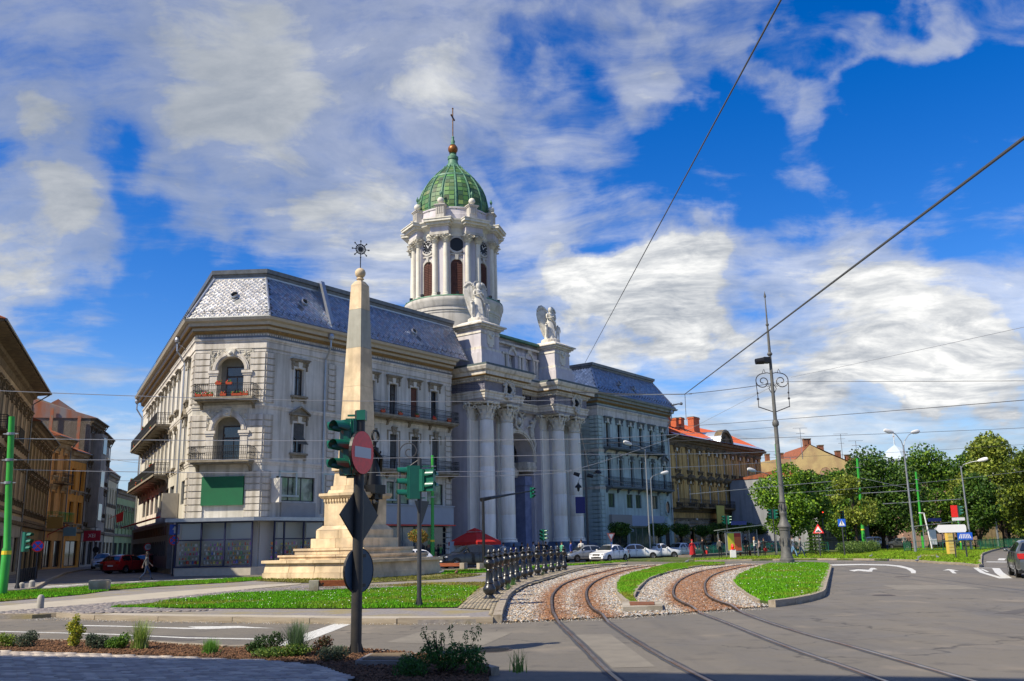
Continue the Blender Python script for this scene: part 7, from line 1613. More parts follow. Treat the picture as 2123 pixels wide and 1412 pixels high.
b=MB(); b.plate([(-1.25,2.05),(-.95,2.32),(.82,2.32),(.9,2.2),(.9,1.9),(.82,1.78),(-.95,1.78)],-.06,-.03); s=b.build('arrow_board',SWH,t); b=MB(); b.tube([(-1.02,-.065,2.28),(-1.19,-.065,2.05),(-1.02,-.065,1.82)],.012,4); b.build('chevron',BLK,s)
t=thing('zebra_sign','blue crossing board with white stripes below the arrow board','road sign',T(31.75,65.5,.12)@RZ(R(-8)))
b=MB().box(-.5,.5,-.04,-.02,1.25,1.76); s=b.build('plate',BSG,t); b=MB()
for k in range(-3,4): b.plate([(k*.09-.03,1.66),(k*.09+.01,1.66),(k*.13+.03,1.35),(k*.13-.04,1.35)],-.046,-.041)
b.build('stripes',SWH,s); b=MB(); b.box(-1.6,.5,-.03,.0,1.15,1.22); b.box(-.03,.03,0,.05,0,1.3); b.build('rail',DKG,t)
# ================================================================ overhead wires
def wire(a,b,r,lab,sag=.15,m=None,cat='cable'):
    a=Vector(a);b_=Vector(b); pts=[tuple(a.lerp(b_,k/12)-Vector((0,0,4*sag*(k/12)*(1-k/12)))) for k in range(13)]
    o=MB().tube(pts,r,5).build('overhead_wire',m or WIR,smooth=True); return tag(o,lab,cat,'overhead tram wires')
WIR=mat('wire_grey',(.10,.10,.10),.5,metal=.3); WIL=mat('wire_bright',(.42,.43,.44),.4,metal=.5)
wire((4.94,14,11.09),(7.21,88,19.13),.02,'thick dark cable dropping steeply from the top edge to the church cornice',.0)
wire((7.67,12,7.43),(11.92,62,11.62),.028,'thick dark cable coming in from the right edge above the lamp column',.0)
wire((11.92,62,11.62),(3.94,60,11.62),.04,'heavy tram wire bracket crossing in front of the church cornice',.08,WIR)
wire((12.4,62,11.62),(6.9,60.8,11.45),.03,'pale insulating rod beside the heavy tram wire bracket',0,WIL)
wire((17.9,61.,12.1),(11.92,62,11.62),.022,'short wire from the lamp column scrolls to the cable junction',.05)
wire((11.92,62,11.62),(11.9,62,9.8),.02,'vertical dropper wire hanging at the cable junction',0)
wire((-21.34,36,8.19),(3.74,55,10.28),.016,'topmost long wire across the white palace from the left edge',.25,WIL)
wire((-20.9,37.4,6.38),(4.66,50,7.29),.016,'second long wire crossing the palace at balcony height',.1,WIL)
wire((4.66,50,7.29),(20.42,70,10.18),.016,'wire rising to the right in front of the ochre house',.05,WIL)
wire((-20.8,37.4,5.5),(3.84,52,6.65),.014,'third long wire crossing the palace above the green board',.1,WIL)
wire((3.84,52,6.65),(24.6,85,9.7),.016,'wire from the church columns toward the green pole beside the lamp column',.1,WIL)
wire((-20.8,37.4,5.1),(-4.25,48,5.51),.014,'lowest long wire between the leftmost green pole and the obelisk',.1,WIL)
wire((-4.25,48,5.51),(24.6,85,8.72),.016,'lowest long wire passing the church doorway',.2,WIL)
wire((18.7,61,12.19),(26.,38,8.0),.014,'wire running right from the lamp column scrolls',.02)
wire((12.55,70,10.34),(19.5,28,6.0),.014,'thin wire over the red chimneys rising to the right edge',.05)
wire((3.58,50,7.04),(42.,62,9.0),.013,'long thin wire over the park trees',.1)
wire((19.07,61,12.48),(19.2,28,8.7),.01,'fine wire rising to the right edge under the clouds',.03,WIL)
wire((3.94,60,11.62),(4.93,60,6.35),.02,'slack dark span wire hanging down along the right columns',.0)
wire((4.93,60,6.35),(13.42,90,6.9),.016,'dark span wire going from the columns to the pale blue wing',.3)
wire((3.28,60,6.23),(12.51,70,9.59),.016,'slanting wire rising across the pale blue wing',.1,WIL)
wire((-7.61,50,5.54),(3.28,60,6.23),.014,'pale wire from the obelisk across the church columns',.15,WIL)
wire((12.51,70,9.59),(17.8,61,11.9),.012,'faint wire rising to the lamp column over the red chimneys',.0,WIL)
wire((16.2,85,5.9),(30.5,88,7.0),.03,'cantilever arm wire through the green pole behind the lamp column',0,GAL)
wire((34.56,110,6.56),(48.0,110,7.05),.05,'bracket arm on the leftmost green pole of the park',0,GAL)
wire((46.0,115,5.7),(56,115,6.1),.05,'bracket arm on the green pole by the bus shelter',0,GAL)
wire((41.4,110,8.72),(34.56,110,6.56),.03,'left stay of the park bracket arm',0,GAL); wire((41.4,110,8.72),(48.4,110,7.05),.03,'right stay of the park bracket arm',0,GAL)
wire((-36.08,80,9.81),(-29.0,78,8.9),.015,'cable across the sky over the side street',.15); wire((-35.51,80,7.89),(-29,76,7.8),.015,'lower cable over the side street to the lower balcony',.2)
wire((23.5,88,9.36),(60,92,11.),.014,'thin wire over the yellow gable',.2); wire((24.6,88,5.9),(60,103,8.9),.014,'thin wire in front of the park trees',.3,WIL)
# ================================================================ bollards of cast iron with chains
bp=MB(); bp.lathe([(.17,0),(.17,.04),(.13,.08),(.10,.13),(.12,.16),(.17,.24),(.175,.32),(.13,.40),(.10,.45),(.12,.48),(.10,.52),(.085,.66),(.07,.80),(.09,.84),(.075,.87),(.10,.92),(.15,1.0),(.155,1.07),(.12,1.14),(.08,1.18),(.12,1.21),(.15,1.24),(.06,1.28),(.05,1.32),(.075,1.36),(.05,1.40),(.035,1.44),(.001,1.46)],18)
BMS=bp.mesh('bollard_body',CIR,True); bo=MB(); bo.tube([(-.14,0,1.04),(-.24,0,1.05)],.03,6); bo.ball((-.25,0,1.05),.04,6,5); bo.tube([(.14,0,1.04),(.24,0,1.05)],.03,6); bo.ball((.25,0,1.05),.04,6,5); BKN=bo.mesh('hook',CIR,True)
fl_=MB()
for k in range(12): a=k*math.pi/6; fl_.tube([(.088*math.cos(a),.088*math.sin(a),.55),(.074*math.cos(a),.074*math.sin(a),.78)],.012,4)
FLU=fl_.mesh('fluting',CIR)
BP=[(-.82,27.9),(-.72,30.4),(-.6,32.6),(-.4,34.8),(-.2,37.2),(.0,39.4),(.32,42.2),(.62,44.3),(1.05,46.9),(1.5,49.3),(1.95,51.4),(2.4,53.4),(2.85,55.5)]
bl=None
words=['nearest','second','third','fourth','fifth','sixth','seventh','eighth','ninth','tenth','eleventh','twelfth','farthest']
for i,(x,y) in enumerate(BP):
    q=BP[min(i+1,len(BP)-1)]; p=BP[max(i-1,0)]; a=math.atan2(q[1]-p[1],q[0]-p[0])
    Mb=T(x,y,.11)@RZ(a)@Matrix.Diagonal((1.12,1.12,1,1))
    if bl is None: bl=thing('iron_bollard','','bollard',Mb,'cast iron bollards along the tram kerb'); obj('body',BMS,bl); obj('hook',BKN,bl); obj('fluting',FLU,bl); o=bl
    else: o=copy_tree(bl,Mb)
    o['label']=f'{words[i]} black cast iron bollard of the row beside the ballast' if i<12 else 'farthest black cast iron bollard of the row beside the ballast'
    if i:
        a_=Vector((*BP[i-1],1.15)); c_=Vector((x,y,1.15)); n=26; ch_=MB()
        for k in range(n):
            t0=k/n; t1=(k+.9)/n; f=lambda t:a_.lerp(c_,t)-Vector((0,0,4*.45*t*(1-t))); p0,p1=f(t0),f(t1); w=Vector((.016,0,0)) if k%2 else Vector((0,0,.016)); ch_.tube([tuple(p0+w),tuple(p1+w),tuple(p1-w),tuple(p0-w)],.008,4,closed=True)
        c=ch_.build('chain',CIR); tag(c,f'black chain hanging between the {words[i-1]} and the {words[i]} iron bollard','chain','chains between the iron bollards')
# ================================================================ small stone things
def stone_bollard(x,y,z,h,r,lab):
    b=MB(); b.lathe([(r*1.02,0),(r,h*.3),(r*.95,h*.8),(r*.6,h*.95),(.001,h)],14); o=b.build('stone_bollard',mat('bollard_stone',(.36,.34,.30),.85,c2=(.26,.25,.22),scale=8,bump=.3),smooth=True); o.location=(x,y,z); tag(o,lab,'bollard','short stone bollards')
stone_bollard(-14.1,27.7,.1,.42,.1,'short round stone bollard alone on the cobbles at the left')
stone_bollard(-23.5,42.8,.12,.3,.12,'leftmost stone bollard of the trio at the left pavement'); stone_bollard(-23.3,43.9,.12,.28,.12,'middle stone bollard of the trio at the left pavement'); stone_bollard(-23.4,45.0,.12,.34,.14,'dark stone bollard right of the trio at the left pavement')
t=thing('concrete_block','low concrete seat block on the far lawn strip with a slatted top','block',T(-17.75,39.7,.1)@RZ(.25)); b=MB(); b.frus(0,0,0,.42,(.36,.3),(.4,.33)); b.build('block',CON,t)
for k in range(3): b=MB(); b.box(-.38+k*.26,-.16+k*.26,-.3,.3,.42,.45); b.build('slab',CON,t)
def bench(x0,y0,x1,y1,lab,holes=True):
    a=math.atan2(y1-y0,x1-x0); L=math.hypot(x1-x0,y1-y0); t=thing('bench',lab,'bench',T(x0,y0,.1)@RZ(a),'timber beam benches on concrete ends')
    for x in (0,L): b=MB(); b.box(x-.17,x+.17,-.24,.24,0,.44); b.build('concrete_end',CON,t)
    for q in (-.16,.02): b=MB(); b.box(.175,L-.175,q,q+.15,.22,.43); b.build('beam',WBE,t)
    for x in (.32,L-.32): b=MB(); b.add(*(lambda q_:(q_.v,q_.f))(disc(.035,-.004,0)),T(x,-.161,.33)); b.build('bolt',BLK,t)
bench(-7.45,34.3,-5.6,34.6,'timber beam bench with concrete ends behind the near lawn')
bench(-5.6,63.4,-3.55,62.4,'far beam bench just right of the obelisk steps'); bench(-2.35,60.6,-.3,61.6,'far beam bench beside the iron bollards')
t=thing('litter_bin','short white litter bin with a red item on top, by the tram platform','bin',T(18.9,81.,.1)); b=MB(); b.frus(0,0,0,.75,.22,.22); b.build('bin',SWH,t); b=MB(); b.lathe([(.26,.75),(.28,.8),(.05,.85)],10); b.lathe([(.1,.8),(.16,1.0),(.06,1.25)],8); b.build('red_bag',RED,t)
# manhole and cover
t=thing('manhole','round ribbed iron manhole cover in the carriageway','manhole',T(-.45,15.65,.0)); b=MB(); b.lathe([(.001,.006),(.34,.006),(.36,.002)],28); b.build('lid',mat('manhole_iron',(.06,.055,.05),.6,metal=.3,c2=(.1,.07,.05),scale=6),t)
b=MB()
for k in range(-5,6):
    w=math.sqrt(max(.01,.3**2-(k*.055)**2)); b.box(-w,w,k*.055-.014,k*.055+.014,.006,.011)
b.build('ribs',IRN,t)
t=thing('access_cover','square concrete access cover in the planting bed','cover',T(-1.85,13.5,0)); cx_,cy_=-1.85,13.5
b=MB(t.matrix_world.inverted()); b.prism(GD['cover'],.06,.17); b.build('frame',mat('concrete_dark',(.24,.22,.2),.9,c2=(.17,.155,.14),scale=5,bump=.4),t); b=MB(t.matrix_world.inverted()); b.prism([(cx_+(x-cx_)*.78,cy_+(y-cy_)*.78) for x,y in GD['cover']],.17,.185); b.build('lid',SOOD,t)
# ================================================================ planting bed and pavers in front
bed=GD['bed']; flat('planting_bed', bed, .10, SOI, thick=.1)
stones(bed, 900, .10, .018, rust=False, name='bark_chips')
for o in COL.objects:
    if o.name.startswith('bark_chips'):
        a=o.data.attributes['piece'].data; n=len(a); c=np.ones((n,4),np.float32); g=np.repeat(RG.uniform(.25,1.3,(n//5,1)),5,axis=0); c[:,:3]=np.array([(.14,.07,.035)])*g; a.foreach_set('color',c.ravel())
kerb('bed_kerb', GD['bedkerb'], .13, .12, .95, smooth=False); kerb('bed_kerb', GD['bedkerb2'], .11, .12, .9, smooth=False)
pav=[(-14,8.5),(-2.3,8.5),(-1.9,11.4),(-2.35,12.45),(-2.9,13.32),(-3.75,13.97),(-4.75,14.4),(-6.55,15.16),(-8.85,16.05),(-9.8,16.25),(-12.5,16.8),(-14,17)]
flat('pavement', pav, .075, mat('joint_dark',(.06,.055,.05),1.), thick=.08)
cells=[]; ang=R(-12)
for i in range(-60,70):
    for j in range(-45,60):
        # zig-zag shaped interlocking rows
        u=i*.205+(j%2)*.1; v=j*.115
        x=-6.5+u*math.cos(ang)-v*math.sin(ang); y=12.8+u*math.sin(ang)+v*math.cos(ang); cells.append((x,y,.196,.105,ang+(.09 if (i+j)%2 else -.09)))
ca_=np.array([c[:2] for c in cells]); ok=inside(pav,ca_[:,0],ca_[:,1]); cells=[c for c,k in zip(cells,ok) if k]
vis=[c for c in cells if c[1]>11.2 and c[0]>-9 and c[0]<-1.8]; vis.sort(key=lambda c:math.hypot(c[0]+3.3,c[1]-11.5)); sel=set(map(id,vis[:260]))
pvp=[(.42,.37,.32),(.33,.29,.26),(.47,.41,.34),(.37,.32,.28)]
blocks('pavers',[c for c in cells if id(c) not in sel], .07, .045, pvp, kind='stuff')
pe=sempty('paver_field')
for c in vis[:260]:
    lc=(0,0,c[2],c[3],0); o=blocks('paver',[lc],0,.045,pvp,parent=pe); o.matrix_local=T(c[0],c[1],.07+random.uniform(-.003,.003))@RZ(c[4])
# ================================================================ plants
LEAF=attr_mat('leaves',.55,.35,trans=.3)
def leaves(name, pts, size, cols, parent=None, kind=None, aspect=1.9, up=.0, jitter=.3):
    """pts (n,3): one folded leaf (2 triangles) at each point"""
    n=len(pts); pts=np.asarray(pts); d=RG.normal(size=(n,3)); d[:,2]+=up; d/=np.linalg.norm(d,axis=1)[:,None]
    r=RG.normal(size=(n,3)); s=np.cross(d,r); s/=np.linalg.norm(s,axis=1)[:,None]; nn=np.cross(d,s)
    L=(size*RG.uniform(.6,1.3,n))[:,None]; Wd=L/aspect
    V=np.empty((n,4,3)); V[:,0]=pts-d*L*.5; V[:,1]=pts+s*Wd*.5+nn*Wd*.18; V[:,2]=pts+d*L*.5; V[:,3]=pts-s*Wd*.5+nn*Wd*.18
    b0=np.arange(n)*4; F=np.stack([np.c_[b0,b0+1,b0+2],np.c_[b0,b0+2,b0+3]],1).reshape(-1,3)
    cols=np.array(cols); c=cols[RG.integers(0,len(cols),n)]*RG.uniform(1-jitter,1+jitter,(n,1))
    return obj(name,pieces_mesh(name,V.reshape(-1,3),F,np.clip(c,0,1),LEAF,2),parent,kind=kind)
def crown_pts(blobs, n, shell=.55):
    """points in the outer part of a cluster of clumps (x,y,z,rx,ry,rz)"""
    B=np.array(blobs); w=B[:,3]*B[:,4]; k=RG.choice(len(B),n,p=w/w.sum()); d=RG.normal(size=(n,3)); d/=np.linalg.norm(d,axis=1)[:,None]; r=shell+(1-shell)*RG.random(n)**.6
    return B[k,:3]+d*r[:,None]*B[k,3:6]
GR1=[(.05,.13,.02),(.07,.17,.025),(.035,.09,.015),(.09,.19,.03)]; GR2=[(.10,.21,.025),(.14,.26,.03),(.07,.16,.02)]; GRD_=[(.025,.06,.012),(.035,.08,.018),(.045,.1,.02)]; YLG=[(.45,.40,.03),(.35,.36,.04),(.2,.28,.03)]; GRY=[(.07,.10,.06),(.10,.13,.08),(.05,.075,.045)]
def shrub(x,y,blobs,n,size,cols,lab,name='shrub',z=.1,asp=2.,up=.5,stems=5):
    t=thing(name,lab,'plant',T(x,y,z),'plants in the front bed'); leaves('foliage',crown_pts(blobs,n,.25),size,cols,t,aspect=asp,up=up)
    b=MB()
    for k in range(stems): q=random.choice(blobs); b.tube([(0,0,0),(q[0]*.5,q[1]*.5,q[2]*.5),(q[0]+random.uniform(-.5,.5)*q[3],q[1],q[2]+q[5]*.3)],[.012,.008,.004],4)
    b.build('stems',WDK,t); return t
def tuft(x,y,h,n,cols,lab,spread=.5,w=.006,z=.1):
    t=thing('grass_tuft',lab,'plant',T(x,y,z),'plants in the front bed'); a=RG.uniform(0,2*np.pi,n); ls=RG.uniform(0,spread,n)*h; hh=h*RG.uniform(.55,1.1,n); bx_=RG.normal(0,.05,n); by_=RG.normal(0,.05,n)
    S=4; V=np.empty((n,2*S,3)); px=-np.sin(a); py=np.cos(a)
    for k in range(S):
        f=k/(S-1); X=bx_+np.cos(a)*ls*f**1.8; Y=by_+np.sin(a)*ls*f**1.8; Z=hh*(f-.12*f*f*(ls/h)*2); ww=w*(1-f*.92)
        V[:,2*k]=np.c_[X-px*ww,Y-py*ww,Z]; V[:,2*k+1]=np.c_[X+px*ww,Y+py*ww,Z]
    b0=np.arange(n)*2*S; F=np.stack([np.c_[b0+2*k,b0+2*k+1,b0+2*k+3,b0+2*k+2] for k in range(S-1)],1).reshape(-1,4); c=np.array(cols)[RG.integers(0,len(cols),n)]*RG.uniform(.7,1.3,(n,1))
    obj('blades',pieces_mesh('blades',V.reshape(-1,3),F,np.clip(c,0,1),LEAF,S-1),t); return t
bl_=lambda L:[(*p,) for p in L]
shrub(-7.67,16.35,[(0,0,.14,.12,.12,.12),(.03,0,.28,.15,.13,.13),(-.05,0,.36,.12,.1,.1),(0,0,.47,.07,.07,.1)],1500,.045,YLG,'bright yellow upright shrub in the front bed','yellow_shrub')
shrub(-8.6,16.5,[(0,0,.12,.22,.15,.12),(.1,0,.2,.14,.12,.1)],1300,.035,GRY,'grey green rounded shrub at the left end of the bed')
shrub(-8.95,16.6,[(0,0,.12,.2,.15,.12),(-.1,0,.16,.14,.12,.1)],900,.04,[(.2,.28,.03),(.12,.2,.03)],'yellow green low shrub at the left edge')
shrub(-7.1,16.0,[(0,0,.12,.22,.15,.12),(-.12,0,.18,.12,.1,.1)],1300,.04,GRY,'grey green shrub right of the yellow one')
shrub(-6.78,15.95,[(0,0,.10,.2,.14,.11),(.14,0,.16,.1,.1,.12)],1300,.04,GR2,'loose green shrub touching the tall grass tuft')
tuft(-6.33,15.85,.5,420,[(.22,.33,.05),(.14,.26,.04),(.35,.4,.12)],'tall arching grass tuft in the middle of the bed left half',.6)
tuft(-4.87,15.0,.24,420,[(.12,.3,.04),(.18,.35,.05)],'small round grass tuft alone in the bed',.7)
shrub(-4.0,14.85,[(0,0,.14,.2,.15,.16),(.2,.05,.2,.14,.1,.14),(-.15,0,.1,.14,.1,.1)],1600,.04,GRD_,'dark green bushy shrub before the white stop line')
tuft(-3.4,14.5,.52,620,[(.08,.15,.06),(.12,.2,.08),(.16,.22,.12)],'tall blue green grass tuft left of the signal pole',.55,.007)
shrub(-3.65,14.3,[(0,0,.08,.4,.2,.09),(.3,0,.12,.25,.15,.09)],2200,.035,[(.05,.12,.02),(.09,.17,.02),(.16,.22,.03)],'flat spreading juniper at the paving edge','juniper')
shrub(-3.02,14.5,[(0,0,.12,.16,.12,.12),(.08,0,.2,.12,.1,.1)],700,.04,[(.14,.05,.03),(.10,.07,.03),(.06,.08,.03)],'reddish brown shrub beside the tall blue green grass')
shrub(-2.72,13.75,[(0,0,.1,.22,.16,.12),(.15,0,.12,.14,.12,.1)],1500,.035,GRY,'low grey green shrub left of the signal pole foot')
B_=[(random.uniform(-.5,.5),random.uniform(-.25,.25),random.uniform(.08,.3),.16,.14,.14) for _ in range(14)]
for k in range(9): B_.append((random.uniform(-.45,.5),random.uniform(-.2,.2),random.uniform(.35,.55),.05,.05,.12))
shrub(-.98,12.2,B_,5200,.05,[(.04,.13,.02),(.06,.18,.03),(.03,.09,.02)],'large leafy green bush at the bottom beside the road',z=.08,asp=3.2,stems=18)
tuft(.0,12.2,.3,60,[(.15,.25,.05)],'sparse weeds beside the large leafy bush',.9); tuft(1.3,47,.4,50,[(.12,.25,.04)],'weed clump growing on the tram kerb',.7); tuft(-.15,36.5,.35,70,[(.1,.22,.05)],'weeds at the foot of the track kerb',.6); tuft(-.3,33.,.3,60,[(.1,.22,.05)],'weeds by the kerb next to the iron bollards',.6)
# ================================================================ trees
TRK=mat('bark',(.07,.05,.035),.95,c2=(.035,.025,.018),scale=8,bump=.6,bscale=12,stretch=(1,1,.3))
def tree(x,y,h,r,lab,n=5200,size=.34,cols=GR1,base=.25,name='tree',z=.1,tr=.22,lobes=26,light=None,grp='trees of the park',cyl=False,lean=0):
    t=thing(name,lab,'tree',T(x,y,z),grp); bl=[]
    for k in range(lobes):
        a=random.uniform(0,2*math.pi); f=random.random(); zz_=h*(base+(1-base)*(.12+.78*f)); prof=math.sin(math.pi*min(1,.18+.78*f))**.7 if not cyl else 1-.25*f
        rr=r*prof*random.uniform(.25,.78); s=r*random.uniform(.28,.48); bl.append((rr*math.cos(a)+lean*f,rr*math.sin(a),zz_,s,s,s*random.uniform(.6,.95)))
    leaves('crown',crown_pts(bl,int(n*1.35),.45),size,cols,t,aspect=1.3,jitter=.35)
    b=MB(); b.tube([(0,0,0),(.05,0,h*base*.6),(.0,.05,h*.5),(lean*.6,0,h*.85)],[tr*1.3,tr,tr*.6,tr*.15],9); b.lathe([(tr*1.9,0),(tr*1.3,.4)],9)
    for q in bl[::3]: b.tube([(0,0,h*base*.9),(q[0]*.4,q[1]*.4,(h*base+q[2])/2),(q[0],q[1],q[2])],[tr*.5,tr*.3,tr*.08],6)
    b.build('trunk',TRK,t,smooth=True); return t
LG=[(.16,.31,.02),(.24,.38,.025),(.09,.19,.02),(.06,.13,.015)]; DG=[(.05,.12,.012),(.10,.18,.02),(.02,.06,.008)]; MG=[(.08,.18,.02),(.16,.26,.02),(.04,.10,.012)]; YG=[(.20,.25,.02),(.15,.21,.02),(.07,.11,.012),(.04,.07,.01)]; OG=[(.20,.26,.03),(.26,.30,.035),(.11,.16,.02)]
tree(29.0,98.,9.3,4.0,'lime green broad tree left of centre behind the lamp column',7000,.30,LG,.2,cyl=False,tr=.2)
tree(31.8,100,9.2,3.0,'shaded green tree just right of the lamp column',5000,.30,MG,.2,tr=.2)
tree(39.,106.,8.8,3.0,'thin airy tree between the lamp column and the dense trees',2600,.30,OG,.3,tr=.15,lobes=18)
tree(48.,121.,12.8,6.3,'dense dark round tree behind the leftmost park pole',11000,.36,DG,.1,tr=.3,lobes=34)
tree(41.6,116.,10.5,4.0,'green tree filling the left side of the dense tree',6000,.34,MG,.12,tr=.25)
tree(60.,134.,14.4,6.,'dark tree behind the double lamp',9500,.38,MG,.1,tr=.3,lobes=32)
tree(67.5,135.,14.0,5.2,'green tree right of the double lamp',8000,.38,MG,.12,tr=.3,lobes=30)
tree(75.,141.,14.8,3.8,'narrow sparse tree between the two dark crowns',3500,.38,OG,.2,tr=.25,lobes=18)
tree(66.5,126.,15.6,5.6,'tallest loose tree at the right of the park',9000,.40,OG,.12,tr=.35,lobes=30)
tree(63.,110.,12.3,4.6,'yellow green tree at the right edge',9000,.38,YG,.08,tr=.35,lobes=30)
tree(58.5,117.,9.,3.8,'low dark tree behind the red backed signal',7000,.34,DG,.1,tr=.3)
tree(76.5,134.,14.5,6.,'dark crown at the far right edge behind the yellow green tree',8000,.42,DG,.08,tr=.35,lobes=28)
tree(55.,150.,11.,7.,'deep dark crown closing the park behind the shelter',7000,.5,DG,.05,tr=.3,lobes=28); tree(72.,152.,13.,7.5,'deep dark crown behind the park fence',7000,.5,DG,.05,tr=.3,lobes=28)
tree(87.,158.,14.,8.5,'deep dark crown at the end of the park road',7000,.5,DG,.05,tr=.3,lobes=28)
# conifer with drooping tiers
t=thing('conifer','small dark spruce beside the red triangle sign','tree',T(29.2,90.5,.12)); P_=[]
for k in range(11):
    z=.2+k*.3; r=1.35*(1-k/11.5)
    a=RG.uniform(0,2*np.pi,420); q=r*RG.random(420)**.5; P_.append(np.c_[q*np.cos(a),q*np.sin(a),z-.22*q+RG.normal(0,.04,420)])
leaves('crown',np.concatenate(P_),.16,DG,t,aspect=3,up=-.2); b=MB(); b.tube([(0,0,0),(0,0,3.4)],[.1,.02],6); b.build('trunk',TRK,t)
# hedge
def hedge(x0,y0,x1,y1,h,w,lab,n=5000):
    t=thing('hedge',lab,'hedge',T(x0,y0,.12)); L=math.hypot(x1-x0,y1-y0); k=int(L/.8); bl=[((x1-x0)*i/k,(y1-y0)*i/k,h*.45,.75,w,h*random.uniform(.4,.6)) for i in range(k+1)]
    leaves('foliage',crown_pts(bl,n,.3),.16,[(.06,.13,.02),(.10,.17,.03),(.13,.2,.04)],t); return t
hedge(31.,88.,39.,101.,1.3,.7,'loose green hedge between the spruce and the bus shelter',6500); hedge(60,126,90,130,1.6,1.2,'low hedge under the park trees at the right',5000)
# ball trees on the pavement in front of the houses: F line coordinates -> world
def fw(s,d,z=0): v=FM@Vector((s,d,z)); return v.x,v.y
for i,(s,r,zt,lab) in enumerate(((41.9,1.35,3.7,'round clipped tree in front of the church plinth'),(50.3,1.35,3.7,'round clipped tree behind the white sedan'),(56.,1.25,3.6,'round clipped tree hidden behind the thin lamp'),(61.6,1.2,3.5,'round clipped tree at the side door of the blue wing'),(66.,1.3,3.7,'first round clipped tree in front of the ochre house'),(70.2,1.4,3.9,'second round clipped tree in front of the ochre house'),(75.2,1.3,3.8,'third round clipped tree in front of the ochre house'),(80.,1.3,3.7,'fourth round clipped tree behind the advertising shelter'),(85.,1.3,3.7,'rightmost round clipped tree before the ochre house'))):
    x,y=fw(s,-4.5); t=thing('ball_tree',lab,'tree',T(x,y,.1),'round clipped trees on the pavement')
    bl=[(r*.55*math.cos(k)*random.random(),r*.55*math.sin(k)*random.random(),zt-r*.62+random.uniform(-.25,.25),r*.6,r*.6,r*.45) for k in range(14)]
    leaves('crown',crown_pts(bl,2600,.6),.17,DG,t,aspect=1.4); b=MB(); b.tube([(0,0,0),(0,0,zt-r*.6)],[.09,.06],7); b.build('trunk',TRK,t)
t=thing('flower_tree','small ball tree with orange flowers behind the second signal pole','tree',T(-7.3,68.5,.1)); leaves('crown',crown_pts([(0,0,2.35,.75,.75,.5),(.3,0,2.2,.5,.5,.4)],2200,.5),.12,[(.35,.16,.03),(.1,.18,.03),(.14,.22,.04),(.4,.2,.04)],t); b=MB(); b.tube([(0,0,0),(0,0,2.2)],.05,6); b.build('trunk',TRK,t)
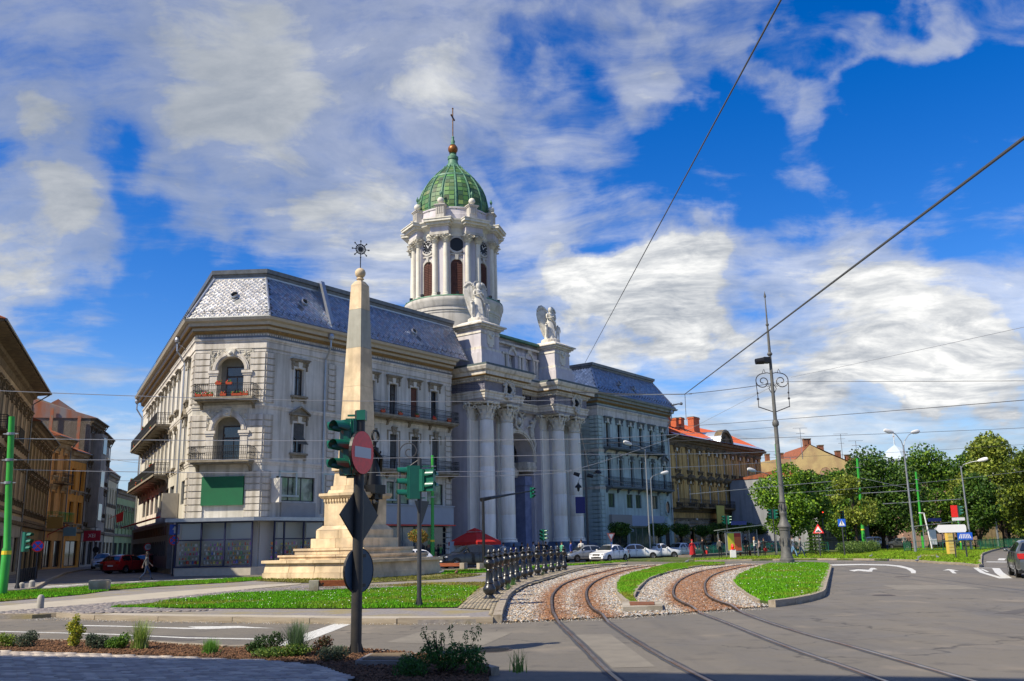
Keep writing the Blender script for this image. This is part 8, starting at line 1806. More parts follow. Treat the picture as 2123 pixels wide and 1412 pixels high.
# ================================================================ cars
def car_meshes(kind):
    """returns parts of a car 4.2 m long, nose toward -x, wheels on z=0"""
    K={'sedan':dict(L=4.25,W=.85,zs=[.55,.74,.82,.90,.95,1.42,1.46,1.42,1.0,.98,.9],xs=[0,.08,.5,1.0,1.22,1.95,2.5,3.05,3.72,4.1,4.25]),
       'hatch':dict(L=3.9,W=.83,zs=[.5,.72,.82,.92,.97,1.40,1.45,1.43,1.36,.95,.7],xs=[0,.07,.45,.92,1.1,1.8,2.3,3.0,3.35,3.78,3.9]),
       'mpv':dict(L=4.7,W=.95,zs=[.6,.85,.98,1.06,1.10,1.62,1.70,1.68,1.60,1.05,.75],xs=[0,.08,.5,1.0,1.15,1.95,2.6,3.6,4.1,4.55,4.7]),
       'pickup':dict(L=4.4,W=.82,zs=[.55,.75,.84,.92,.96,1.42,1.45,1.40,.95,.93,.9],xs=[0,.08,.5,1.0,1.15,1.7,2.1,2.5,2.6,4.3,4.4])}[kind]
    L=K['L'];Wd=K['W'];xs=K['xs'];zs=K['zs'];belt=zs[4]+.0
    S=34; P={}
    def top(x): return float(np.interp(x,xs,zs))
    def hw(x): t=x/L; return Wd*(1-.16*max(0,(.12-t)/.12)**2-.12*max(0,(t-.88)/.12)**2)
    X=[L*(i/S) for i in range(S+1)]; R_=[]
    for x in X:
        zt=top(x); w=hw(x); zb=.22+ (.06 if x<.15 or x>L-.15 else 0); bz=min(belt,zt-.02); up=max(0,zt-belt)
        wt=w-.07-up*.42
        R_.append([(w*.9,zb),(w,zb+.12),(w*1.0,.55),(w*.985,bz-.10),(w*.95,bz),((w*.95+wt)/2-.005,bz+up*.5),(wt,bz+up*.88),(wt*.82,zt),(0,zt+.02)])
    # body: full shell
    vs=[];fs=[];m=17
    for i,x in enumerate(X):
        for w,z in R_[i]: vs.append((x,-w,z))
        for w,z in R_[i][-2::-1]: vs.append((x,w,z))
    for i in range(S):
        for k in range(m-1): fs.append((i*m+k,(i+1)*m+k,(i+1)*m+k+1,i*m+k+1))
    fs.append(tuple(range(m))); fs.append(tuple(S*m+k for k in range(m))[::-1])
    b=MB(); b.add(vs,fs); P['body']=b
    def patch(x0,x1,k0,k1,side,off=.012,n=6):
        q=MB(); vs=[];fs=[]
        for i in range(n+1):
            x=x0+(x1-x0)*i/n; j=min(int(x/L*S),S-1); f=x/L*S-j
            A=[Vector((0,a[0]*(1-f)+c[0]*f,a[1]*(1-f)+c[1]*f)) for a,c in zip(R_[j],R_[j+1])]
            p,r=A[k0],A[k1]
            for t in (.06,.94): v=p.lerp(r,t); vs.append((x,side*(v.y+off),v.z+off*.3))
        for i in range(n): fs.append((2*i,2*i+2,2*i+3,2*i+1) if side<0 else (2*i+1,2*i+3,2*i+2,2*i))
        q.add(vs,fs); return q
    roof0=xs[5]; roof1=xs[7]
    def addto(b,q): b.add(q.v,q.f)
    mid=(roof0+roof1)/2
    for sd in (-1,1):
        for q_,(a,c) in enumerate(((xs[4]+.28,mid-.05),(mid+.05,roof1+(.35 if kind!='pickup' else -.02)))): P['side_window#%d%d'%(sd,q_)]=patch(a,c,4,6,sd)
    def cross(x0,z0,x1,z1,w0,w1,lift=.02):
        q=MB(); n=4; vs=[];fs=[]
        dx,dz=x1-x0,z1-z0; Ln=math.hypot(dx,dz); nx,nz=-dz/Ln,dx/Ln
        if nz<0: nx,nz=-nx,-nz
        for i in range(3):
            t=i/2
            for j in range(7):
                s=-1+2*j/6; w=w0+(w1-w0)*t; vs.append((x0+dx*t+nx*lift,s*w,z0+dz*t+nz*lift+.02*(1-s*s)))
        for i in range(2):
            for j in range(6): o=i*7+j; fs.append((o,o+1,o+8,o+7))
        q.add(vs,fs); return q
    ws=cross(xs[4]+.05,zs[4]+.04,xs[5]-.05,zs[5]-.04,hw(xs[4])*.84,(hw(xs[5])-.07-(zs[5]-belt)*.42)*.86); P['windscreen']=ws
    rx0,rz0=(xs[7]+.08,zs[7]-.03) if kind in('sedan','pickup') else (xs[8]+.03,zs[8]-.05); rx1,rz1=(xs[8]-.08,zs[8]+.06) if kind in('sedan','pickup') else (xs[9]-.06,zs[9]+.08)
    P['rear_window']=cross(rx0,rz0,rx1,rz1,.5,.66)
    for sd in (-1,1):
        h=P['headlight#%d'%sd]=MB()
        for k in range(1): h.ball((.10,sd*Wd*.68,.66 if kind!='mpv' else .8),.13,8,6,sz=.62); h.ball((.2,sd*Wd*.78,.66 if kind!='mpv' else .8),.11,8,6,sz=.62)
    for sd in (-1,1): tl=P['tail_light#%d'%sd]=MB(); tl.box(L-.14,L+.012,min(sd*Wd*.62,sd*Wd*.9),max(sd*Wd*.62,sd*Wd*.9),.72,.93); tl.box(L-.35,L-.1,min(sd*Wd*.86,sd*Wd*.93),max(sd*Wd*.86,sd*Wd*.93),.74,.92)
    gr=MB(); gz=.62 if kind!='mpv' else .76; gr.box(-.012,.05,-Wd*.42,Wd*.42,gz-.07,gz+.07); gr.box(-.012,.05,-Wd*.6,Wd*.6,.32,.44); P['grille']=gr
    tr=MB(); tr.box(.02,L-.02,-Wd*.96,Wd*.96,.17,.27); 
    for sd in (-1,1):
        for x in (mid,): tr.box(x-.012,x+.012,min(sd*(Wd*.955),sd*(Wd*1.004)),max(sd*(Wd*.955),sd*(Wd*1.004)),.35,belt)
        tr.box(xs[4]+.35,xs[4]+.362,min(sd*(Wd*.955),sd*(Wd*1.004)),max(sd*(Wd*.955),sd*(Wd*1.004)),.35,belt); tr.box(roof1+.1,roof1+.112,min(sd*(Wd*.955),sd*(Wd*1.004)),max(sd*(Wd*.955),sd*(Wd*1.004)),.6,belt)
        for x in (mid-.2,roof1-.05): tr.box(x,x+.14,min(sd*Wd*.98,sd*Wd*1.02),max(sd*Wd*.98,sd*Wd*1.02),belt-.14,belt-.11)
    P['trim']=tr
    pl=MB(); pl.box(-.03,-.01,-.26,.26,.46,.56); pl.box(L+.01,L+.025,-.26,.26,.55,.66); P['number_plate']=pl
    for sd in (-1,1): mr=P['mirror#%d'%sd]=MB(); mr.ball((xs[4]+.42,sd*(Wd+.10),belt+.07),.09,8,6,sz=.8); mr.tube([(xs[4]+.42,sd*(Wd-.06),belt+.02),(xs[4]+.42,sd*(Wd+.08),belt+.05)],.025,5)
    return P,L,Wd
def wheel_parts(r=.3):
    t=MB(); t.lathe([(r*.62,-.1),(r*.92,-.1),(r,-.07),(r,.07),(r*.92,.1),(r*.62,.1)],20,M=XR,cap=False); h=MB(); h.lathe([(.001,.07),(r*.2,.075),(r*.6,.085),(r*.64,.1),(r*.64,-.05),(.001,-.05)],20,M=XR,cap=False)
    for k in range(7): a=k*2*math.pi/7; h.box(.05,r*.6,-.1,-.07,-.02,.02,M=Matrix.Rotation(a,4,'Y'))
    ar=MB(); ar.lathe([(.001,.0),(r*1.16,.0)],20,M=XR,cap=False)
    return t,h,ar
TYR=mat('tyre',(.012,.012,.012),.85); RIM=mat('rim',(.35,.35,.36),.35,metal=.7); CGL=mat('car_glass',(.012,.016,.02),.04,spec=.9); HLM=mat('headlight_glass',(.55,.56,.56),.1,spec=.9); TLM=mat('tail_light_red',(.45,.01,.008),.2,spec=.7)
CM={}
def paint(name,c,metal=.0): return mat('car_paint_'+name,c,.28,metal=metal,spec=.5,coat=.6)
def car(kind,x,y,rot,pm,lab,z=.02,scale=1.):
    if kind not in CM:
        P,L,Wd=car_meshes(kind); r=.3 if kind!='mpv' else .35; tt,hh,aa=wheel_parts(r)
        CM[kind]=({k:b.mesh(k.split('#')[0],{'side_window':CGL,'windscreen':CGL,'rear_window':CGL,'headlight':HLM,'tail_light':TLM,'grille':BLK,'trim':BLK,'number_plate':SWH}.get(k.split('#')[0],TYR),k.split('#')[0] in('body','mirror','headlight')) for k,b in P.items()},L,Wd,r,tt.mesh('tyre',TYR,True),hh.mesh('rim',RIM,True),aa.mesh('wheel_arch',BLK))
    P,L,Wd,r,tt,hh,aa=CM[kind]; t=thing('parked_car',lab,'car',T(x,y,z)@RZ(R(rot))@Matrix.Scale(scale,4),'parked cars')
    for k,me in P.items():
        k=k.split('#')[0]; o=obj(k,me,t,T(-L/2,0,0))
        if k in('body','mirror'): o.material_slots[0].link='OBJECT'; o.material_slots[0].material=pm
    for xx in (.82,L-.82):
        for sd in (-1,1):
            obj('wheel_arch',aa,t,T(xx-L/2,sd*(Wd*1.006),r+.02)@(RZ(math.pi) if sd>0 else I4())); w=obj('wheel',tt,t,T(xx-L/2,sd*(Wd-.08),r)); obj('rim',hh,w,RZ(math.pi) if sd>0 else None)
    return t
WP=paint('white',(.72,.73,.74)); SV=paint('silver',(.34,.37,.40),.5); BKP=paint('black',(.015,.016,.017)); GDP=paint('gold',(.32,.29,.22),.4); DRD=paint('red',(.32,.012,.015)); DBL=paint('dark_blue',(.02,.04,.08)); DGN=paint('dark_green',(.015,.07,.06)); GRP=paint('grey',(.10,.11,.11),.4)
car('mpv',-3.6,71.5,28,BKP,'black people carrier parked with its nose to the left before the red umbrella'); car('hatch',-8.0,67.3,30,WP,'white car mostly hidden behind the black people carrier and the obelisk steps')
car('hatch',6.0,84.2,30,SV,'silver hatchback left of the white sedans'); car('sedan',8.2,82.0,52,WP,'nearest white sedan facing the camera by the yield sign'); car('sedan',11.8,90.5,190,WP,'second white sedan seen from the side with its boot to the right',scale=1.)
car('pickup',14.3,93.5,190,WP,'white pickup with its load bed to the right'); car('sedan',17.3,99.0,45,WP,'white sedan right of the thin lamp facing left'); car('sedan',19.6,104,35,GDP,'champagne coloured car behind the woman in red')
car('hatch',24.,114,30,DGN,'dark green car behind the fence left of the shelter'); car('hatch',27.4,119,35,DRD,'dark red car behind the fence by the shelter'); car('sedan',33.5,121,20,DBL,'dark blue car behind the fence right of the shelter'); car('hatch',30.,116,25,DGN,'dark teal car behind the tram platform'); car('hatch',37.2,123.5,20,GRP,'grey car partly behind the lamp column')
car('mpv',50.5,133,10,WP,'white van under the dense park tree'); car('hatch',55.,134,0,GRP,'dark car under the park trees beside the white van'); car('hatch',65.,139,5,WP,'white car seen through the railing beside the second park pole')
car('hatch',21.1,38.0,-112,GRP,'grey car cut off by the right edge of the picture')
car('sedan',-40.6,91.,110,SV,'silver car far up the side street',.13); car('hatch',-33.6,79.5,250,BKP,'dark car parked half on the road left of the red hatchback'); car('hatch',-31.8,76.0,251,DRD,'red hatchback seen from behind in the side street'); car('hatch',-31.0,79.5,251,DRD,'second red car partly hidden behind the red hatchback'); car('sedan',-38.,94,110,WP,'pale car behind the red hatchback')
# ================================================================ people
SKN=mat('skin',(.50,.28,.20),.6); HRB=mat('hair_dark',(.02,.013,.01),.6); HRL=mat('hair_fair',(.30,.17,.07),.6)
def figure(pose,h,coat=0.,bulk=1.):
    J=figure_joints(pose,h,bulk); s=h/1.78
    def pf(c):
        if c.z>1.545*s or (c.z>1.5*s and abs(c.x)<.07): return 0
        hd=[Vector(J[k][0]) for k in ('hal','har')]; wr=[Vector(J[k][0]) for k in ('wrl','wrr')]
        if any((c-q).length<.075*s for q in hd): return 0
        ft=[Vector(J[k][0]) for k in('anklel','ankler','toel','toer')]
        if any((c-q).length<.09*s for q in ft) and c.z<.2*s+min(J['anklel'][0][2],J['ankler'][0][2]): return 3
        arms=any((c-Vector(J[k][0])).length<.14*s for k in ('ell','elr','wrl','wrr'))
        if c.z<(.93-coat)*s and not arms and abs(c.x)<.21*s: return 2
        return 1
    return skin_mesh('body',J,BONES,[SKN,HRB,HRB,BLK],pf,1)
def fingers(J,s):
    b=MB()
    for side in ('l','r'):
        p=Vector(J['ha'+side][0]); w=Vector(J['wr'+side][0]); d=(p-w).normalized(); sx_=-1 if side=='l' else 1; u=d.cross(Vector((1,0,0))).normalized()
        for k in range(4): q=p+u*((k-1.5)*.018*s); b.tube([tuple(q),tuple(q+d*.045*s),tuple(q+d*(.075-.006*abs(k-1))*s+Vector((-sx_*.015*s,0,0)))],[.0095*s,.0085*s,.006*s],5)
        b.tube([tuple(p-d*.02*s+u*.03*s),tuple(p+d*.02*s+u*.05*s+Vector((-sx_*.01,0,0)))],[.011*s,.007*s],5)
    return b.mesh('hand',SKN,True)
def face(J,s):
    c=Vector(J['head1'][0]); b=MB(); b.cm=0; b.ball(tuple(c+Vector((0,-.088*s,-.035*s))),.016*s,6,5,sz=1.5); b.ball(tuple(c+Vector((-.08*s,.0,-.03*s))),.02*s,6,4); b.ball(tuple(c+Vector((.08*s,.0,-.03*s))),.02*s,6,4)
    b.cm=1
    for x in (-.03,.03): b.ball(tuple(c+Vector((x*s,-.08*s,-.01*s))),.010*s,6,4)
    b.cm=2; b.box(c.x-.025*s,c.x+.025*s,c.y-.088*s,c.y-.078*s,c.z-.078*s,c.z-.068*s); return b.mesh('face',[SKN,BLK,mat('lips',(.35,.10,.08),.6)])
def hair(J,s,m,long=0.):
    c=Vector(J['head1'][0]); b=MB(); prof=[(.001,.11),(.06,.10),(.092,.06),(.1,.01),(.096,-.05)]+([(.10,-.12),(.11,-.2-long),(.02,-.22-long)] if long else [(.085,-.07)])
    b.lathe([(r*s,z*s) for r,z in prof],14,(c.x,c.y+.016*s,c.z),sx=.93); return b.mesh('hair',m,True)
WALK=dict(kneel=(-.1,-.22,.52),anklel=(-.1,-.32,.12),toel=(-.1,-.46,.10),kneer=(.1,.06,.5),ankler=(.1,.38,.16),toer=(.1,.27,.045),ell=(-.25,.12,1.16),wrl=(-.24,.20,.94),hal=(-.24,.22,.86),elr=(.25,-.08,1.15),wrr=(.24,-.25,.98),har=(.23,-.31,.93))
STAND={}
TALK=dict(ell=(-.26,-.04,1.15),wrl=(-.16,-.26,1.15),hal=(-.12,-.33,1.18),elr=(.25,.05,1.15),wrr=(.25,-.02,.92),har=(.25,-.03,.84),kneer=(.11,.03,.5))
POCK=dict(ell=(-.29,.08,1.16),wrl=(-.2,-.04,.98),hal=(-.17,-.06,.93),elr=(.29,.08,1.16),wrr=(.2,-.04,.98),har=(.17,-.06,.93))
PM={}
def clo(n,c): return mat('cloth_'+n,c,.9,c2=tuple(v*.75 for v in c),scale=12)
def person(x,y,rot,pose,h,top_,legs,lab,hm=HRB,long=0.,z=.12,coat=0.,bulk=1.,extra=None,shoes=BLK):
    k=(id(pose),round(h,2),coat,bulk)
    if k not in PM: J=figure_joints(pose,h,bulk); PM[k]=(figure(pose,h,coat,bulk),J,fingers(J,h/1.78),face(J,h/1.78))
    me,J,fn,fc=PM[k]; t=thing('person',lab,'person',T(x,y,z)@RZ(R(rot)))
    o=obj('body',me,t)
    for i,m in ((1,top_),(2,legs),(3,shoes)): o.material_slots[i].link='OBJECT'; o.material_slots[i].material=m
    obj('hand',fn,t); obj('face',fc,t); obj('hair',hair(J,h/1.78,hm,long),t)
    if extra=='coat': b=MB(); b.lathe([(.30,.32),(.27,.6),(.21,1.0),(.2,1.1)],14,sy=.8); b.build('coat',top_,t,smooth=True)
    if extra=='bag': b=MB(); b.box(.24,.36,-.15,.12,.45,.8); b.tube([(.26,-.1,.8),(.26,-.1,.95),(.3,.05,.95),(.3,.08,.8)],.012,4); b.build('bag',clo('bag_dark',(.03,.025,.02)),t)
    if extra=='backpack': b=MB(); b.box(-.15,.15,.12,.3,1.0,1.42); b.tube([(-.1,.14,1.4),(-.12,-.1,1.42),(-.12,-.1,1.15)],.018,4); b.tube([(.1,.14,1.4),(.12,-.1,1.42),(.12,-.1,1.15)],.018,4); b.build('backpack',clo('pack',(.10,.09,.08)),t)
    if extra=='redbag': b=MB(); b.box(.22,.3,-.28,.1,.38,.7); b.build('bag',clo('red_bag',(.5,.03,.03)),t)
    return t
JN=clo('jeans',(.012,.03,.08)); BKC=clo('black',(.012,.012,.014)); WTC=clo('white',(.6,.6,.58)); RDC=clo('red',(.42,.015,.02)); GYC=clo('grey',(.18,.18,.17)); PKC=clo('pink',(.45,.33,.30)); BGC=clo('beige',(.40,.32,.22)); BLC=clo('blue',(.04,.07,.3)); GNC=clo('green',(.1,.4,.25)); DBC=clo('dark_blue',(.02,.03,.08)); JNL=clo('light_jeans',(.16,.32,.50)); BRC=clo('brown',(.12,.07,.05)); STR=clo('stripes',(.10,.10,.10))
t=person(-21.7,54.5,108,WALK,1.66,STR,JN,'woman in a striped top and jeans crossing the side street',long=.02,z=.02,extra='bag')
person(15.8,83.2,25,WALK,1.66,RDC,BKC,'woman in a long red coat and red hat walking right',mat('red_hat',(.4,.015,.015),.8),z=.12,coat=.5,extra='coat'); person(16.6,82.5,30,WALK,1.78,BKC,BKC,'man in a dark suit walking beside the woman in red',extra='redbag')
person(19.1,86.9,160,STAND,1.76,GYC,BKC,'person with a grey backpack left of the shelter',extra='backpack'); person(21.6,87.2,0,POCK,1.85,BKC,BKC,'dark silhouette of a man before the advertising panel',coat=.3)
person(23.4,91.,60,TALK,1.8,WTC,DBC,'fair haired woman in white right of the shelter',HRL,.05); person(24.6,92.,-60,TALK,1.68,BKC,BKC,'woman in black with a pink bag by the shelter',extra='redbag'); person(24.2,92.3,200,STAND,1.6,PKC,BKC,'small person between the two women at the shelter')
person(23.,77.2,75,WALK,1.8,WTC,JNL,'man in a white shirt and blue jeans walking right of the lamp column'); person(23.6,77.0,75,WALK,1.7,GYC,JN,'second walker in jeans half hidden beside the man in white')
person(43.2,108.,30,TALK,1.72,BGC,DBC,'person in a beige coat at the left end of the park railing',coat=.25); person(45.6,109.,-30,POCK,1.82,GYC,BKC,'bald man in a grey jacket behind the park railing',SKN,coat=.15); person(47.1,111.,-50,TALK,1.75,BRC,BKC,'woman beside the bald man at the park shelter')
for i,(x,y,r,h,tc,lc,lab,p) in enumerate(((-1.1,80.,30,1.72,WTC,BKC,'man in a white shirt at the left of the church crowd',POCK),(-.2,79.5,-20,1.62,BLC,DBC,'person in a blue top in the church crowd',TALK),(.5,81,60,1.7,BKC,BKC,'person in black behind the blue top',STAND),(1.0,80,10,1.6,PKC,BRC,'fair person in a pink top in the church crowd',STAND),(1.5,80.5,-50,1.75,WTC,JN,'man in white in the middle of the church crowd',TALK),(1.95,79.8,40,1.7,BRC,BKC,'person in brown in the middle of the church crowd',STAND),(2.6,81,0,1.74,BKC,JN,'dark dressed man right of the church crowd middle',POCK),(3.6,82.5,20,1.66,WTC,BKC,'woman in white near the black church signal',TALK),(4.05,82.,-30,1.7,GNC,JN,'person in a bright green top by the church steps',STAND),(4.9,83,40,1.74,BLC,BKC,'person in dark blue behind the iron bollards',STAND),(5.9,84,10,1.86,WTC,GYC,'tall man in white at the right of the church crowd',TALK))):
    person(x*1.0,y,r+(30 if i%2 else -20),p,h,tc,lc,lab,HRL if i in(3,) else HRB,.03 if i in(1,3,5,7) else 0)
# pigeons
def pigeon(x,y,rot,c,lab):
    t=thing('pigeon',lab,'bird',T(x,y,.1)@RZ(R(rot)),'pigeons on the ground'); b=MB(); b.ball((0,0,.14),.07,10,7); b.tube([(-.17,0,.12),(-.08,0,.14),(.04,0,.15),(.09,0,.2),(.1,0,.25)],[.02,.06,.065,.035,.03],8); b.ball((.105,0,.27),.032,8,6); b.build('body',mat('pigeon_'+c,{'grey':(.16,.17,.2),'brown':(.25,.13,.08)}[c],.8),t,smooth=True)
    b=MB()
    for s in(-1,1): b.tube([(0,s*.03,.09),(.01,s*.03,0),(.04,s*.03,.003)],.006,4)
    b.tube([(.13,0,.27),(.16,0,.262)],[.01,.003],5); b.build('legs_and_beak',mat('pigeon_leg',(.4,.15,.1),.7),t)
pigeon(-4.2,52.5,30,'grey','grey pigeon on the path right of the obelisk'); pigeon(-3.35,51.8,70,'brown','brown pigeon on the path right of the obelisk'); pigeon(24.8,57.6,20,'grey','leftmost pigeon on the verge by the arrow board'); pigeon(28.6,66,-40,'grey','pigeon on the verge beside the arrow board post'); pigeon(29.6,65.4,100,'grey','pigeon at the foot of the arrow board'); pigeon(27.8,72.9,10,'grey','pigeon on the lawn before the park railing'); pigeon(12.3,67.,0,'grey','pigeon on the tram kerb far end')
# ================================================================ shelters, railing, umbrella
def shelter(M,lab,L=3.4,poster=True,blue=True):
    t=thing('bus_shelter',lab,'shelter',M); 
    for x in (0,L):
        for y in (0,1.3): b=MB(); b.tube([(x,y,0),(x,y,2.4)],.045,8); b.build('post',TUBM,t)
    b=MB(); b.add([(-.3,-.5,2.5),(L+.5,-.5,2.85),(L+.5,1.5,2.75),(-.3,1.5,2.4),(-.3,-.5,2.44),(L+.5,-.5,2.79),(L+.5,1.5,2.69),(-.3,1.5,2.34)],[(0,1,2,3),(7,6,5,4),(0,4,5,1),(1,5,6,2),(2,6,7,3),(3,7,4,0)]); b.build('roof',mat('shelter_roof',(.26,.30,.30),.4,metal=.3),t)
    b=MB(); b.quad((0,1.3,.3),(L,1.3,.3),(L,1.3,2.3),(0,1.3,2.3)); b.build('pane',SEE,t)
    b=MB(); b.box(0,.08,-.02,1.32,.0,2.4) ; 
    if poster:
        b=MB(); b.box(.1,1.7,-.06,.06,.35,2.2); p=b.build('poster_case',TUBM,t); b=MB(); b.box(.2,.88,-.075,-.062,.5,2.1); b.build('yellow_field',mat('poster_yellow',(.72,.66,.05),.5),p); b=MB(); b.box(.88,1.6,-.075,-.062,.5,1.75); b.build('orange_field',mat('poster_orange',(.72,.14,.05),.5),p); b=MB(); b.box(.88,1.6,-.075,-.062,1.75,2.1); b.build('red_field',mat('poster_red',(.45,.03,.03),.5),p)
    else:
        b=MB(); b.box(.6,1.6,-.06,.06,.35,2.1); p=b.build('poster_case',BLK,t); b=MB(); b.box(.68,1.52,-.075,-.062,.45,2.02); b.build('blank_poster',SWH,p)
    b=MB(); b.box(.6,2.2,-.3,-.2,2.85,3.2); b.build('name_board',BSG if 0 else mat('board_dark_blue',(.01,.02,.12),.4),t)
    b=MB(); b.box(1.9,L-.2,.7,1.1,.42,.46); b.box(2.0,2.05,.75,1.05,0,.42); b.box(L-.35,L-.3,.75,1.05,0,.42); b.build('seat',WBE,t); return t
shelter(T(19.6,86.6,.2)@RZ(R(18)),'advertising bus shelter with a yellow and red poster on the tram platform'); shelter(T(50.0,113.5,.12)@RZ(R(15))@Matrix.Scale(1.15,4),'park bus shelter with a blank white poster',3.4,False)
t=thing('shelter_pole','white leaning lamp pole in front of the park shelter','pole',T(50.4,112.5,.1)); b=MB(); b.tube([(0,0,0),(-.5,0,4.3),(-1.1,0,4.35)],.09,8); b.build('pole',SWH,t)
def railing(P,lab,h=1.05,m=mat('railing_green',(.01,.10,.05),.45),step=.25,z=.12,r=.02):
    t=thing('railing',lab,'railing',T(P[0][0],P[0][1],z)); x0,y0=P[0]
    for a,c in zip(P[:-1],P[1:]):
        L=math.hypot(c[0]-a[0],c[1]-a[1]); n=max(1,int(L/2.2))
        for i in range(n+1): x=a[0]+(c[0]-a[0])*i/n-x0; y=a[1]+(c[1]-a[1])*i/n-y0; b=MB(); b.box(x-.035,x+.035,y-.035,y+.035,0,h+.05); b.build('post',m,t)
        b=MB(); 
        for q in (h,.15): b.tube([(a[0]-x0,a[1]-y0,q),(c[0]-x0,c[1]-y0,q)],r*1.3,5)
        b.build('rail',m,t); k=int(L/step); b=MB()
        for i in range(k): x=a[0]+(c[0]-a[0])*i/k-x0; y=a[1]+(c[1]-a[1])*i/k-y0; b.tube([(x,y,.15),(x,y,h)],r*.8,4,cap=False)
        b.build('bars',m,t,kind='stuff')
railing([(31.9,79.6),(44.2,104.5),(51.5,108.)],'green railing in front of the park shelter') if 0 else None
railing([(39.5,94.5),(41.5,97.5),(47.6,96.2),(56.,106.5),(66.,119)],'green railing round the park shelter and along the verge')
railing([(17.7,92.8),(22.3,100),(27.,107.5),(31.,108.5),(37,110)],'green railing behind the tram platform',m=mat('railing_teal',(.01,.12,.08),.45))
t=thing('yellow_cabinet','narrow yellow cabinet behind the arrow board','cabinet',T(35.6,76.,.12)@RZ(.1)); b=MB(); b.box(-.3,.3,-.2,.2,0,1.75); b.build('cabinet',mat('cabinet_yellow',(.62,.42,.08),.6),t)
for k in range(6): b=MB(); b.box(-.26,.26,-.215,-.2,.1+k*.27,.3+k*.27); b.build('panel',mat('cabinet_panel',(.66,.52,.16),.6),t)
t=thing('umbrella','large red market umbrella tent at the foot of the church','umbrella',T(-3.35,75.2,.0)@RZ(R(53))@Matrix.Diagonal((.66,.66,.86,1))); b=MB(); b.add([(-2.3,-2.3,2.25),(2.3,-2.3,2.25),(2.3,2.3,2.25),(-2.3,2.3,2.25),(-.65,-.65,3.15),(.65,-.65,3.15),(.65,.65,3.15),(-.65,.65,3.15),(-2.3,-2.3,1.95),(2.3,-2.3,1.95),(2.3,2.3,1.95),(-2.3,2.3,1.95)],[(0,1,5,4),(1,2,6,5),(2,3,7,6),(3,0,4,7),(8,9,1,0),(9,10,2,1),(10,11,3,2),(11,8,0,3)]); b.build('canopy',AWN,t); b=MB(); b.frus(0,0,3.2,3.55,.8,.02); b.build('canopy_top',AWN,t); b=MB(); b.tube([(0,0,0),(0,0,3.6)],.05,8); b.build('pole',SWH,t)
for x,y in ((-2.2,-2.2),(2.2,-2.2)): b=MB(); b.tube([(x,y,0),(x,y,2.2)],.03,6); b.build('leg',GAL,t)
t=thing('screen_wall','red and white screen wall beside the umbrella','screen',T(-5.3,74.2,.1)@RZ(R(53))); b=MB(); b.box(0,1.4,-.03,.03,.1,1.9); b.build('white_panel',mat('panel_blue_white',(.4,.5,.55),.5),t); b=MB(); b.box(1.45,3.0,-.03,.03,.1,1.95); b.build('red_panel',AWN,t)
b=MB(); b.box(-2.0,.2,-.03,.03,3.5,4.9); o=b.build('red_sign',AWN); o.matrix_world=FM@T(22.9,2.5,.3); tag(o,'dark red blank sign on the recessed wall above the umbrella','sign')
for k,(s,d) in enumerate(((24,-5.2),(30,-6.0),(36,-5.6))):
    pass
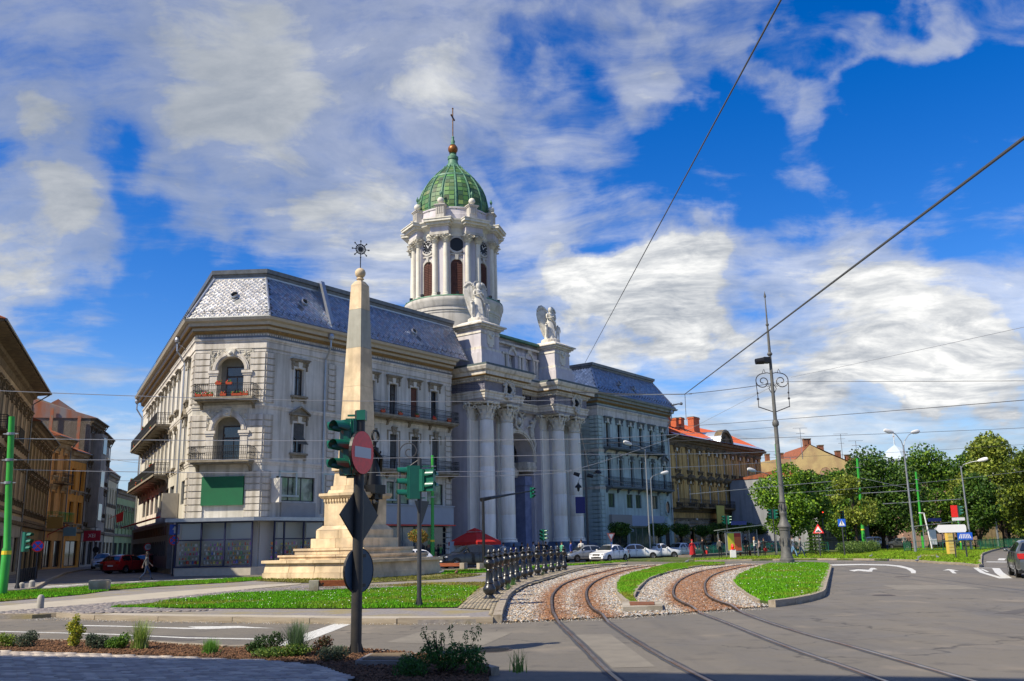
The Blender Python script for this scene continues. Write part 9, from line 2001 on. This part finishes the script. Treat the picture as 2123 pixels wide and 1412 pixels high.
# ================================================================ houses of the side street
TR2=mat('tile_brown_red',(.30,.09,.04),.9,c2=(.16,.06,.03),scale=2,bump=.5,bscale=15)
SHT2=mat('roof_sheet_rust',(.22,.20,.19),.6,metal=.2,c2=(.30,.10,.04),scale=.8,stretch=(1,1,.3))
_kw={}
def house(lab,a,b,zt,wm,trim,rows,nw,cat='house',depth=12,roofm=None,roofh=2.5,over=.6,ww=.85,hood='flat',shop=None,glass=GLS,name='street_house',cor=True,fr=WDK):
    """front runs a -> b (outward on the right of travel); rows = [(sill z, height), ...]"""
    L=math.hypot(b[0]-a[0],b[1]-a[1]); hd=math.degrees(math.atan2(b[0]-a[0],b[1]-a[1])); t=thing(name,lab,cat,frame(a[0],a[1],hd))
    xs=[L*(i+.5)/nw for i in range(nw)]; hl=[(x-ww/2,x+ww/2,z,z+h) for x in xs for z,h in rows]
    if shop: hl+=[(L*(i+.14)/shop,L*(i+.86)/shop,.3,3.0) for i in range(shop)]
    w=MB(); w.wall(0,L,0,zt,hl,0,.22); w.quad((0,0,0),(0,0,zt),(0,depth,zt),(0,depth,0)); w.quad((L,0,0),(L,depth,0),(L,depth,zt),(L,0,zt)); w.build('wall',wm,t)
    w=MB(); w.box(.2,L-.2,.9,depth,.1,zt-.1); w.build('inner_block',MATS['interior_dark'],t)
    for z,h in rows:
        k=(ww,round(h,2),hood,wm.name,glass.name)
        if k not in _kw: _kw[k]=win_parts(ww,h,hood,wm,trim,glass,fr)
        for x in xs: place_window(t,I4(),x,z,_kw[k],no=('keystone',))
    if shop:
        for i in range(shop): big_window(t,I4(),L*(i+.14)/shop,L*(i+.86)/shop,.3,3.0,2,GLS,fr,.2)
    b_=MB()
    if cor: b_.sweep([(0,zt-1.0),(.08,zt-.9),(.12,zt-.5),(.35,zt-.4),(.4,zt-.15),(over,zt-.05),(over,zt+.08),(0,zt+.1)],[(0,.02),(L,.02)])
    for z,h in rows[1:]: b_.sweep([(0,z-1.1),(.1,z-1.05),(.12,z-.85),(0,z-.8)],[(0,0),(L,0)])
    b_.sweep([(0,3.9),(.2,3.95),(.25,4.2),(0,4.3)],[(0,0),(L,0)]); b_.build('cornice',trim,t)
    r=MB(); o=over+.05; r.add([(-.1,-o,zt+.08),(L+.1,-o,zt+.08),(L+.1,depth*.45,zt+roofh),(-.1,depth*.45,zt+roofh),(-.1,depth,zt),(L+.1,depth,zt)],[(0,1,2,3),(3,2,5,4),(0,3,4),(1,5,2)]); r.build('roof',roofm or TR2,t)
    n=int(L/.45); r=MB(); 
    for i in range(n): x=L*i/n; r.tube([(x,-o,zt+.1),(x,depth*.45,zt+roofh+.02)],.05,4,cap=False)
    if n and name!='rear_house': r.build('roof_tiles',roofm or TR2,t,kind='stuff')
    g=MB(); g.tube([(0,-o-.05,zt+.05),(L,-o-.05,zt+.05)],.08,6); g.tube([(L-.15,-o,zt),(L-.15,-.12,zt-.9),(L-.15,-.12,.2)],.06,6); g.build('gutter',ZND,t)
    return t,L
BRN=mat('plaster_brown',(.42,.31,.19),.95,c2=(.30,.22,.13),scale=1.2,streak=.6,bump=.3,c3=(.5,.4,.25)); BR2=mat('plaster_dark_brown',(.34,.24,.11),.95,c2=(.22,.16,.08),scale=1.5,streak=.6); ORP=mat('plaster_orange',(.85,.38,.06),.9,c2=(.75,.32,.05),scale=1,streak=.4); ORD=mat('plaster_dull_orange',(.70,.38,.13),.9,c2=(.55,.3,.12),scale=1,streak=.5)
GYP=mat('plaster_grey_beige',(.46,.40,.32),.95,c2=(.34,.30,.24),scale=1,streak=.5); CRY=mat('plaster_cream_yellow',(.75,.65,.40),.9,c2=(.62,.54,.34),scale=1,streak=.4); GNP=mat('plaster_green',(.42,.54,.26),.9,c2=(.34,.44,.2),scale=1,streak=.4)
YWG=mat('plaster_yellow_gable',(.62,.46,.20),.95,c2=(.52,.38,.17),scale=.6,bump=.3,c3=(.40,.25,.14),s3=.3); PKP=mat('plaster_pink',(.42,.28,.22),.9,c2=(.34,.22,.18),scale=.6); GRP2=mat('plaster_grey',(.30,.31,.33),.9,c2=(.22,.23,.25),scale=.6,streak=.5)
l1,L=house('leftmost tall brown house with overhanging eaves at the left edge',(-30.5,50),(-40.75,75.6),14.9,BRN,SOOD,[(10.1,2.4),(5.9,2.3)],11,over=1.3,shop=7,roofm=mat('tile_orange',(.42,.13,.05),.85,c2=(.28,.08,.035),scale=3),hood='flat',depth=14,roofh=2.9)
b=MB(); b.wall(0,L,.05,4.6,[(L*(i+.14)/7,L*(i+.86)/7,.3,3.0) for i in range(7)],-.08,.08); b.build('ground_floor_facing',mat('plaster_ground_grey',(.40,.38,.33),.9,c2=(.3,.28,.25),scale=1,streak=.4),l1)
for x in (8,14.5): 
    bal=obj('balcony',MB().box(0,2.6,-.9,0,-.12,0).mesh('balcony_slab',SOOD),l1,T(x,0,9.6)); obj('railing',rail_mesh(2.6,.9,.9,.2,fancy=False),bal)
house('dark brown house with ornate frieze second from the left',(-40.9,76.0),(-47.9,93.4),12.6,BR2,SOOD,[(8.9,2.2),(5.4,2.2)],7,over=.7,shop=5)
l3,L=house('dull orange house with a small balcony in the side street',(-48.1,93.9),(-48.6,98.9),13.6,ORD,BRN,[(9.7,2.3),(5.6,2.4)],2,over=.7,shop=2); bal=obj('balcony',MB().box(0,2.6,-1.1,0,-.14,0).mesh('balcony_slab',SOOD),l3,T(1.2,0,8.9)); obj('railing',rail_mesh(2.6,.95,1.1,.2,fancy=False),bal); bal=obj('balcony',MB().box(0,4.4,-1.1,0,-.14,0).mesh('balcony_slab',SOOD),l3,T(.3,0,4.9)); obj('railing',rail_mesh(4.4,.95,1.1,.25,m=GPN,fancy=False),bal)
house('bright orange house in the side street',(-48.65,99.2),(-49.2,104.2),12.6,ORP,BRN,[(8.5,2.3),(4.9,2.3)],2,over=.5,hood='none',ww=1.2,shop=1)
d,L=house('tall grey house with oriels and a patterned gable wall',(-49.6,105.2),(-51.4,112.4),17.0,GYP,SOOD,[(13.1,2.4),(9.1,2.4),(5.2,2.4)],3,over=.6,roofm=SHT2,shop=2,depth=20,roofh=3.0)
b=MB(); b.plate([(0,0),(0,17.2),(11,21.2),(22,17.5),(22,0)],-.3,0,M=T(0,0,0)@RZ(math.pi/2)@Matrix.Diagonal((1,1,1,1))); b.build('gable_wall',mat('gable_render',(.27,.22,.17),.95,c2=(.21,.17,.13),scale=.7),d)
b=MB(RZ(math.pi/2))
for k in range(7): x=1+k*3; b.box(x,x+.35,.3,.4,12.5,17+min(x,22-x)*.3); b.box(x+.3,x+1.6,.3,.39,12.2,12.5)
b.box(.3,9,.3,.38,7.5,10.5); b.build('brick_strip',mat('brick_flaking',(.42,.12,.05),.9,c2=(.24,.18,.13),scale=2),d)
b=MB(); b.box(2.0,5.0,-1.1,-.02,4.6,15.5); b.box(2.3,4.7,-1.14,-1.1,5.5,7.5); b.build('oriel',GYP,d); b=MB()
for z in (5.4,9.3,13.2): b.box(2.5,4.5,-1.16,-1.1,z,z+1.9)
b.build('oriel_window',GLS,d)
e,L=house('grey brown house with a sheet metal mansard in the side street',(-51.6,112.8),(-54.2,121.),16.2,GYP,SOOD,[(10.6,2.2),(6.6,2.3)],3,over=.5,roofm=SHT2,roofh=4.2,shop=2)
f,L=house('cream house with a steep gable and a flag in the side street',(-54.4,121.4),(-57.2,131.),12.2,CRY,PLD,[(8.2,2.0),(4.9,1.8)],4,over=.3,hood='none',shop=3,roofh=4.6,roofm=SHT2)
b=MB(); b.tube([(5,0,6.2),(5,-1.8,7.2)],.03,5); b.add([(5,-.8,6.7),(5,-1.75,7.15),(5.1,-1.7,5.9),(5.1,-.9,5.6)],[(0,1,2,3)]); o=b.build('flag',RED); o.matrix_world=f.matrix_world.copy(); tag(o,'small red flag on a pole on the cream house','flag')
g,L=house('green house with pilasters at the end of the side street',(-57.4,131.5),(-62.6,154.),10.4,GNP,PLD,[(5.6,2.1)],8,over=.5,hood='flat',shop=6,roofm=SHT2,roofh=1.5)
for i in range(9): b=MB(); b.box(L*i/8-.2,L*i/8+.2,-.15,0,4.2,8.3); b.build('pilaster',GNP,g)
house('low red roofed house closing the side street',(-62.7,155.),(-60.,190.),6.5,CRY,PLD,[(4.0,1.5)],8,over=.4,hood='none')
t=thing('domed_hall','distant hall with a pale ribbed dome behind the palace','hall',T(-57.6,150,0)); b=MB(); b.box(-5,5,-4,4,0,7.2); b.build('wall',GRP2,t); b=MB(); b.lathe([(3.6,7.2),(3.5,8.2),(2.9,9.4),(1.8,10.3),(.3,10.7)],20); b.build('dome',mat('dome_beige',(.38,.34,.28),.8,c2=(.3,.27,.22),scale=2),t,smooth=True)
def shop_sign(x,y,z,w,h,m,lab,txt=None,tm=None,rot=0):
    t=thing('shop_sign',lab,'sign',T(x,y,z)@RZ(R(rot))); b=MB(); b.box(-w/2,w/2,-.06,.06,0,h); b.build('board',m,t); b=MB(); b.tube([(-w/2,0,h*.8),(-w/2-.8,.2,h*.8)],.025,4); b.build('arm',BLK,t)
    if txt: obj('lettering',text_mesh('lettering',txt,h*.5,tm,.004),t,T(0,-.07,h/2)@XR)
shop_sign(-45.6,91.,4.1,1.5,1.1,mat('sign_ochre',(.45,.3,.08),.6),'ochre shop sign hanging over the left pavement'); shop_sign(-45.5,99.,2.9,1.8,1.1,mat('sign_crimson',(.4,.02,.05),.6),'crimson shop sign with letters over the left pavement','XEI',SWH); shop_sign(-46.,95.,3.4,1.3,.9,mat('sign_teal',(.2,.35,.4),.6),'pale teal shop sign over the left pavement')
t=thing('awning','dark red awning over a shop on the left pavement','awning',T(-44.9,92.5,3.2)@RZ(R(-65))); b=MB(); b.add([(0,0,1.2),(3,0,1.2),(3,-1.8,.3),(0,-1.8,.3),(3,-1.8,0),(0,-1.8,0)],[(0,1,2,3),(3,2,4,5)]); b.build('cloth',AWN,t)
for i in range(9):
    x=-26.6-i*.42; y=51.5+i*1.05; b=MB(); b.box(-.05,.05,-.4,.4,0,.75); o=b.build('pavement_barrier',BLK); o.matrix_world=T(x-1.,y,.12)@RZ(R(22)); tag(o,('nearest','second','third','fourth','fifth','sixth','seventh','eighth','farthest')[i]+' low black barrier of the row on the left pavement','barrier','black barriers on the left pavement')
# ================================================================ town behind the park
def block(name,lab,cat,x,y,poly,depth,m,extra=None):
    t=thing(name,lab,cat,T(x,y,0)); b=MB(); b.plate(poly,0,depth); b.build('wall',m,t); return t
t=block('gabled_house','yellow house with a tall bare gable wall and brick chimneys behind the trees','house',49.,150,[(-9,0),(-9,14.0),(-5.2,14.6),(-2.5,14.4),(0,16.8),(2.6,15.4),(7.5,13.2),(7.5,0)],14,YWG)
b=MB(); b.add([(-2.5,0,14.5),(0,0,16.9),(0,14,16.9),(-2.5,14,14.5),(7.8,0,13.2),(7.8,14,13.2)],[(1,0,3,2),(1,2,5,4)]); b.build('roof',TR2,t)
for x,z,h,w in ((.0,16.4,1.4,1.1),(2.2,15.2,1.5,.8),(5.0,14.0,1.7,.7),(6.6,13.6,1.4,.7),(-6.8,14.3,1.1,.6),(-4.5,14.3,1.2,.6),(7.6,13.2,1.2,.5)): b=MB(); b.box(x-w/2,x+w/2,1,2,z,z+h); c=b.build('chimney',mat('brick_dark',(.26,.10,.05),.9,c2=(.16,.07,.04),scale=3),t); b=MB(); b.box(x-w/2-.07,x+w/2+.07,.93,2.07,z+h,z+h+.15); b.build('chimney_cap',SOOD,c)
b=MB(); b.lathe([(.001,0),(1.3,0),(1.3,.03)],9,M=T(2.2,-.01,11.8)@XR,sx=.8,cap=False); b.lathe([(.001,0),(1.8,0),(1.8,.03)],9,M=T(5.5,-.01,9.8)@XR,sy=.5,cap=False); b.build('bare_brick_patch',mat('patch_brick',(.36,.2,.12),.95,c2=(.5,.36,.2),scale=3),t,kind='stuff')
def antenna(x,y,z0,z1,lab):
    t=thing('antenna',lab,'antenna',T(x,y,z0)); b=MB(); b.tube([(0,0,0),(0,0,z1-z0)],.05,5); b.build('mast',GAL,t)
    for k,w in ((1,1.2),(.82,.7),(.66,.5)): b=MB(); b.tube([(-w,0,(z1-z0)*k),(w,0,(z1-z0)*k)],.03,4); b.build('crossbar',GAL,t)
antenna(47.6,150,14.5,19.6,'leftmost roof antenna above the yellow gable'); antenna(54.6,151,14,18.6,'middle roof antenna right of the brick chimneys'); antenna(57.,151,13,17.4,'rightmost thin roof antenna beyond the chimneys'); antenna(45.,148,8,14.6,'small antenna left of the yellow gable')
t=block('row_house','low house with a brown roof in front of the yellow gable','house',44.5,140,[(-2,0),(-2,9.8),(0,10.2),(9,9.0),(9,0)],8,GRP2); b=MB(); b.add([(-2.2,-.4,9.0),(9.2,-.4,8.2),(9,4,11.2),(-2,4,11.6)],[(0,1,2,3)]); b.build('roof',TR2,t)
for x,z in ((-1.2,10.4),(2.6,10.0),(3.8,10.0)): b=MB(); b.box(x-.35,x+.35,1,1.8,z-1,z+1); b.build('chimney',MATS['brick_dark'],t)
b=MB(); b.lathe([(.001,0),(.8,0),(.85,.15)],16,M=T(1.3,-3,9.8)@XR,cap=False); o=b.build('satellite_dish',SWH,t)
house('grey classical house behind the spruce, half hidden by trees',(39.8,121),(50,135),9.8,GRP2,HDB,[(6.2,2.2),(2.4,2.2)],6,hood='pediment',roofh=1)
t=block('red_roof_house','house with a bright red roof edge right of the ochre house','house',38.4,142,[(-4,0),(-4,11.6),(3.5,10.4),(3.5,0)],8,PKP); b=MB(); b.add([(-4.2,-.3,9.4),(3.8,-.3,9.0),(3.8,3,11.4),(-4.2,3,12.2)],[(0,1,2,3)]); b.build('roof',ORG,t)
for x in (-2.9,-.9,1.1,2.8):
    for z in (1.4,4.2,7.0): b=MB(); b.box(x-.4,x+.4,-.06,.0,z,z+1.7); w=b.build('window',SWH,t); b=MB(); b.box(x-.32,x+.32,-.08,-.06,z+.08,z+1.62); b.build('pane',GLS,w)
t=block('pink_house','pink house with a stepped gable behind the bus shelter','house',66,146,[(-5,0),(-5,7.5),(-2,9.8),(-1,9.8),(0,11),(1,9.8),(2,9.4),(7,6.5),(7,0)],10,PKP)
for x in (-2,2,5): b=MB(); b.box(x-.5,x+.5,-.05,0,2.5,5); b.build('window',GLS,t)
t=thing('church_spire','white distant spire with a cross above the park trees','spire',T(84,200,0)); b=MB(); b.lathe([(3.0,0),(3.0,17.6),(3.4,17.8),(3.5,18.2)],8); b.build('tower',mat('spire_white',(.42,.5,.56),.7),t); b=MB(); b.lathe([(3.4,18.2),(2.2,19.9),(1.3,20.6),(.2,21.3),(.1,22.6)],8); b.build('roof',MATS['spire_white'],t); b=MB(); b.box(-.08,.08,-.1,.1,22.5,24); b.box(-.4,.4,-.1,.1,23.2,23.4); b.build('cross',WHT,t)
t=block('white_block','pale block showing through the trees right of the narrow tree','house',104,190,[(-6,0),(-6,17),(6,17),(6,0)],8,mat('block_white',(.5,.5,.52),.8))
for i in range(4):
    for k in range(3): b=MB(); b.box(-5+i*2.7,-3.6+i*2.7,-.05,0,10+k*3.2,11.8+k*3.2); b.build('window',GLS,t)
house('long low terrace closing the park far behind the trees',(58,176),(150,190),9.,BR2,SOOD,[(5.8,1.8)],16,hood='none',roofh=3)
# ================================================================ house behind the viewer, whose shade falls on the foreground
e1=Vector((-33.0,8.6)); e2=Vector((-7.8,2.0))
house('plain four storey house behind the viewer',(e2.x,e2.y),(e1.x,e1.y),17.2,GYP,PLD,[(5.2,2),(8.6,2),(12,2)],7,hood='none',over=.25,roofh=.3,shop=4,depth=13,roofm=TR2,cor=False,name='rear_house')
